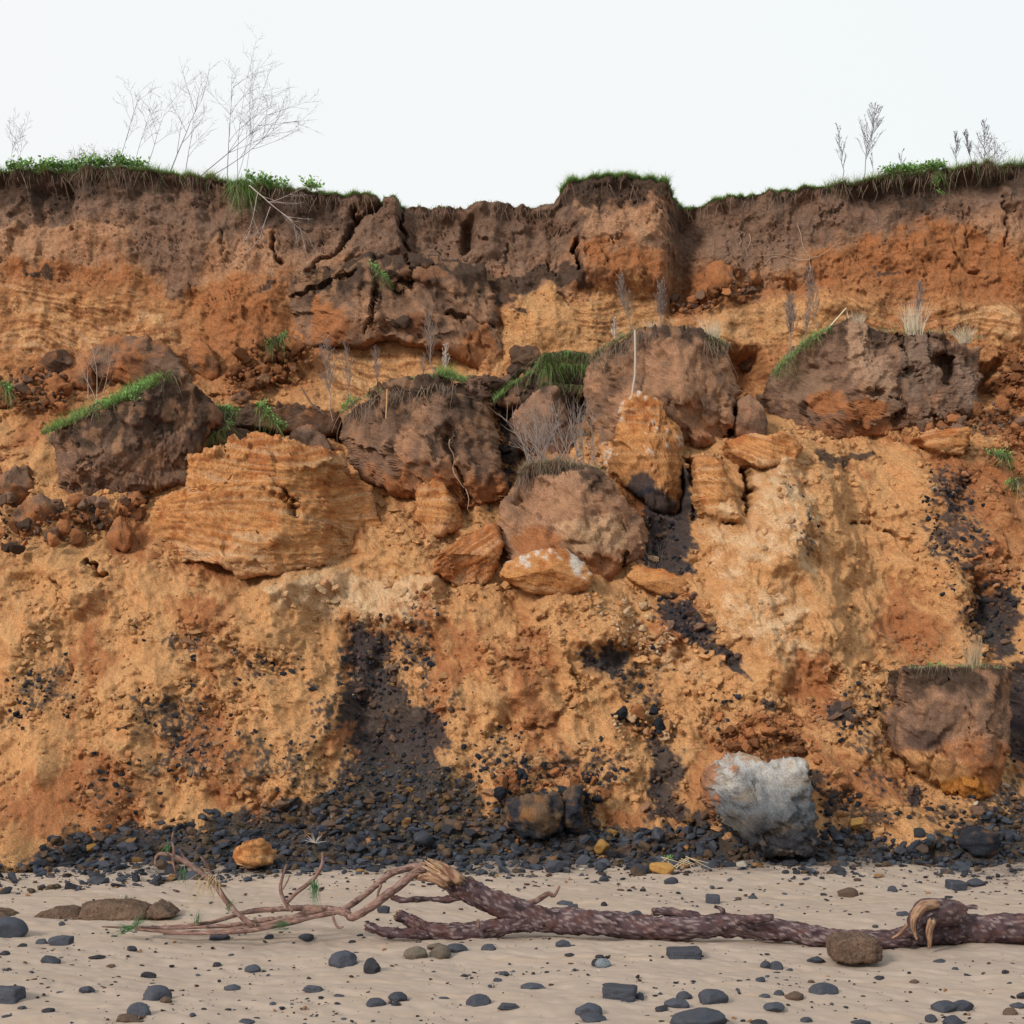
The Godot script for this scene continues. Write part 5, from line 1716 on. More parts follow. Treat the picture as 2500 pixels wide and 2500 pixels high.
func build_blocks() -> void:
	BL.a = block("turf_block", "dark brown soil block tilted left with a bright green grassy top", "soil block", [[112, 1068], [150, 1036], [250, 985], [360, 930], [396, 905], [422, 893], [455, 925], [494, 954], [527, 1005], [505, 1060], [485, 1098], [466, 1126], [461, 1182], [363, 1200], [280, 1218], [149, 1213], [144, 1145], [128, 1090]],
		{"center": [320, 1070], "planes": [[0.25, -0.25, 0.36], [-0.55, 0.1, 0.42], [1.1, 0.0, 0.9], [0.1, 0.6, 0.5], [0.78, -1.84, 0.975]], "kind": "soil", "humus": 0.55, "tan": -0.5, "rough": 0.045, "thick": 1.0, "fwd": 0.4})
	BL.c = block("turf_block", "rounded dark soil block in the middle, thin grass along its top, orange foot", "soil block", [[833, 1014], [884, 977], [949, 954], [1010, 928], [1075, 922], [1135, 937], [1187, 1005], [1210, 1061], [1219, 1126], [1242, 1196], [1224, 1233], [1154, 1247], [1080, 1240], [986, 1212], [940, 1191], [888, 1163], [851, 1117], [837, 1061]],
		{"planes": [[0.3, -0.25, 0.42], [-0.7, -0.05, 0.55], [1.0, 0.2, 0.7], [0.0, 0.75, 0.62]], "kind": "soil", "humus": 0.2, "ochre": 0.74, "tan": 0.0, "cracks": [[[1098, 1060], [1104, 1110], [1118, 1160], [1140, 1230]]], "steps": [[[[1085, 925], [1135, 935], [1160, 1010], [1110, 960]], -0.12, 0.05]], "rough": 0.05, "thick": 1.1, "fwd": 0.45})
	BL.i = block("turf_block", "tall brown soil block with dry weeds on top behind the yellow pillar", "soil block", [[1438, 884], [1475, 851], [1527, 825], [1564, 811], [1657, 811], [1699, 816], [1735, 830], [1772, 849], [1785, 900], [1796, 961], [1782, 1017], [1777, 1068], [1726, 1090], [1660, 1092], [1560, 1100], [1471, 1080], [1438, 1024], [1433, 940]],
		{"planes": [[0.55, -0.15, 0.46], [-0.75, -0.1, 0.62], [1.4, 0.0, 0.95], [0.1, 0.5, 0.62]], "kind": "soil", "humus": 0.06, "ochre": 0.95, "tan": 0.4, "fwd": 0.4, "steps": [[[[1655, 1005], [1690, 985], [1706, 1000], [1690, 1040], [1664, 1035]], -0.12, 0.05]], "rough": 0.04, "thick": 1.0})
	BL.k = block("turf_block", "wide cracked grey-brown soil block at upper right with dry grass on top", "soil block", [[1875, 935], [1905, 890], [1954, 846], [2019, 804], [2070, 790], [2126, 808], [2182, 813], [2313, 813], [2327, 831], [2411, 836], [2418, 900], [2401, 924], [2401, 989], [2364, 1005], [2275, 1025], [2224, 1050], [2182, 1062], [2043, 1086], [1963, 1075], [1945, 1045], [1884, 998]],
		{"planes": [[0.6, -0.12, 0.55], [-0.34, -0.22, 0.34], [-0.9, 0.0, 1.15], [0.0, 0.6, 0.6]], "kind": "soil", "humus": 0.1, "ochre": 0.88, "tan": -0.35, "steps": [[[[2304, 800], [2440, 820], [2430, 1010], [2330, 960], [2312, 900]], -0.1, 0.03], [[[2275, 885], [2300, 862], [2345, 868], [2340, 900], [2318, 945], [2296, 925], [2290, 895]], -0.3, 0.03], [[[2110, 955], [2132, 950], [2138, 975], [2118, 980]], -0.15, 0.03]], "cracks": [[[2180, 812], [2190, 850], [2200, 880], [2207, 912]], [[2190, 818], [2260, 818], [2310, 836], [2318, 870]], [[2160, 980], [2190, 1010], [2180, 1040]]], "rough": 0.045, "thick": 1.3, "fwd": 0.7, "center": [2140, 930],
		"mix": [[2082, 850, 24, 90, S(188, 152, 126)], [2130, 940, 40, 60, S(188, 152, 126)], [2240, 900, 50, 70, S(150, 124, 108)], [2370, 930, 40, 70, S(150, 124, 108)], [1960, 930, 60, 50, S(150, 120, 100)], [2010, 990, 40, 30, OCHRE], [2100, 1010, 50, 26, OCHRE]]})  # pale patches paint the light on the ridge into the soil colour
	BL.f = block("soil_boulder", "big rounded brown boulder of cracked soil in the centre above a yellow boulder", "soil block", [[1266, 1163], [1294, 1137], [1359, 1128], [1452, 1147], [1499, 1189], [1555, 1247], [1578, 1294], [1571, 1359], [1517, 1396], [1466, 1424], [1400, 1420], [1300, 1400], [1245, 1375], [1229, 1340], [1222, 1284], [1228, 1229]],
		{"planes": [[0.55, -0.3, 0.46], [-0.65, -0.2, 0.48], [-1.3, 0.1, 0.95], [0.05, 0.5, 0.55], [0.2, -1.2, 0.75]], "kind": "soil", "humus": 0.08, "ochre": 0.85, "tan": 0.6, "mix": [[1450, 1310, 90, 40, PALE.lerp(TAN, 0.5)], [1300, 1330, 60, 30, OCHRE]], "cracks": [[[1525, 1350], [1530, 1385], [1524, 1400]]], "steps": [[[[1500, 1275], [1520, 1270], [1528, 1315], [1508, 1308]], -0.06, 0.03]], "rough": 0.04, "thick": 1.0, "fwd": 0.2, "center": [1405, 1275]})
	BL.n = block("turf_block", "square fallen soil block with a dark turf top and sandy yellow base, lower right", "soil block", [[2206, 1630], [2300, 1624], [2439, 1630], [2457, 1648], [2463, 1700], [2467, 1754], [2448, 1819], [2440, 1880], [2434, 1936], [2415, 1959], [2369, 1952], [2294, 1933], [2248, 1896], [2201, 1840], [2189, 1801], [2196, 1745], [2212, 1724], [2211, 1661]],
		{"planes": [[0.12, -0.08, 0.3], [-0.9, 0.05, 0.62], [1.0, 0.0, 0.62], [0.0, 0.6, 0.52]], "kind": "soil", "humus": 0.14, "ochre": 0.62, "tan": 0.0, "steps": [[[[2190, 1615], [2480, 1615], [2480, 1664], [2190, 1662]], 0.025, 0.015]], "rough": 0.032, "thick": 0.8, "fwd": 0.25, "edge": 0.06,
		"mix": [[2235, 1870, 44, 40, SAND], [2290, 1900, 60, 46, SAND], [2340, 1925, 60, 30, S(196, 130, 62)], [2240, 1800, 40, 30, S(96, 76, 70)]]})
	var sand_o := {"kind": "sand", "rough": 0.035}
	block("sandstone_outcrop", "big bedded orange sandstone mass with layered face, left of centre", "sandstone", [[468, 1117], [564, 1107], [573, 1080], [620, 1058], [690, 1070], [741, 1086], [764, 1098], [834, 1098], [838, 1135], [900, 1175], [912, 1247], [940, 1289], [893, 1340], [800, 1376], [690, 1408], [596, 1418], [564, 1390], [470, 1374], [391, 1366], [335, 1333], [354, 1243], [373, 1212], [463, 1198]],
		{"kind": "sand", "planes": [[0.1, -0.12, 0.42], [-0.75, -0.05, 0.62], [0.8, 0.1, 0.85], [-0.1, 0.3, 0.62]], "steps": [[[[812, 1090], [850, 1090], [960, 1180], [970, 1300], [800, 1400], [798, 1320], [806, 1250]], -0.2, 0.03], [[[320, 1240], [400, 1190], [466, 1190], [470, 1270], [462, 1320], [440, 1400], [320, 1380]], -0.16, 0.04], [[[560, 1370], [590, 1320], [700, 1310], [702, 1380], [690, 1430], [560, 1430]], 0.08, 0.03]], "cracks": [[[678, 1180], [692, 1200], [718, 1228], [724, 1262]]], "rough": 0.04, "facet": 0.9, "thick": 1.1, "fwd": 0.0, "center": [650, 1240], "part": "rock_body", "paleness": 0.3, "tilt": 0.04})
	block("sandstone_pillar", "small bedded sandstone pillar standing below the middle soil block", "sandstone", [[1017, 1161], [1045, 1154], [1075, 1156], [1103, 1219], [1121, 1247], [1126, 1289], [1061, 1319], [1017, 1277]], {"kind": "sand", "planes": [[0.2, -0.15, 0.24], [-0.8, 0.0, 0.34]], "rough": 0.04, "thick": 0.5, "fwd": 0.1, "part": "rock_body", "paleness": 0.2})
	block("tilted_sandstone_slab", "tilted rusty sandstone slab leaning against the central boulder", "sandstone", [[1070, 1361], [1140, 1312], [1196, 1280], [1215, 1282], [1229, 1327], [1210, 1392], [1187, 1429], [1126, 1440], [1061, 1401]], {"kind": "sand", "planes": [[-0.3, -0.7, 0.3], [-0.3, 0.5, 0.3]], "rough": 0.045, "thick": 0.6, "fwd": 0.2, "part": "rock_body", "tilt": -0.62, "paleness": -0.25})
	block("yellow_boulder", "bright yellow sand boulder with a white crust under the central soil boulder", "boulder", [[1294, 1352], [1340, 1340], [1382, 1342], [1420, 1378], [1448, 1406], [1438, 1434], [1382, 1457], [1289, 1450], [1221, 1410], [1235, 1375]], {"kind": "sand", "planes": [[0.3, -0.4, 0.42], [-0.4, -0.3, 0.42], [0.0, 0.9, 0.42]], "strata": 0.25, "facet": 0.6, "rough": 0.04, "thick": 0.6, "fwd": 0.5, "part": "rock_body", "paleness": 0.4, "chalk": 0.3, "tilt": 0.2, "mix": [[1405, 1372, 18, 36, CHALK]]})
	block("flat_boulder", "flat tan slab with dark underside right of the yellow boulder", "boulder", [[1527, 1408], [1555, 1380], [1620, 1388], [1676, 1424], [1671, 1461], [1629, 1463], [1564, 1436]], {"kind": "sand", "planes": [[0.1, -0.7, 0.22], [0.0, 0.4, 0.2]], "strata": 0.3, "rough": 0.03, "thick": 0.5, "fwd": 0.3, "part": "rock_body", "paleness": 0.5, "clay": 0.85})
	block("sandstone_pillar", "tall yellow sandstone pillar with white crust and black clay base, right of centre", "sandstone", [[1522, 974], [1555, 970], [1606, 991], [1634, 1019], [1657, 1042], [1657, 1098], [1671, 1135], [1664, 1196], [1652, 1266], [1601, 1254], [1564, 1221], [1490, 1161], [1487, 1121], [1508, 1080], [1513, 1010]], {"kind": "sand", "planes": [[0.35, -0.12, 0.4], [-0.4, -0.1, 0.36], [-1.1, 0.0, 0.5]], "strata": 0.7, "rough": 0.05, "thick": 0.8, "fwd": 0.1, "part": "rock_body", "paleness": 0.6, "chalk": 0.2, "center": [1590, 1130], "mix": [[1590, 1235, 60, 30, CLAY], [1560, 1190, 30, 26, CLAY]]})
	block("sandstone_pillar", "narrow leaning sandstone fin beside the black gap of clay and shadow", "sandstone", Z6([[215, 905], [260, 892], [340, 935], [400, 1080], [440, 1240], [350, 1225], [240, 1195], [208, 1050]]), {"kind": "sand", "planes": [[0.4, -0.2, 0.26], [-0.6, -0.1, 0.28]], "rough": 0.04, "thick": 0.6, "part": "rock_body", "paleness": 0.35})
	block("sandstone_outcrop", "layered tan sandstone ledge beside the wide cracked soil block's left foot", "sandstone", Z6([[370, 815], [480, 762], [580, 792], [690, 770], [760, 850], [700, 930], [560, 960], [480, 950], [410, 900]]), {"kind": "sand", "planes": [[0.3, -0.5, 0.3], [-0.4, -0.4, 0.34]], "rough": 0.05, "thick": 0.7, "part": "rock_body", "paleness": 0.25, "tilt": 0.35})
	block("sandstone_slab", "rusty bedded slab below the right foot of the wide cracked block", "sandstone", Z6([[1360, 792], [1440, 752], [1620, 762], [1630, 805], [1600, 885], [1470, 882], [1400, 842]]), {"kind": "sand", "planes": [[0.2, -0.4, 0.24], [-0.2, 0.2, 0.24]], "rough": 0.045, "thick": 0.5, "part": "rock_body", "tilt": -0.3, "fwd": 0.1})
	block("soil_wedge", "narrow grey-brown soil wedge between the two upper right blocks", "soil block", Z6([[425, 600], [480, 572], [540, 600], [575, 660], [578, 790], [500, 800], [415, 785], [418, 690]]), {"kind": "soil", "humus": 0.0, "tan": 0.0, "planes": [[0.3, -0.15, 0.2], [-0.5, 0.0, 0.24]], "rough": 0.03, "thick": 0.6})
	block("slumped_soil_mass", "broad broken brown soil mass with orange lower edge, slumped below the cracked cliff top", "soil block", [[693, 692], [722, 665], [800, 648], [862, 632], [905, 622], [960, 632], [1010, 622], [1060, 636], [1120, 640], [1180, 645], [1200, 700], [1212, 780], [1228, 850], [1212, 900], [1175, 905], [1100, 862], [1000, 850], [930, 838], [880, 852], [800, 852], [735, 838], [697, 825]], {"kind": "soil", "humus": 0.3, "ochre": 0.86, "tan": 0.1, "planes": [[0.12, -0.15, 0.4], [0.7, 0.0, 0.75], [-0.5, -0.05, 0.72]], "rough": 0.05, "facet": 0.9, "thick": 1.0, "fwd": 0.75, "center": [960, 745], "cracks": [[[700, 714], [760, 706], [830, 690], [880, 672]], [[905, 630], [925, 700], [918, 770], [900, 830]], [[990, 640], [1010, 690], [980, 720]], [[1100, 780], [1160, 790], [1200, 800]], [[1000, 690], [1060, 660]]], "steps": [[[[918, 690], [1000, 690], [1090, 720], [1110, 800], [1040, 845], [940, 825]], -0.10, 0.06], [[[905, 620], [960, 640], [950, 700], [920, 700]], -0.12, 0.04]], "mix": [[800, 800, 52, 60, OCHRE], [772, 760, 20, 40, OCHRE], [1170, 850, 40, 40, OCHRE], [1060, 680, 30, 20, RUST.lerp(LOAM, 0.4)], [1010, 800, 30, 20, RUST.lerp(LOAM, 0.3)]]})
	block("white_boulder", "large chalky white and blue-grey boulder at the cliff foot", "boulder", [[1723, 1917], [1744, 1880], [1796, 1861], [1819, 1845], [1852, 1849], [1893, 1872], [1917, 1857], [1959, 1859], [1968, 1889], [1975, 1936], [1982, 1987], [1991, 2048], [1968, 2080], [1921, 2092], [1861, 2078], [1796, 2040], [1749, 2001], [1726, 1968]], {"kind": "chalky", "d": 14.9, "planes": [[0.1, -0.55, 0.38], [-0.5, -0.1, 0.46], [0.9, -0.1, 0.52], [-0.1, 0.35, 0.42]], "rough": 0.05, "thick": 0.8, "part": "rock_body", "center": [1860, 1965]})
	block("dark_boulder", "dark layered clay boulder with brown skin at the cliff foot, centre", "boulder", [[1236, 1961], [1266, 1960], [1303, 1946], [1355, 1948], [1373, 1987], [1368, 2029], [1327, 2046], [1266, 2038], [1238, 2003]], {"kind": "clay", "d": 15.15, "rough": 0.06, "thick": 0.5, "part": "rock_body"})
	block("dark_boulder", "narrow dark clay boulder beside the layered boulder at the cliff foot", "boulder", [[1387, 1938], [1415, 1927], [1426, 1982], [1418, 2026], [1382, 2040], [1376, 1990]], {"kind": "clay", "d": 15.2, "rough": 0.05, "thick": 0.4, "part": "rock_body", "tan": 0.1})
	block("dark_boulder", "blue-grey slate boulder at the right end of the cliff foot", "boulder", [[2345, 2060], [2370, 2035], [2410, 2032], [2445, 2060], [2430, 2085], [2380, 2082]], {"kind": "clay", "d": 14.9, "rough": 0.03, "thick": 0.35, "part": "rock_body", "tan": -0.4})
	block("sandy_lump", "ochre sandy lump crumbling on the dark scree behind the limb's raised branch", "clod", [[562, 2095], [590, 2062], [630, 2058], [665, 2085], [655, 2115], [610, 2125], [575, 2112]], {"kind": "sand", "d": 14.55, "rough": 0.05, "thick": 0.35, "part": "rock_body", "paleness": 0.3, "clay": 0.8})
	# boulders on the left shelf
	var g := "boulders on the left shelf"
	block("soil_boulder", "dark grey-brown boulder at upper left below the layered wall", "boulder", Z4([[185, 212], [240, 132], [330, 97], [380, 170], [350, 250], [250, 235]]), {"kind": "clod", "humus": 0.35, "fwd": 0.25, "rough": 0.05}, g)
	block("soil_boulder", "long low brown boulder under the wall, above the grassy tilted block", "boulder", Z4([[488, 205], [500, 105], [600, 72], [680, 62], [850, 72], [940, 170], [1000, 270], [900, 305], [700, 320], [560, 285]]), {"kind": "clod", "ochre": -0.05, "humus": -0.05, "fwd": 0.3, "rough": 0.045, "planes": [[0.15, -0.5, 0.4], [-0.3, -0.3, 0.42], [0.0, 0.4, 0.4]]}, g)
	block("soil_boulder", "upright knobbly tan boulder right of the long low one", "boulder", Z4([[940, 105], [1040, 62], [1090, 92], [1160, 200], [1140, 275], [1080, 262], [1000, 225]]), {"kind": "clod", "ochre": 0.2, "humus": -0.2, "fwd": 0.35, "rough": 0.06}, g)
	block("soil_boulder", "small angular orange boulder left of the bare bush", "boulder", Z4([[220, 275], [280, 232], [330, 282], [360, 322], [300, 372], [232, 335]]), {"kind": "clod", "ochre": 0.25, "humus": -0.3, "fwd": 0.3}, g)
	block("soil_boulder", "rounded tan boulder behind the bare bush", "boulder", Z4([[358, 245], [430, 162], [490, 205], [500, 300], [430, 332], [360, 295]]), {"kind": "clod", "ochre": 0.2, "humus": -0.3, "fwd": 0.25}, g)
	block("soil_boulder", "brown boulder cut by the left picture edge, highest of three", "boulder", Z4([[-60, 800], [0, 762], [60, 722], [130, 712], [170, 860], [40, 945], [-60, 940]]), {"kind": "clod", "ochre": 0.0, "humus": 0.0, "fwd": 0.3}, g)
	block("soil_boulder", "large flat-faced reddish boulder at left edge below the grassy block", "boulder", Z4([[50, 962], [210, 872], [310, 892], [320, 985], [200, 1065], [70, 1025]]), {"kind": "clod", "ochre": 0.02, "humus": -0.1, "fwd": 0.35}, g)
	block("soil_boulder", "wedge boulder lying under the grassy block's lower left corner", "boulder", Z4([[318, 905], [400, 872], [465, 872], [472, 925], [330, 950]]), {"kind": "clod", "ochre": 0.05, "humus": -0.1, "fwd": 0.3}, g)
	block("soil_boulder", "low reddish boulder beneath the flat-faced one", "boulder", Z4([[68, 1065], [120, 1035], [190, 1032], [212, 1062], [120, 1115]]), {"kind": "clod", "ochre": 0.05, "humus": -0.1, "fwd": 0.3}, g)
	block("soil_boulder", "squat reddish boulder left of the triangular one", "boulder", Z4([[250, 1072], [300, 1012], [350, 1022], [350, 1065], [280, 1105]]), {"kind": "clod", "ochre": 0.05, "humus": -0.2, "fwd": 0.3}, g)
	block("soil_boulder", "triangular orange boulder left of the big sandstone mass", "boulder", Z4([[545, 1100], [580, 1030], [620, 982], [690, 1080], [682, 1150], [650, 1182], [580, 1142]]), {"kind": "clod", "ochre": 0.45, "humus": -0.4, "fwd": 0.35}, g)
	block("soil_boulder", "upright orange shard behind the triangular boulder", "boulder", Z4([[490, 1002], [550, 912], [590, 972], [580, 1032], [520, 1052]]), {"kind": "clod", "ochre": 0.45, "humus": -0.4, "fwd": 0.3}, g)
	block("soil_boulder", "blocky orange boulder under the grassy block's right foot", "boulder", Z4([[590, 902], [700, 892], [702, 982], [650, 1002], [595, 985]]), {"kind": "clod", "ochre": 0.45, "humus": -0.4, "fwd": 0.25}, g)
	block("soil_boulder", "rounded brown boulder between the blocky boulder and the sandstone mass", "boulder", Z4([[658, 852], [720, 842], [762, 900], [740, 962], [695, 955], [665, 905]]), {"kind": "clod", "ochre": 0.15, "humus": -0.2, "fwd": 0.22}, g)
	block("soil_boulder", "low brown boulder on the ledge right of the grassy block's peak", "boulder", Z4([[1190, 380], [1260, 322], [1310, 330], [1330, 380], [1280, 405], [1200, 402]]), {"kind": "clod", "ochre": 0.15, "humus": -0.2, "fwd": 0.25}, g)
	block("soil_boulder", "pointed orange boulder in the notch under the cliff's overhanging corner", "boulder", [[1707, 703], [1721, 665], [1726, 642], [1749, 628], [1786, 647], [1800, 684], [1807, 717], [1786, 736], [1740, 736], [1716, 726]], {"kind": "clod", "ochre": 0.3, "humus": -0.3, "fwd": 0.3, "rough": 0.06})
	block("soil_boulder", "low brown boulder right of the pointed orange one", "boulder", [[1805, 656], [1828, 646], [1861, 656], [1866, 684], [1830, 696], [1808, 690]], {"kind": "clod", "ochre": 0.2, "humus": -0.2, "fwd": 0.25})
	block("soil_boulder", "grey-brown soil column under the long drooping grass", "soil block", Z5([[1060, 372], [1130, 330], [1190, 330], [1240, 400], [1282, 480], [1300, 640], [1200, 690], [1000, 650], [950, 480]]), {"kind": "soil", "humus": 0.1, "ochre": 0.8, "tan": -0.1, "fwd": -0.1, "rough": 0.04, "thick": 0.7, "planes": [[0.3, -0.1, 0.24], [-0.6, 0.0, 0.24]]})
	BL.t = block("turf_hummock", "dark hummock overgrown with long drooping green grass between two blocks", "turf", Z5([[880, 395], [960, 320], [1060, 262], [1130, 172], [1250, 125], [1360, 162], [1365, 300], [1330, 400], [1200, 420], [1060, 400], [950, 420]]), {"kind": "soil", "humus": 1.0, "tan": -0.6, "fwd": 0.05, "rough": 0.06, "thick": 0.7, "planes": [[0.2, -0.4, 0.22], [-0.3, -0.3, 0.24]], "center": [1330, 960]})
	block("soil_boulder", "dark double-lobed lump on the slope above the drooping grass", "boulder", Z5([[955, 180], [970, 85], [1060, 85], [1150, 110], [1160, 200], [1080, 240], [1000, 260]]), {"kind": "clod", "humus": 0.5, "fwd": 0.2, "rough": 0.07})
	block("soil_boulder", "dark rounded lump between grassy block and sandstone mass", "boulder", Z4([[1100, 660], [1140, 560], [1200, 515], [1300, 525], [1345, 600], [1240, 700], [1150, 720]]), {"kind": "clod", "humus": 0.5, "fwd": -0.15, "rough": 0.05})
	block("soil_boulder", "brown sloping lump behind the sandstone mass's right shoulder", "boulder", Z4([[1500, 640], [1530, 542], [1600, 490], [1700, 560], [1752, 640], [1700, 720], [1560, 720]]), {"kind": "clod", "humus": 0.2, "ochre": -0.1, "fwd": -0.15, "rough": 0.05})
	block("soil_boulder", "dark ridge of soil behind the leafy gap left of the middle block", "boulder", Z4([[1130, 450], [1300, 415], [1450, 420], [1640, 420], [1760, 470], [1780, 560], [1600, 560], [1350, 540], [1150, 540]]), {"kind": "clod", "humus": 0.6, "fwd": 0.0, "rough": 0.07, "planes": [[0.0, -0.3, 0.16]]})
	block("soil_boulder", "dark crumbly mound behind the wide cracked block's left end", "boulder", Z6([[410, 330], [500, 300], [540, 250], [640, 245], [740, 290], [700, 380], [600, 470], [480, 450], [400, 400]]), {"kind": "clod", "humus": 0.6, "fwd": 0.15, "rough": 0.08})
	block("mud_lump", "squared tan mud rock with pebbles leaning on the fallen limb", "mud rock", [[2030, 2340], [2028, 2300], [2048, 2284], [2085, 2282], [2125, 2286], [2144, 2310], [2147, 2338], [2110, 2346], [2060, 2344]], {"kind": "pebbled_mud", "d": 10.12, "rough": 0.022, "thick": 0.2, "part": "rock_body", "cell": 0.008, "planes": [[0.05, -0.12, 0.13], [-0.6, -0.1, 0.19], [0.7, 0.0, 0.2]], "edge": 0.025})
	var mg := "brown mud lumps half buried in the sand"
	var mud := {"kind": "pebbled_mud", "rough": 0.02, "thick": 0.24, "part": "rock_body", "cell": 0.01, "edge": 0.05, "facet": 0.5}
	for m in [["low brown mud lump at far left, second from the left edge", [[70, 2254], [85, 2232], [130, 2218], [180, 2220], [206, 2236], [212, 2256], [140, 2262]]], ["largest brown mud lump half buried in sand at left", [[196, 2236], [203, 2208], [260, 2201], [330, 2206], [362, 2220], [360, 2238], [330, 2248], [260, 2252], [215, 2248]]], ["small brown mud lump at the right end of the row", [[362, 2222], [378, 2207], [400, 2214], [424, 2226], [430, 2234], [390, 2240], [362, 2240]]], ["brown mud lump cut by the left picture edge", [[-40, 2250], [-30, 2226], [0, 2224], [24, 2236], [32, 2250], [0, 2256]]]]:
		var oo := mud.duplicate()
		oo.d = ground_d(2244, 200) + 0.05
		oo.planes = [[0.05, -0.5, 0.1], [0.0, 0.3, 0.12]]
		block("mud_lump", m[0], "mud rock", m[1], oo, mg)
	# pale stones lying along the scree edge
	for m in [["ochre pitted rock at the scree edge beside a green sprig", 1618, 2132, 52, 30, S(206, 158, 92)], ["pale tan rock in the dark scree, centre", 1470, 2078, 38, 30, S(176, 142, 96)], ["white stone on the scree below the chalky boulder", 1812, 2118, 26, 18, S(206, 184, 162)], ["round white stone on sand behind the mud lumps", 303, 2196, 20, 15, S(214, 200, 178)], ["flat pale tan rock on the clay slope right of the chalky boulder", 2090, 2020, 46, 28, S(186, 150, 110)], ["dark slab stone standing at the scree edge, centre", 1355, 2129, 44, 32, S(86, 88, 94)], ["blue-grey stone with a flat face in the scree right of centre", 1604, 2055, 42, 32, S(92, 98, 108)], ["dark faceted stone standing out in the scree below the black chute", 1028, 2062, 48, 34, S(80, 82, 88)]]:
		var d := ground_d(m[2], m[1]) if m[2] > 2100 else -C(m[1], m[2]).z - 0.12
		var o := part(self, "scree_boulder", rock_mesh(int(m[1]), 3, 12, 0.6, 0.12, false), tinted("stone", m[5]))
		o.position = W(m[1], m[2] - m[4] * 0.42, d)
		o.basis = Basis.from_euler(Vector3(0.2, m[1], 0.15)) * Basis.from_scale(Vector3(m[3] * 0.55, m[4] * 0.6, m[3] * 0.45) * d / F)
		tag(o, m[0], "stone")
	# broken soil
	rubble([[905, 700], [960, 640], [1060, 640], [1130, 650], [1150, 760], [1120, 830], [1000, 830], [930, 810]], 190, 0.03, 0.13, [HUMUS, HUMUS, HUMUS, LOAM, RUST.lerp(LOAM, 0.5)], 0.36, "dark brown lump of broken soil lying on the broad slumped mass", "broken soil in the upper heap", 1300)
	rubble([[560, 930], [620, 850], [690, 820], [760, 850], [770, 900], [700, 930], [620, 960], [560, 970]], 260, 0.035, 0.13, [OCHRE, RUST, RUST.lerp(LOAM, 0.4)], 0.3, "reddish lump of earth in the heap under the slumped mass", "reddish lumps under the slumped mass", 1400)
	rubble([[0, 930], [80, 900], [180, 930], [170, 1000], [60, 1010], [0, 990]], 160, 0.04, 0.12, [OCHRE, RUST, LOAM], 0.25, "brown lump of earth on the ledge at the left picture edge", "earth lumps on the left ledge", 1500)
	rubble([[0, 1160], [60, 1260], [150, 1230], [300, 1230], [360, 1220], [330, 1280], [180, 1330], [0, 1350]], 260, 0.03, 0.10, [OCHRE, RUST, LOAM, HUMUS], 0.3, "brown lump of earth among the left shelf boulders", "earth lumps among the shelf boulders", 1600)
	rubble([[2220, 1020], [2420, 990], [2500, 1010], [2500, 1080], [2300, 1070], [2230, 1060]], 220, 0.03, 0.11, [OCHRE, RUST, LOAM, LOAM], 0.3, "brown lump of earth under the wide cracked block", "earth lumps under the wide cracked block", 1700)
	rubble([[2420, 860], [2520, 850], [2520, 1010], [2430, 990]], 120, 0.03, 0.10, [OCHRE, RUST], 0.2, "orange lump of earth at the right picture edge", "orange lumps at the right edge", 1800)
	rubble([[1640, 700], [1720, 700], [1840, 690], [1830, 730], [1700, 760], [1640, 760]], 120, 0.03, 0.09, [OCHRE, RUST, LOAM], 0.2, "orange lump of earth in the notch below the overhang", "orange lumps in the notch", 1900)
	rubble([[1130, 930], [1200, 920], [1260, 900], [1330, 880], [1290, 960], [1220, 1000], [1160, 990]], 120, 0.03, 0.12, [LOAM, HUMUS, LOAM], 0.25, "grey-brown lump of earth in the gap left of the drooping grass", "earth lumps in the grassy gap", 2000)
	rubble([[1430, 1460], [1560, 1440], [1640, 1560], [1600, 1640], [1500, 1560]], 120, 0.02, 0.06, [SAND, PALE, PALE.lerp(CHALK, 0.4), SAND], 0.12, "pale crumbly lump below the flat slab", "pale lumps below the flat slab", 2100)
	rubble([[1490, 1740], [1660, 1740], [1660, 1800], [1500, 1800]], 90, 0.025, 0.09, [SAND, OCHRE, PALE, CLAY], 0.15, "ochre lump on the slope left of the dark clay streak", "ochre lumps near the clay streak", 2200)
	rubble([[1740, 1790], [1880, 1760], [1960, 1800], [1950, 1850], [1800, 1850], [1740, 1830]], 110, 0.025, 0.10, [OCHRE, RUST, RUST.lerp(HUMUS, 0.4)], 0.2, "brown lump of earth just above the chalky boulder", "brown lumps above the chalky boulder", 2300)
	rubble([[1180, 1860], [1460, 1880], [1480, 1960], [1220, 1950]], 200, 0.025, 0.085, [CLAY, CLAY, RUST, OCHRE], 0.15, "clay lump on the slope above the dark boulders", "clay lumps above the dark boulders", 2400)

# ------------------------------------------------------------------ turf and weeds
func lip_points(px0: float, px1: float, n := 60) -> Array:
	var out := []
	for i in n + 1:
		var x := (lerpf(px0, px1, float(i) / n) - CX) / F * 20.85
		var k := clampi(cols_x.bsearch(x), 0, cols_x.size() - 1)
		out.append(cliff_v[k * cliff_total + cliff_nv - 1])
	return out

func edge_pts(node: Node3D, pts: Array, fwd: float) -> Array:     # px outline of a block's top edge, in the block's own frame
	var d: float = node.get_meta("d")
	var out := []
	for i in pts.size() - 1:
		for k in 6:
			var a := lerpf(pts[i][0], pts[i + 1][0], k / 6.0)
			var b := lerpf(pts[i][1], pts[i + 1][1], k / 6.0)
			out.append(W(a, b, d) - node.position + Vector3(0, 0, fwd))
	out.append(W(pts[-1][0], pts[-1][1], d) - node.position + Vector3(0, 0, fwd))
	return out

func turf_child(node: Node3D, called: String, fn: Callable) -> void:
	var mb := MB.new()
	fn.call(mb)
	var o := part(node, called, mb.commit(), mats.leaf)
	o.set_meta("kind", "stuff")

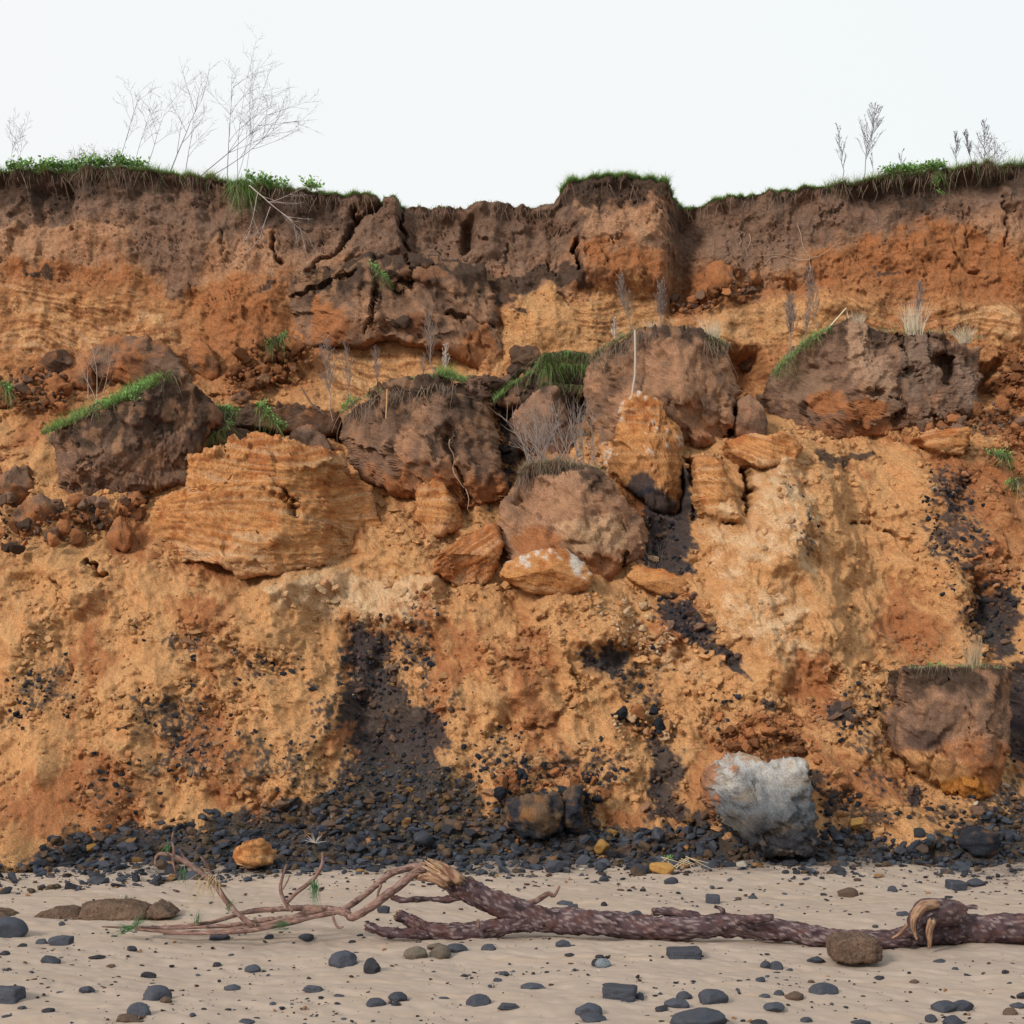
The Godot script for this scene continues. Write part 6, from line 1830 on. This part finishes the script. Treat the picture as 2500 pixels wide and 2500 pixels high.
func build_turf() -> void:
	var segs := [
		["lush green grass and broad weeds along the cliff top at far left", -380, 430, 4600, 0.04, 0.13, 0.9, 900, 0.06, 0.30, 0.25],
		["mixed green and dry grass hanging over the cliff top below the bare shrubs", 430, 720, 1900, 0.04, 0.13, 0.75, 900, 0.08, 0.34, 0.3],
		["short turf on the cliff top above the long crack", 720, 985, 2600, 0.03, 0.07, 0.92, 300, 0.03, 0.14, 0.2],
		["sparse stubble on the low bare stretch of cliff top", 985, 1360, 420, 0.01, 0.06, 0.5, 260, 0.02, 0.10, 0.1],
		["green turf cap on the jutting corner of the cliff top", 1368, 1636, 3600, 0.05, 0.11, 0.95, 420, 0.05, 0.2, 0.2],
		["short turf along the cliff top right of the jutting corner", 1640, 2020, 3000, 0.03, 0.07, 0.92, 420, 0.04, 0.16, 0.25],
		["long green and straw grass hanging over the cliff top at right", 2010, 2920, 4200, 0.05, 0.14, 0.65, 2600, 0.08, 0.34, 0.3]]
	for s in segs:
		var L := lip_points(s[1], s[2])
		var mb := MB.new()
		grass_up(mb, L, s[3], s[4] * 1.3, s[5] * 1.3, 0.3, s[6], Vector3(0, 0, 0.3))
		grass_up(mb, L, int(s[3] * 0.9), s[4], s[5] * 0.8, 0.03, s[6], Vector3(0, -0.3, 0.9))
		grass_hang(mb, L, int(s[7] * 0.32), s[8], s[9], s[10])
		roots(mb, L, int((s[2] - s[1]) * 0.16), 0.06, 0.5)
		var o := part(self, "cliff_top_grass", mb.commit(), mats.leaf)
		tag(o, s[0], "", "", "stuff")
	# broad-leaved weeds
	for s in [["leafy green weeds at the far left of the cliff top", 20, 350, 70, 0.085], ["leafy green weeds on the cliff top right of the bare shrubs", 600, 700, 24, 0.08], ["lone leafy weed on the cliff top right of the others", 745, 775, 6, 0.09], ["bright green leafy weeds on the cliff top at right", 2150, 2310, 46, 0.075]]:
		var mb := MB.new()
		weeds(mb, lip_points(s[1], s[2], 20).map(func(p): return p + Vector3(0, 0.02, 0.05)), s[3], s[4], 0.15)
		var o := part(self, "leafy_weeds", mb.commit(), mats.leaf)
		tag(o, s[0], "weeds")
	var mbw := MB.new()
	weeds(mbw, [W(2285, 440, 20.5), W(2300, 480, 20.5)], 6, 0.04, 0.03)
	grass_hang(mbw, [W(2280, 425, 20.55), W(2300, 425, 20.55)], 40, 0.2, 0.4, 0.6)
	tag(part(self, "leafy_weeds", mbw.commit(), mats.leaf), "bright weed trailing down from the cliff top at right", "weeds")
	var mbt := MB.new()
	grass_hang(mbt, [W(560, 445, 20.55), W(615, 450, 20.55)], 420, 0.2, 0.55, 0.85)
	grass_up(mbt, [W(560, 450, 20.55), W(615, 455, 20.55)], 120, 0.08, 0.2, 0.05, 0.9, Vector3(0, 0, 0.5))
	tag(part(self, "grass_tussock", mbt.commit(), mats.leaf), "green grass tussock hanging over the cliff edge above the dead branch", "grass")
	# turf of the blocks
	turf_child(BL.a, "grass", func(mb):
		for q in 7:
			var u := q / 6.0
			var e := edge_pts(BL.a, [[lerpf(116, 150, u), lerpf(1066, 1036, u)], [lerpf(250, 262, u), lerpf(1012, 978, u)], [lerpf(376, 385, u), lerpf(957, 915, u)]], lerpf(0.24, -0.14, u))
			grass_up(mb, e, 620, 0.06, 0.17, 0.06, 0.9, Vector3(0.1, 0, 0.35))
			weeds(mb, edge_pts(BL.a, [[lerpf(230, 250, u), lerpf(1018, 985, u)], [lerpf(385, 395, u), lerpf(955, 915, u)]], lerpf(0.26, -0.12, u)), 9, 0.05, 0.05)
		var e0 := edge_pts(BL.a, [[116, 1066], [250, 1012], [376, 957], [400, 930]], 0.26)
		grass_up(mb, e0, 500, 0.05, 0.11, 0.03, 0.9, Vector3(0, -0.1, 0.7))
		weeds(mb, edge_pts(BL.a, [[330, 985], [355, 1000]], 0.34), 4, 0.05, 0.02)
		grass_hang(mb, e0, 300, 0.05, 0.22, 0.3))
	turf_child(BL.a, "roots", func(mb): roots(mb, edge_pts(BL.a, [[130, 1070], [373, 960], [410, 930]], 0.2), 70, 0.08, 0.4); grass_hang(mb, edge_pts(BL.a, [[385, 930], [425, 915]], 0.16), 220, 0.15, 0.5, 0.35))
	turf_child(BL.c, "grass", func(mb):
		var e := edge_pts(BL.c, [[835, 1012], [884, 975], [949, 952], [1010, 927], [1075, 921], [1135, 936]], 0.16)
		grass_up(mb, e, 900, 0.03, 0.10, 0.3, 0.55)
		grass_up(mb, edge_pts(BL.c, [[1070, 920], [1135, 932]], 0.16), 700, 0.06, 0.16, 0.2, 0.95)
		grass_hang(mb, e, 380, 0.05, 0.2, 0.2)
		weeds(mb, edge_pts(BL.c, [[840, 1000], [880, 972]], 0.1), 5, 0.05, 0.1))
	turf_child(BL.c, "roots", func(mb): roots(mb, edge_pts(BL.c, [[840, 1015], [949, 960], [1130, 940]], 0.3), 80, 0.1, 0.6))
	turf_child(BL.i, "grass", func(mb):
		var e := edge_pts(BL.i, [[1438, 884], [1475, 850], [1527, 824], [1564, 810], [1657, 810], [1699, 815], [1735, 829], [1772, 848]], 0.14)
		grass_up(mb, e, 900, 0.03, 0.12, 0.3, 0.35)
		grass_hang(mb, e, 800, 0.08, 0.3, 0.15)
		grass_hang(mb, edge_pts(BL.i, [[1715, 825], [1775, 850]], 0.2), 400, 0.15, 0.45, 0.2))
	turf_child(BL.i, "roots", func(mb): roots(mb, edge_pts(BL.i, [[1438, 890], [1564, 815], [1770, 855]], 0.3), 120, 0.1, 0.6))
	turf_child(BL.k, "grass", func(mb):
		var e := edge_pts(BL.k, [[1880, 925], [1905, 888], [1954, 845], [2019, 803], [2070, 789], [2126, 807], [2182, 812], [2313, 812], [2411, 835]], 0.12)
		grass_up(mb, e, 900, 0.03, 0.10, 0.3, 0.3)
		grass_up(mb, edge_pts(BL.k, [[1885, 915], [1954, 845], [2010, 808]], 0.16), 500, 0.04, 0.12, 0.15, 0.8)
		grass_hang(mb, edge_pts(BL.k, [[1885, 920], [1954, 850], [2019, 806]], 0.2), 420, 0.06, 0.28, 0.55))
	turf_child(BL.f, "grass", func(mb):
		var e := edge_pts(BL.f, [[1266, 1160], [1294, 1137], [1359, 1128], [1452, 1146], [1499, 1187]], 0.1)
		grass_hang(mb, e, 700, 0.08, 0.28, 0.02)
		grass_up(mb, e, 700, 0.04, 0.16, 0.25, 0.04)
		roots(mb, e, 60, 0.1, 0.4))
	turf_child(BL.n, "grass", func(mb):
		var e := edge_pts(BL.n, [[2208, 1630], [2300, 1624], [2439, 1630]], 0.2)
		grass_up(mb, e, 420, 0.02, 0.07, 0.3, 0.3)
		grass_hang(mb, e, 160, 0.04, 0.16, 0.1)
		weeds(mb, edge_pts(BL.n, [[2255, 1628], [2285, 1626]], 0.25), 4, 0.03, 0.05)
		dry_clump(mb, W(2378, 1628, BL.n.get_meta("d")) - BL.n.position, 0.42, 60, STRAW, 0.35)
		for q in [[2255, 1640, 2140, 1540], [2290, 1635, 2296, 1550], [2300, 1635, 2240, 1570], [2290, 1640, 2380, 1580]]:
			var a: Vector3 = W(q[0], q[1], BL.n.get_meta("d")) - BL.n.position
			var b: Vector3 = W(q[2], q[3], BL.n.get_meta("d")) - BL.n.position
			mb.tube([a, a.lerp(b, 0.5) + Vector3(0, 0.05, 0.05), b], [0.004, 0.003, 0.002], 3, [STRAW]))
	turf_child(BL.t, "grass", func(mb):
		var e := edge_pts(BL.t, [[1330, 880], [1380, 868], [1436, 878]], 0.24)
		grass_hang(mb, e, 1500, 0.25, 0.55, 0.82)
		grass_hang(mb, edge_pts(BL.t, [[1310, 900], [1436, 905]], 0.3), 700, 0.15, 0.4, 0.9)
		grass_hang(mb, e, 260, 0.4, 0.7, 0.0)
		var e2 := edge_pts(BL.t, [[1208, 985], [1250, 945], [1300, 915]], 0.2)
		grass_up(mb, e2, 900, 0.04, 0.12, 0.15, 0.92)
		grass_hang(mb, e2, 260, 0.06, 0.2, 0.4)
		grass_hang(mb, edge_pts(BL.t, [[1320, 945], [1425, 955]], 0.28), 420, 0.1, 0.4, 0.25))
	# leafy gap between the grassy block and the middle block
	for s in [["green weeds in the gap right of the grassy tilted block", 525, 1000, 580, 1010, 18, 0.06], ["dark green weeds in the gap above the sandstone mass", 630, 990, 685, 1050, 26, 0.06], ["green weeds low on the grassy tilted block's right side", 500, 1075, 560, 1040, 12, 0.05], ["broad green weed on the ledge at the right picture edge", 2430, 1105, 2475, 1120, 12, 0.055], ["tiny weeds on the slope at the right picture edge", 2470, 1180, 2500, 1170, 8, 0.04], ["grass sprig in the heap under the slumped mass", 655, 845, 690, 815, 9, 0.05], ["grass sprig at left picture edge on the shelf", 0, 935, 25, 960, 10, 0.05], ["green tuft on the slumped mass's broken top", 905, 645, 950, 690, 16, 0.05]]:
		var mb := MB.new()
		var a := C(s[1], s[2])
		var b := C(s[3], s[4])
		var d := minf(-a.z, -b.z) - 0.55
		if s[5] == 16:
			d = -C(900, 800).z - 0.75
		var pa := W(s[1], s[2], d)
		var pb := W(s[3], s[4], d)
		weeds(mb, [pa, pb], s[5], s[6], 0.3)
		grass_hang(mb, [pa, pb], 160, 0.1, 0.35, 0.55)
		for q in 10:
			var p0 := pa.lerp(pb, rng.randf())
			mb.tube([p0 + Vector3(0, -0.05, -0.4), p0 + Vector3(0, 0, -0.1), p0 + Vector3(rng.randfn() * 0.1, 0.05, 0.1)], [0.006, 0.005, 0.003], 4, [DRY])
		tag(part(self, "leafy_weeds", mb.commit(), mats.leaf), s[0], "weeds")

func build_dry_plants() -> void:
	var GREY := S(128, 124, 134)
	# bare shrubs against the sky: [label, [[px0, py0, px1, py1, radius mm], ...]]
	var shrubs := [
		["tallest bare shrub leaning right against the sky", [[412, 420, 478, 235, 9], [452, 420, 470, 270, 6]], 3.0],
		["slender upright bare shrub right of the tallest", [[556, 440, 552, 215, 7], [580, 445, 568, 180, 5]], 2.0],
		["bare shrub with two long stems leaning far right", [[480, 430, 660, 285, 8], [500, 432, 700, 300, 7]], 2.0],
		["wispy bare shrub left of the tallest one", [[355, 412, 402, 260, 5], [325, 412, 345, 280, 4]], 2.0],
		["wispy bare shrub leaning right at the left end of the group", [[282, 410, 335, 250, 5]], 2.0],
		["faint bare shrub at the right end of the group", [[600, 450, 612, 250, 4], [572, 445, 640, 270, 4]], 2.0],
		["faint wispy stems near the left picture edge", [[20, 415, 45, 330, 3], [40, 415, 62, 335, 3]], 1.4]]
	for s in shrubs:
		var b := lip_points(s[1][0][0], s[1][0][0] + 1.0, 1)[0] as Vector3
		var node := top("bare_shrub", b + Vector3(0, 0, -0.25))
		var k := 0
		for st in s[1]:
			var d := 21.0 + 0.12 * k
			var mb := MB.new()
			var p0 := W(st[0], st[1] + 10, d) - node.position
			var p1 := W(st[2], st[3], d) - node.position
			branchy(mb, p0, (p1 - p0).normalized(), p0.distance_to(p1) * 1.0, st[4] * 0.0009, 3, rnd_col(GREY, 0.1), 0.75, 6, 0.05)
			part(node, "stem", mb.commit(), mats.twig)
			k += 1
		tag(node, s[0], "shrub", "bare shrubs on the cliff top")
	# tangled dead scrub left of the shrubs, and seed-headed weeds at the right end
	for s in [["tangled grey dead scrub on the cliff top left of the bare shrubs", 160, 230, 30, 0.26, S(128, 112, 108)], ["dark twiggy scrub at the foot of the leftmost bare shrub", 262, 296, 16, 0.22, S(104, 92, 100)], ["brown seed-headed scrub at the right end of the cliff top", 2395, 2450, 22, 0.34, S(110, 94, 94)]]:
		var mb := MB.new()
		var L := lip_points(s[1], s[2], 8)
		for i in s[3]:
			var p := line_at(L, rng.randf()) + Vector3(0, 0, -rng.randf() * 0.2)
			branchy(mb, p, Vector3(rng.randfn() * 0.5, 1, rng.randfn() * 0.4).normalized(), s[4] * rng.randf_range(0.6, 1.2), 0.0035, 1, rnd_col(s[5], 0.2), 0.9, 5, 0.2)
		for i in s[3] * 10:
			var p := line_at(L, rng.randf()) + Vector3(rng.randfn() * 0.04, rng.randf() * s[4] * 1.2, -rng.randf() * 0.2)
			mb.leaf(p, Vector3(rng.randfn(), rng.randfn(), rng.randfn()).normalized(), Vector3(rng.randfn(), rng.randfn(), rng.randfn()).normalized(), 0.022, 0.014, rnd_col(s[5], 0.3))
		grass_hang(mb, L, 160, 0.1, 0.35, 0.0)
		tag(part(self, "dead_scrub", mb.commit(), mats.twig), s[0], "scrub")
	# tall dead weeds: [label, px, py base, py tip, spread, shoots, depth or 0 for the cliff top]
	for s in [["tall dead plume weed on the cliff top, right of centre", 2106, 432, 246, 0.36, 46], ["thin dead weed left of the tall plume weed", 2066, 434, 305, 0.2, 16], ["short bare stalk right of the tall plume weed", 2133, 428, 362, 0.08, 3], ["short forked stalk between the plume weed and bright leafy weeds", 2202, 415, 350, 0.3, 4], ["slim dead plume weed near the right end of the cliff top", 2339, 405, 312, 0.16, 22], ["leaning dead plume weed near the right end", 2378, 402, 318, 0.22, 26], ["dead stalk with seed heads near the right end", 2404, 398, 298, 0.35, 18]]:
		var mb := MB.new()
		var b := lip_points(s[1], s[1] + 1.0, 1)[0] as Vector3 + Vector3(0, -0.02, -0.12)
		plume(mb, b, (s[2] - s[3]) * 20.9 / F + 0.05, rnd_col(S(112, 108, 116), 0.1), s[4], s[5], true)
		tag(part(self, "dead_weed", mb.commit(), mats.twig), s[0], "weed", "dead weeds on the cliff top")
	# weeds standing on the blocks: [label, block, px, base py, height px, spread, shoots, colour 0 grey 1 pale]
	for s in [["tall dead weed at the left end of the tall brown block's top", "i", 1545, 815, 150, 0.22, 40, 0], ["bushy dead weed in the middle of the tall brown block's top", "i", 1612, 812, 130, 0.2, 60, 0], ["small pale thistle-like weed on the tall brown block's left slope", "i", 1500, 842, 70, 0.5, 22, 1],
		["dead weed left of centre on the middle block", "c", 925, 965, 125, 0.22, 30, 0], ["thin dead weed at left of the middle block", "c", 858, 1000, 160, 0.2, 26, 0], ["tall dead weed right of centre on the middle block", "c", 1055, 925, 180, 0.14, 30, 0], ["pale dead weed at right end of the middle block", "c", 1088, 925, 90, 0.3, 30, 1], ["short dead weed in the middle of the middle block's top", "c", 1028, 930, 75, 0.25, 20, 0], ["dark dead weed in the gap left of the middle block", "c", 812, 1020, 200, 0.3, 46, 0],
		["tall twiggy dead weed standing left on the wide cracked block", "k", 1998, 815, 165, 0.2, 40, 0], ["fine dead weed near the wide block's left slope", "k", 1965, 840, 110, 0.3, 34, 0], ["dense dark dead weed on the crumbly mound", "k", 1930, 858, 140, 0.22, 70, 0], ["upright dead weed above the pale grass on the wide block", "k", 2240, 812, 130, 0.12, 40, 0]]:
		var mb := MB.new()
		var d: float = BL[s[1]].get_meta("d") - 0.02
		plume(mb, W(s[2], s[3] + 8, d), s[4] * d / F, rnd_col(S(128, 114, 108) if s[7] == 0 else S(190, 176, 164), 0.1), s[5], s[6], s[7] == 1 or s[6] > 38)
		tag(part(self, "dead_weed", mb.commit(), mats.twig), s[0], "weed", "dead weeds on the fallen blocks")
	for s in [["pale dry grass clump at the right end of the tall brown block", "i", 1735, 835, 0.42, 120, 0.5], ["tall pale dry grass clump on the wide cracked block", "k", 2232, 815, 0.5, 150, 0.25], ["pale dry grass clump at the right end of the wide cracked block", "k", 2355, 834, 0.3, 140, 0.9], ["pale dry grass clump on the wide block's peak", "k", 2090, 800, 0.28, 150, 0.8], ["low dry grass clump left on the tall brown block", "i", 1590, 812, 0.2, 80, 0.6]]:
		var mb := MB.new()
		var d: float = BL[s[1]].get_meta("d") - 0.04
		dry_clump(mb, W(s[2], s[3] + 5, d), s[4], s[5], S(182, 168, 146), s[6])
		tag(part(self, "dry_grass_clump", mb.commit(), mats.twig), s[0], "dry grass", "dry grass clumps on the fallen blocks")
	# twiggy bush above the central boulder, bare bush on the left shelf, dead branch on the wall
	var mb2 := MB.new()
	var df: float = BL.f.get_meta("d") + 0.05
	for i in 52:
		var p := W(rng.randf_range(1290, 1470), 1142, df + rng.randf_range(-0.15, 0.25))
		branchy(mb2, p, Vector3(rng.randf_range(-1.0, 0.5), 1, rng.randfn() * 0.3).normalized(), rng.randf_range(0.3, 0.72), 0.0062, 1, rnd_col(S(150, 136, 130), 0.25), 0.6, 7, 0.12)
	tag(part(self, "twiggy_bush", mb2.commit(), mats.twig), "grey leafless twiggy bush on top of the central soil boulder", "bush")
	mb2 = MB.new()
	for i in 12:
		var p := C(1590 + rng.randf_range(-30, 30), 1390) + Vector3(0, 0, 0.25)
		branchy(mb2, p, Vector3(rng.randfn() * 0.8, 0.7, 0.4).normalized(), 0.3, 0.0035, 1, rnd_col(S(92, 82, 84), 0.2), 0.8, 5, 0.2)
	tag(part(self, "twiggy_bush", mb2.commit(), mats.twig), "dark twiggy tangle in the gap above the flat tan slab", "bush")
	mb2 = MB.new()
	var d3 := -C(230, 1000).z - 0.35
	for q in [[245, 990, 150, 860], [240, 985, 225, 850], [248, 990, 255, 870], [215, 960, 200, 880]]:
		var a := W(q[0], q[1] + 15, d3)
		var b := W(q[2], q[3], d3)
		branchy(mb2, a, (b - a).normalized(), a.distance_to(b), 0.005, 2, rnd_col(S(176, 156, 142), 0.1), 0.6, 4, 0.1)
	tag(part(self, "bare_bush", mb2.commit(), mats.twig), "pale leafless bush standing behind the grassy tilted block", "bush")
	mb2 = MB.new()
	for q in [[612, 455, 700, 545, 8], [640, 480, 745, 560, 5], [630, 470, 600, 560, 4], [660, 505, 640, 580, 4], [655, 495, 740, 470, 4]]:
		var a := W(q[0], q[1], 20.42)
		var b := W(q[2], q[3], 20.3)
		branchy(mb2, a, (b - a).normalized(), a.distance_to(b) * 1.1, q[4] * 0.001, 2, rnd_col(S(178, 162, 158), 0.08), 0.7, 5, 0.06)
	mb2.tube([W(612, 455, 20.42), W(600, 450, 20.6), W(590, 446, 20.9)], [0.008, 0.009, 0.01], 5, [S(178, 162, 158)])
	tag(part(self, "dead_branch", mb2.commit(), mats.twig), "pale dead branch hanging head down over the cliff face at upper left", "branch")
	# roots and sticks
	for s in [["long forked root trailing across the bare wall at right", [[1945, 545, 1975, 640], [1975, 640, 1960, 700], [1975, 635, 1850, 625], [1900, 628, 1850, 655], [1975, 636, 2050, 590]]], ["thin looping root on the wall right of the jutting corner", [[1803, 600, 1812, 565], [1812, 565, 1828, 570], [1828, 570, 1825, 620]]], ["thin root hanging in the crack of the middle block", [[1100, 1070, 1108, 1140], [1108, 1140, 1135, 1190], [1135, 1190, 1148, 1250]]]]:
		var mb := MB.new()
		var inmid: bool = s[1][0][1] > 1000
		for q in s[1]:
			var pts: Array = []
			var rr: Array = []
			for k in 6:
				var x := lerpf(q[0], q[2], k / 5.0) + nb.get_noise_1d(q[0] + k * 0.22) * 10.0
				var y := lerpf(q[1], q[3], k / 5.0) + nb.get_noise_1d(q[1] + k * 0.22) * 8.0
				if inmid:
					pts.append(W(x, y, float(BL.c.get_meta("d")) - 0.52))
				else:
					var b := C(x, y)
					pts.append((surf(b.x, b.y)[0] as Vector3) + Vector3(0, 0, 0.03))
				rr.append(0.0055 - 0.0007 * k)
			mb.tube(pts, rr, 5, [rnd_col(S(168, 138, 116), 0.1)])
		tag(part(self, "exposed_root", mb.commit(), mats.twig), s[0], "root")
	for s in [["grey stick hanging down the front of the tall brown block", "i", [[1550, 806], [1551, 870], [1550, 916], [1543, 963]], 0.42, 0.013, S(168, 156, 146)], ["pale stick poking down from the middle block's top edge", "c", [[945, 950], [944, 985], [942, 1022]], 0.36, 0.008, S(176, 136, 96)], ["pale bent stalk on the wide cracked block's peak", "k", [[2018, 806], [2066, 752], [2076, 800]], 0.16, 0.009, S(206, 188, 160)], ["dark leaning stick left of the middle block", "c", [[735, 945], [760, 985], [790, 1010]], 0.1, 0.009, S(92, 76, 68)]]:
		var mb := MB.new()
		var d: float = BL[s[1]].get_meta("d") - s[3]
		var pts: Array = []
		var rr: Array = []
		for q in s[2]:
			pts.append(W(q[0], q[1], d)); rr.append(s[4])
		mb.tube(pts, rr, 6, [s[5]])
		tag(part(self, "stick", mb.commit(), mats.twig), s[0], "stick")
	mb2 = MB.new()
	for i in 9:
		var p := W(770, 2058, 14.85)
		var dir := Vector3(rng.randfn() * 0.8, rng.randf() * 0.8 + 0.1, rng.randfn() * 0.4).normalized()
		mb2.tube([p, p + dir * 0.05, p + dir * 0.1], [0.005, 0.004, 0.002], 4, [S(160, 148, 140)])
	tag(part(self, "bleached_twigs", mb2.commit(), mats.twig), "small bleached twig bundle on the dark scree left of centre", "twigs")
	mb2 = MB.new()
	for i in 7:
		var p := W(1650 + rng.randf_range(-20, 20), 2120, 14.45)
		mb2.tube([p, p + Vector3(rng.randfn() * 0.08, 0.06 + 0.05 * rng.randf(), 0.02), p + Vector3(rng.randfn() * 0.2, 0.08 * rng.randf(), 0.05)], [0.004, 0.004, 0.002], 4, [S(190, 170, 140)])
	weeds(mb2, [W(1630, 2098, 14.5), W(1640, 2100, 14.5)], 3, 0.03, 0.02)
	tag(part(self, "weed_sprig", mb2.commit(), mats.twig), "straw and green sprig beside the ochre pitted rock", "sprig")

# ------------------------------------------------------------------
func _ready() -> void:
	rng.seed = 20240
	na = noise(3, FastNoiseLite.TYPE_SIMPLEX_SMOOTH, FastNoiseLite.FRACTAL_FBM, 4)
	nb = noise(5, FastNoiseLite.TYPE_SIMPLEX_SMOOTH, FastNoiseLite.FRACTAL_NONE, 1)
	nr = noise(7, FastNoiseLite.TYPE_SIMPLEX_SMOOTH, FastNoiseLite.FRACTAL_RIDGED, 3)
	nc = noise(9, FastNoiseLite.TYPE_CELLULAR, FastNoiseLite.FRACTAL_NONE, 1)
	nv = noise(13, FastNoiseLite.TYPE_CELLULAR, FastNoiseLite.FRACTAL_NONE, 1)
	nv.cellular_return_type = FastNoiseLite.RETURN_CELL_VALUE
	nc.cellular_return_type = FastNoiseLite.RETURN_DISTANCE
	# camera: level, lens shifted up
	var cam := Camera3D.new()
	cam.name = "camera"
	add_child(cam)
	cam.position = Vector3(0, EYE, 0)
	cam.set_frustum(0.1 * 2500.0 / F, Vector2(0, 0.1 * (HY - 1250.0) / F), 0.1, 400.0)
	cam.current = true
	# overcast sky, whiter to the left, a little blue to the right
	var env := Environment.new()
	var img := Image.create(256, 128, false, Image.FORMAT_RGBF)
	for j in 128:
		for i in 256:
			var az := (i + 0.5) / 256.0 * TAU          # 0 is straight ahead
			var v := nb.get_noise_2d(cos(az) * 1.2 + 4.0, sin(az) * 1.2 + j * 0.012)
			var el := (64.0 - j) / 64.0
			var blue := sm(-0.1, 0.9, sin(az) * 0.9 + 0.5 * el + 0.25 * v)
			var c := Color(0.868, 0.888, 0.888).lerp(Color(0.71, 0.87, 0.92), blue * 0.85)
			img.set_pixel(i, j, c)
	var pano := PanoramaSkyMaterial.new()
	pano.panorama = ImageTexture.create_from_image(img)
	pano.energy_multiplier = 0.502
	var sky := Sky.new()
	sky.sky_material = pano
	env.background_mode = Environment.BG_SKY
	env.sky = sky
	env.tonemap_mode = Environment.TONE_MAPPER_LINEAR
	env.tonemap_exposure = 2.12
	env.sdfgi_enabled = true
	env.ssao_enabled = true
	env.ssil_enabled = true
	var we := WorldEnvironment.new()
	we.name = "environment"
	we.environment = env
	add_child(we)
	# hazy sun through the cloud, high behind the camera's left shoulder
	var sun := DirectionalLight3D.new()
	sun.name = "sun"
	add_child(sun)
	sun.look_at_from_position(Vector3(-12, 10, 8), Vector3(0, 0, -6), Vector3.UP)
	sun.light_energy = 0.5
	sun.light_angular_distance = 13.0
	sun.light_color = Color(1.0, 0.965, 0.91)
	sun.shadow_enabled = true

	make_materials()
	for p in TOPLINE:
		var w := W(p[0], p[1], 20.85)
		top_x.append(w.x)
		top_y.append(w.y)
	for s in SWELLS:
		var d := profile_d(2.0)
		for i in 6:
			d = lerpf(d, profile_d(W(s[0], s[1], d).y), 0.75)
		var w := W(s[0], s[1], d)
		swell_w.append([w.x, w.y, s[2] * d / F, s[3] * d / F, s[4]])
	author_face()
	build_cliff()
	build_beach()
	build_blocks()
	build_log()
	build_stones()
	build_foot_scree()
	build_talus_clods()
	build_turf()
	build_dry_plants()
	for b in get_children():
		if b.has_meta("d"):
			b.remove_meta("d")
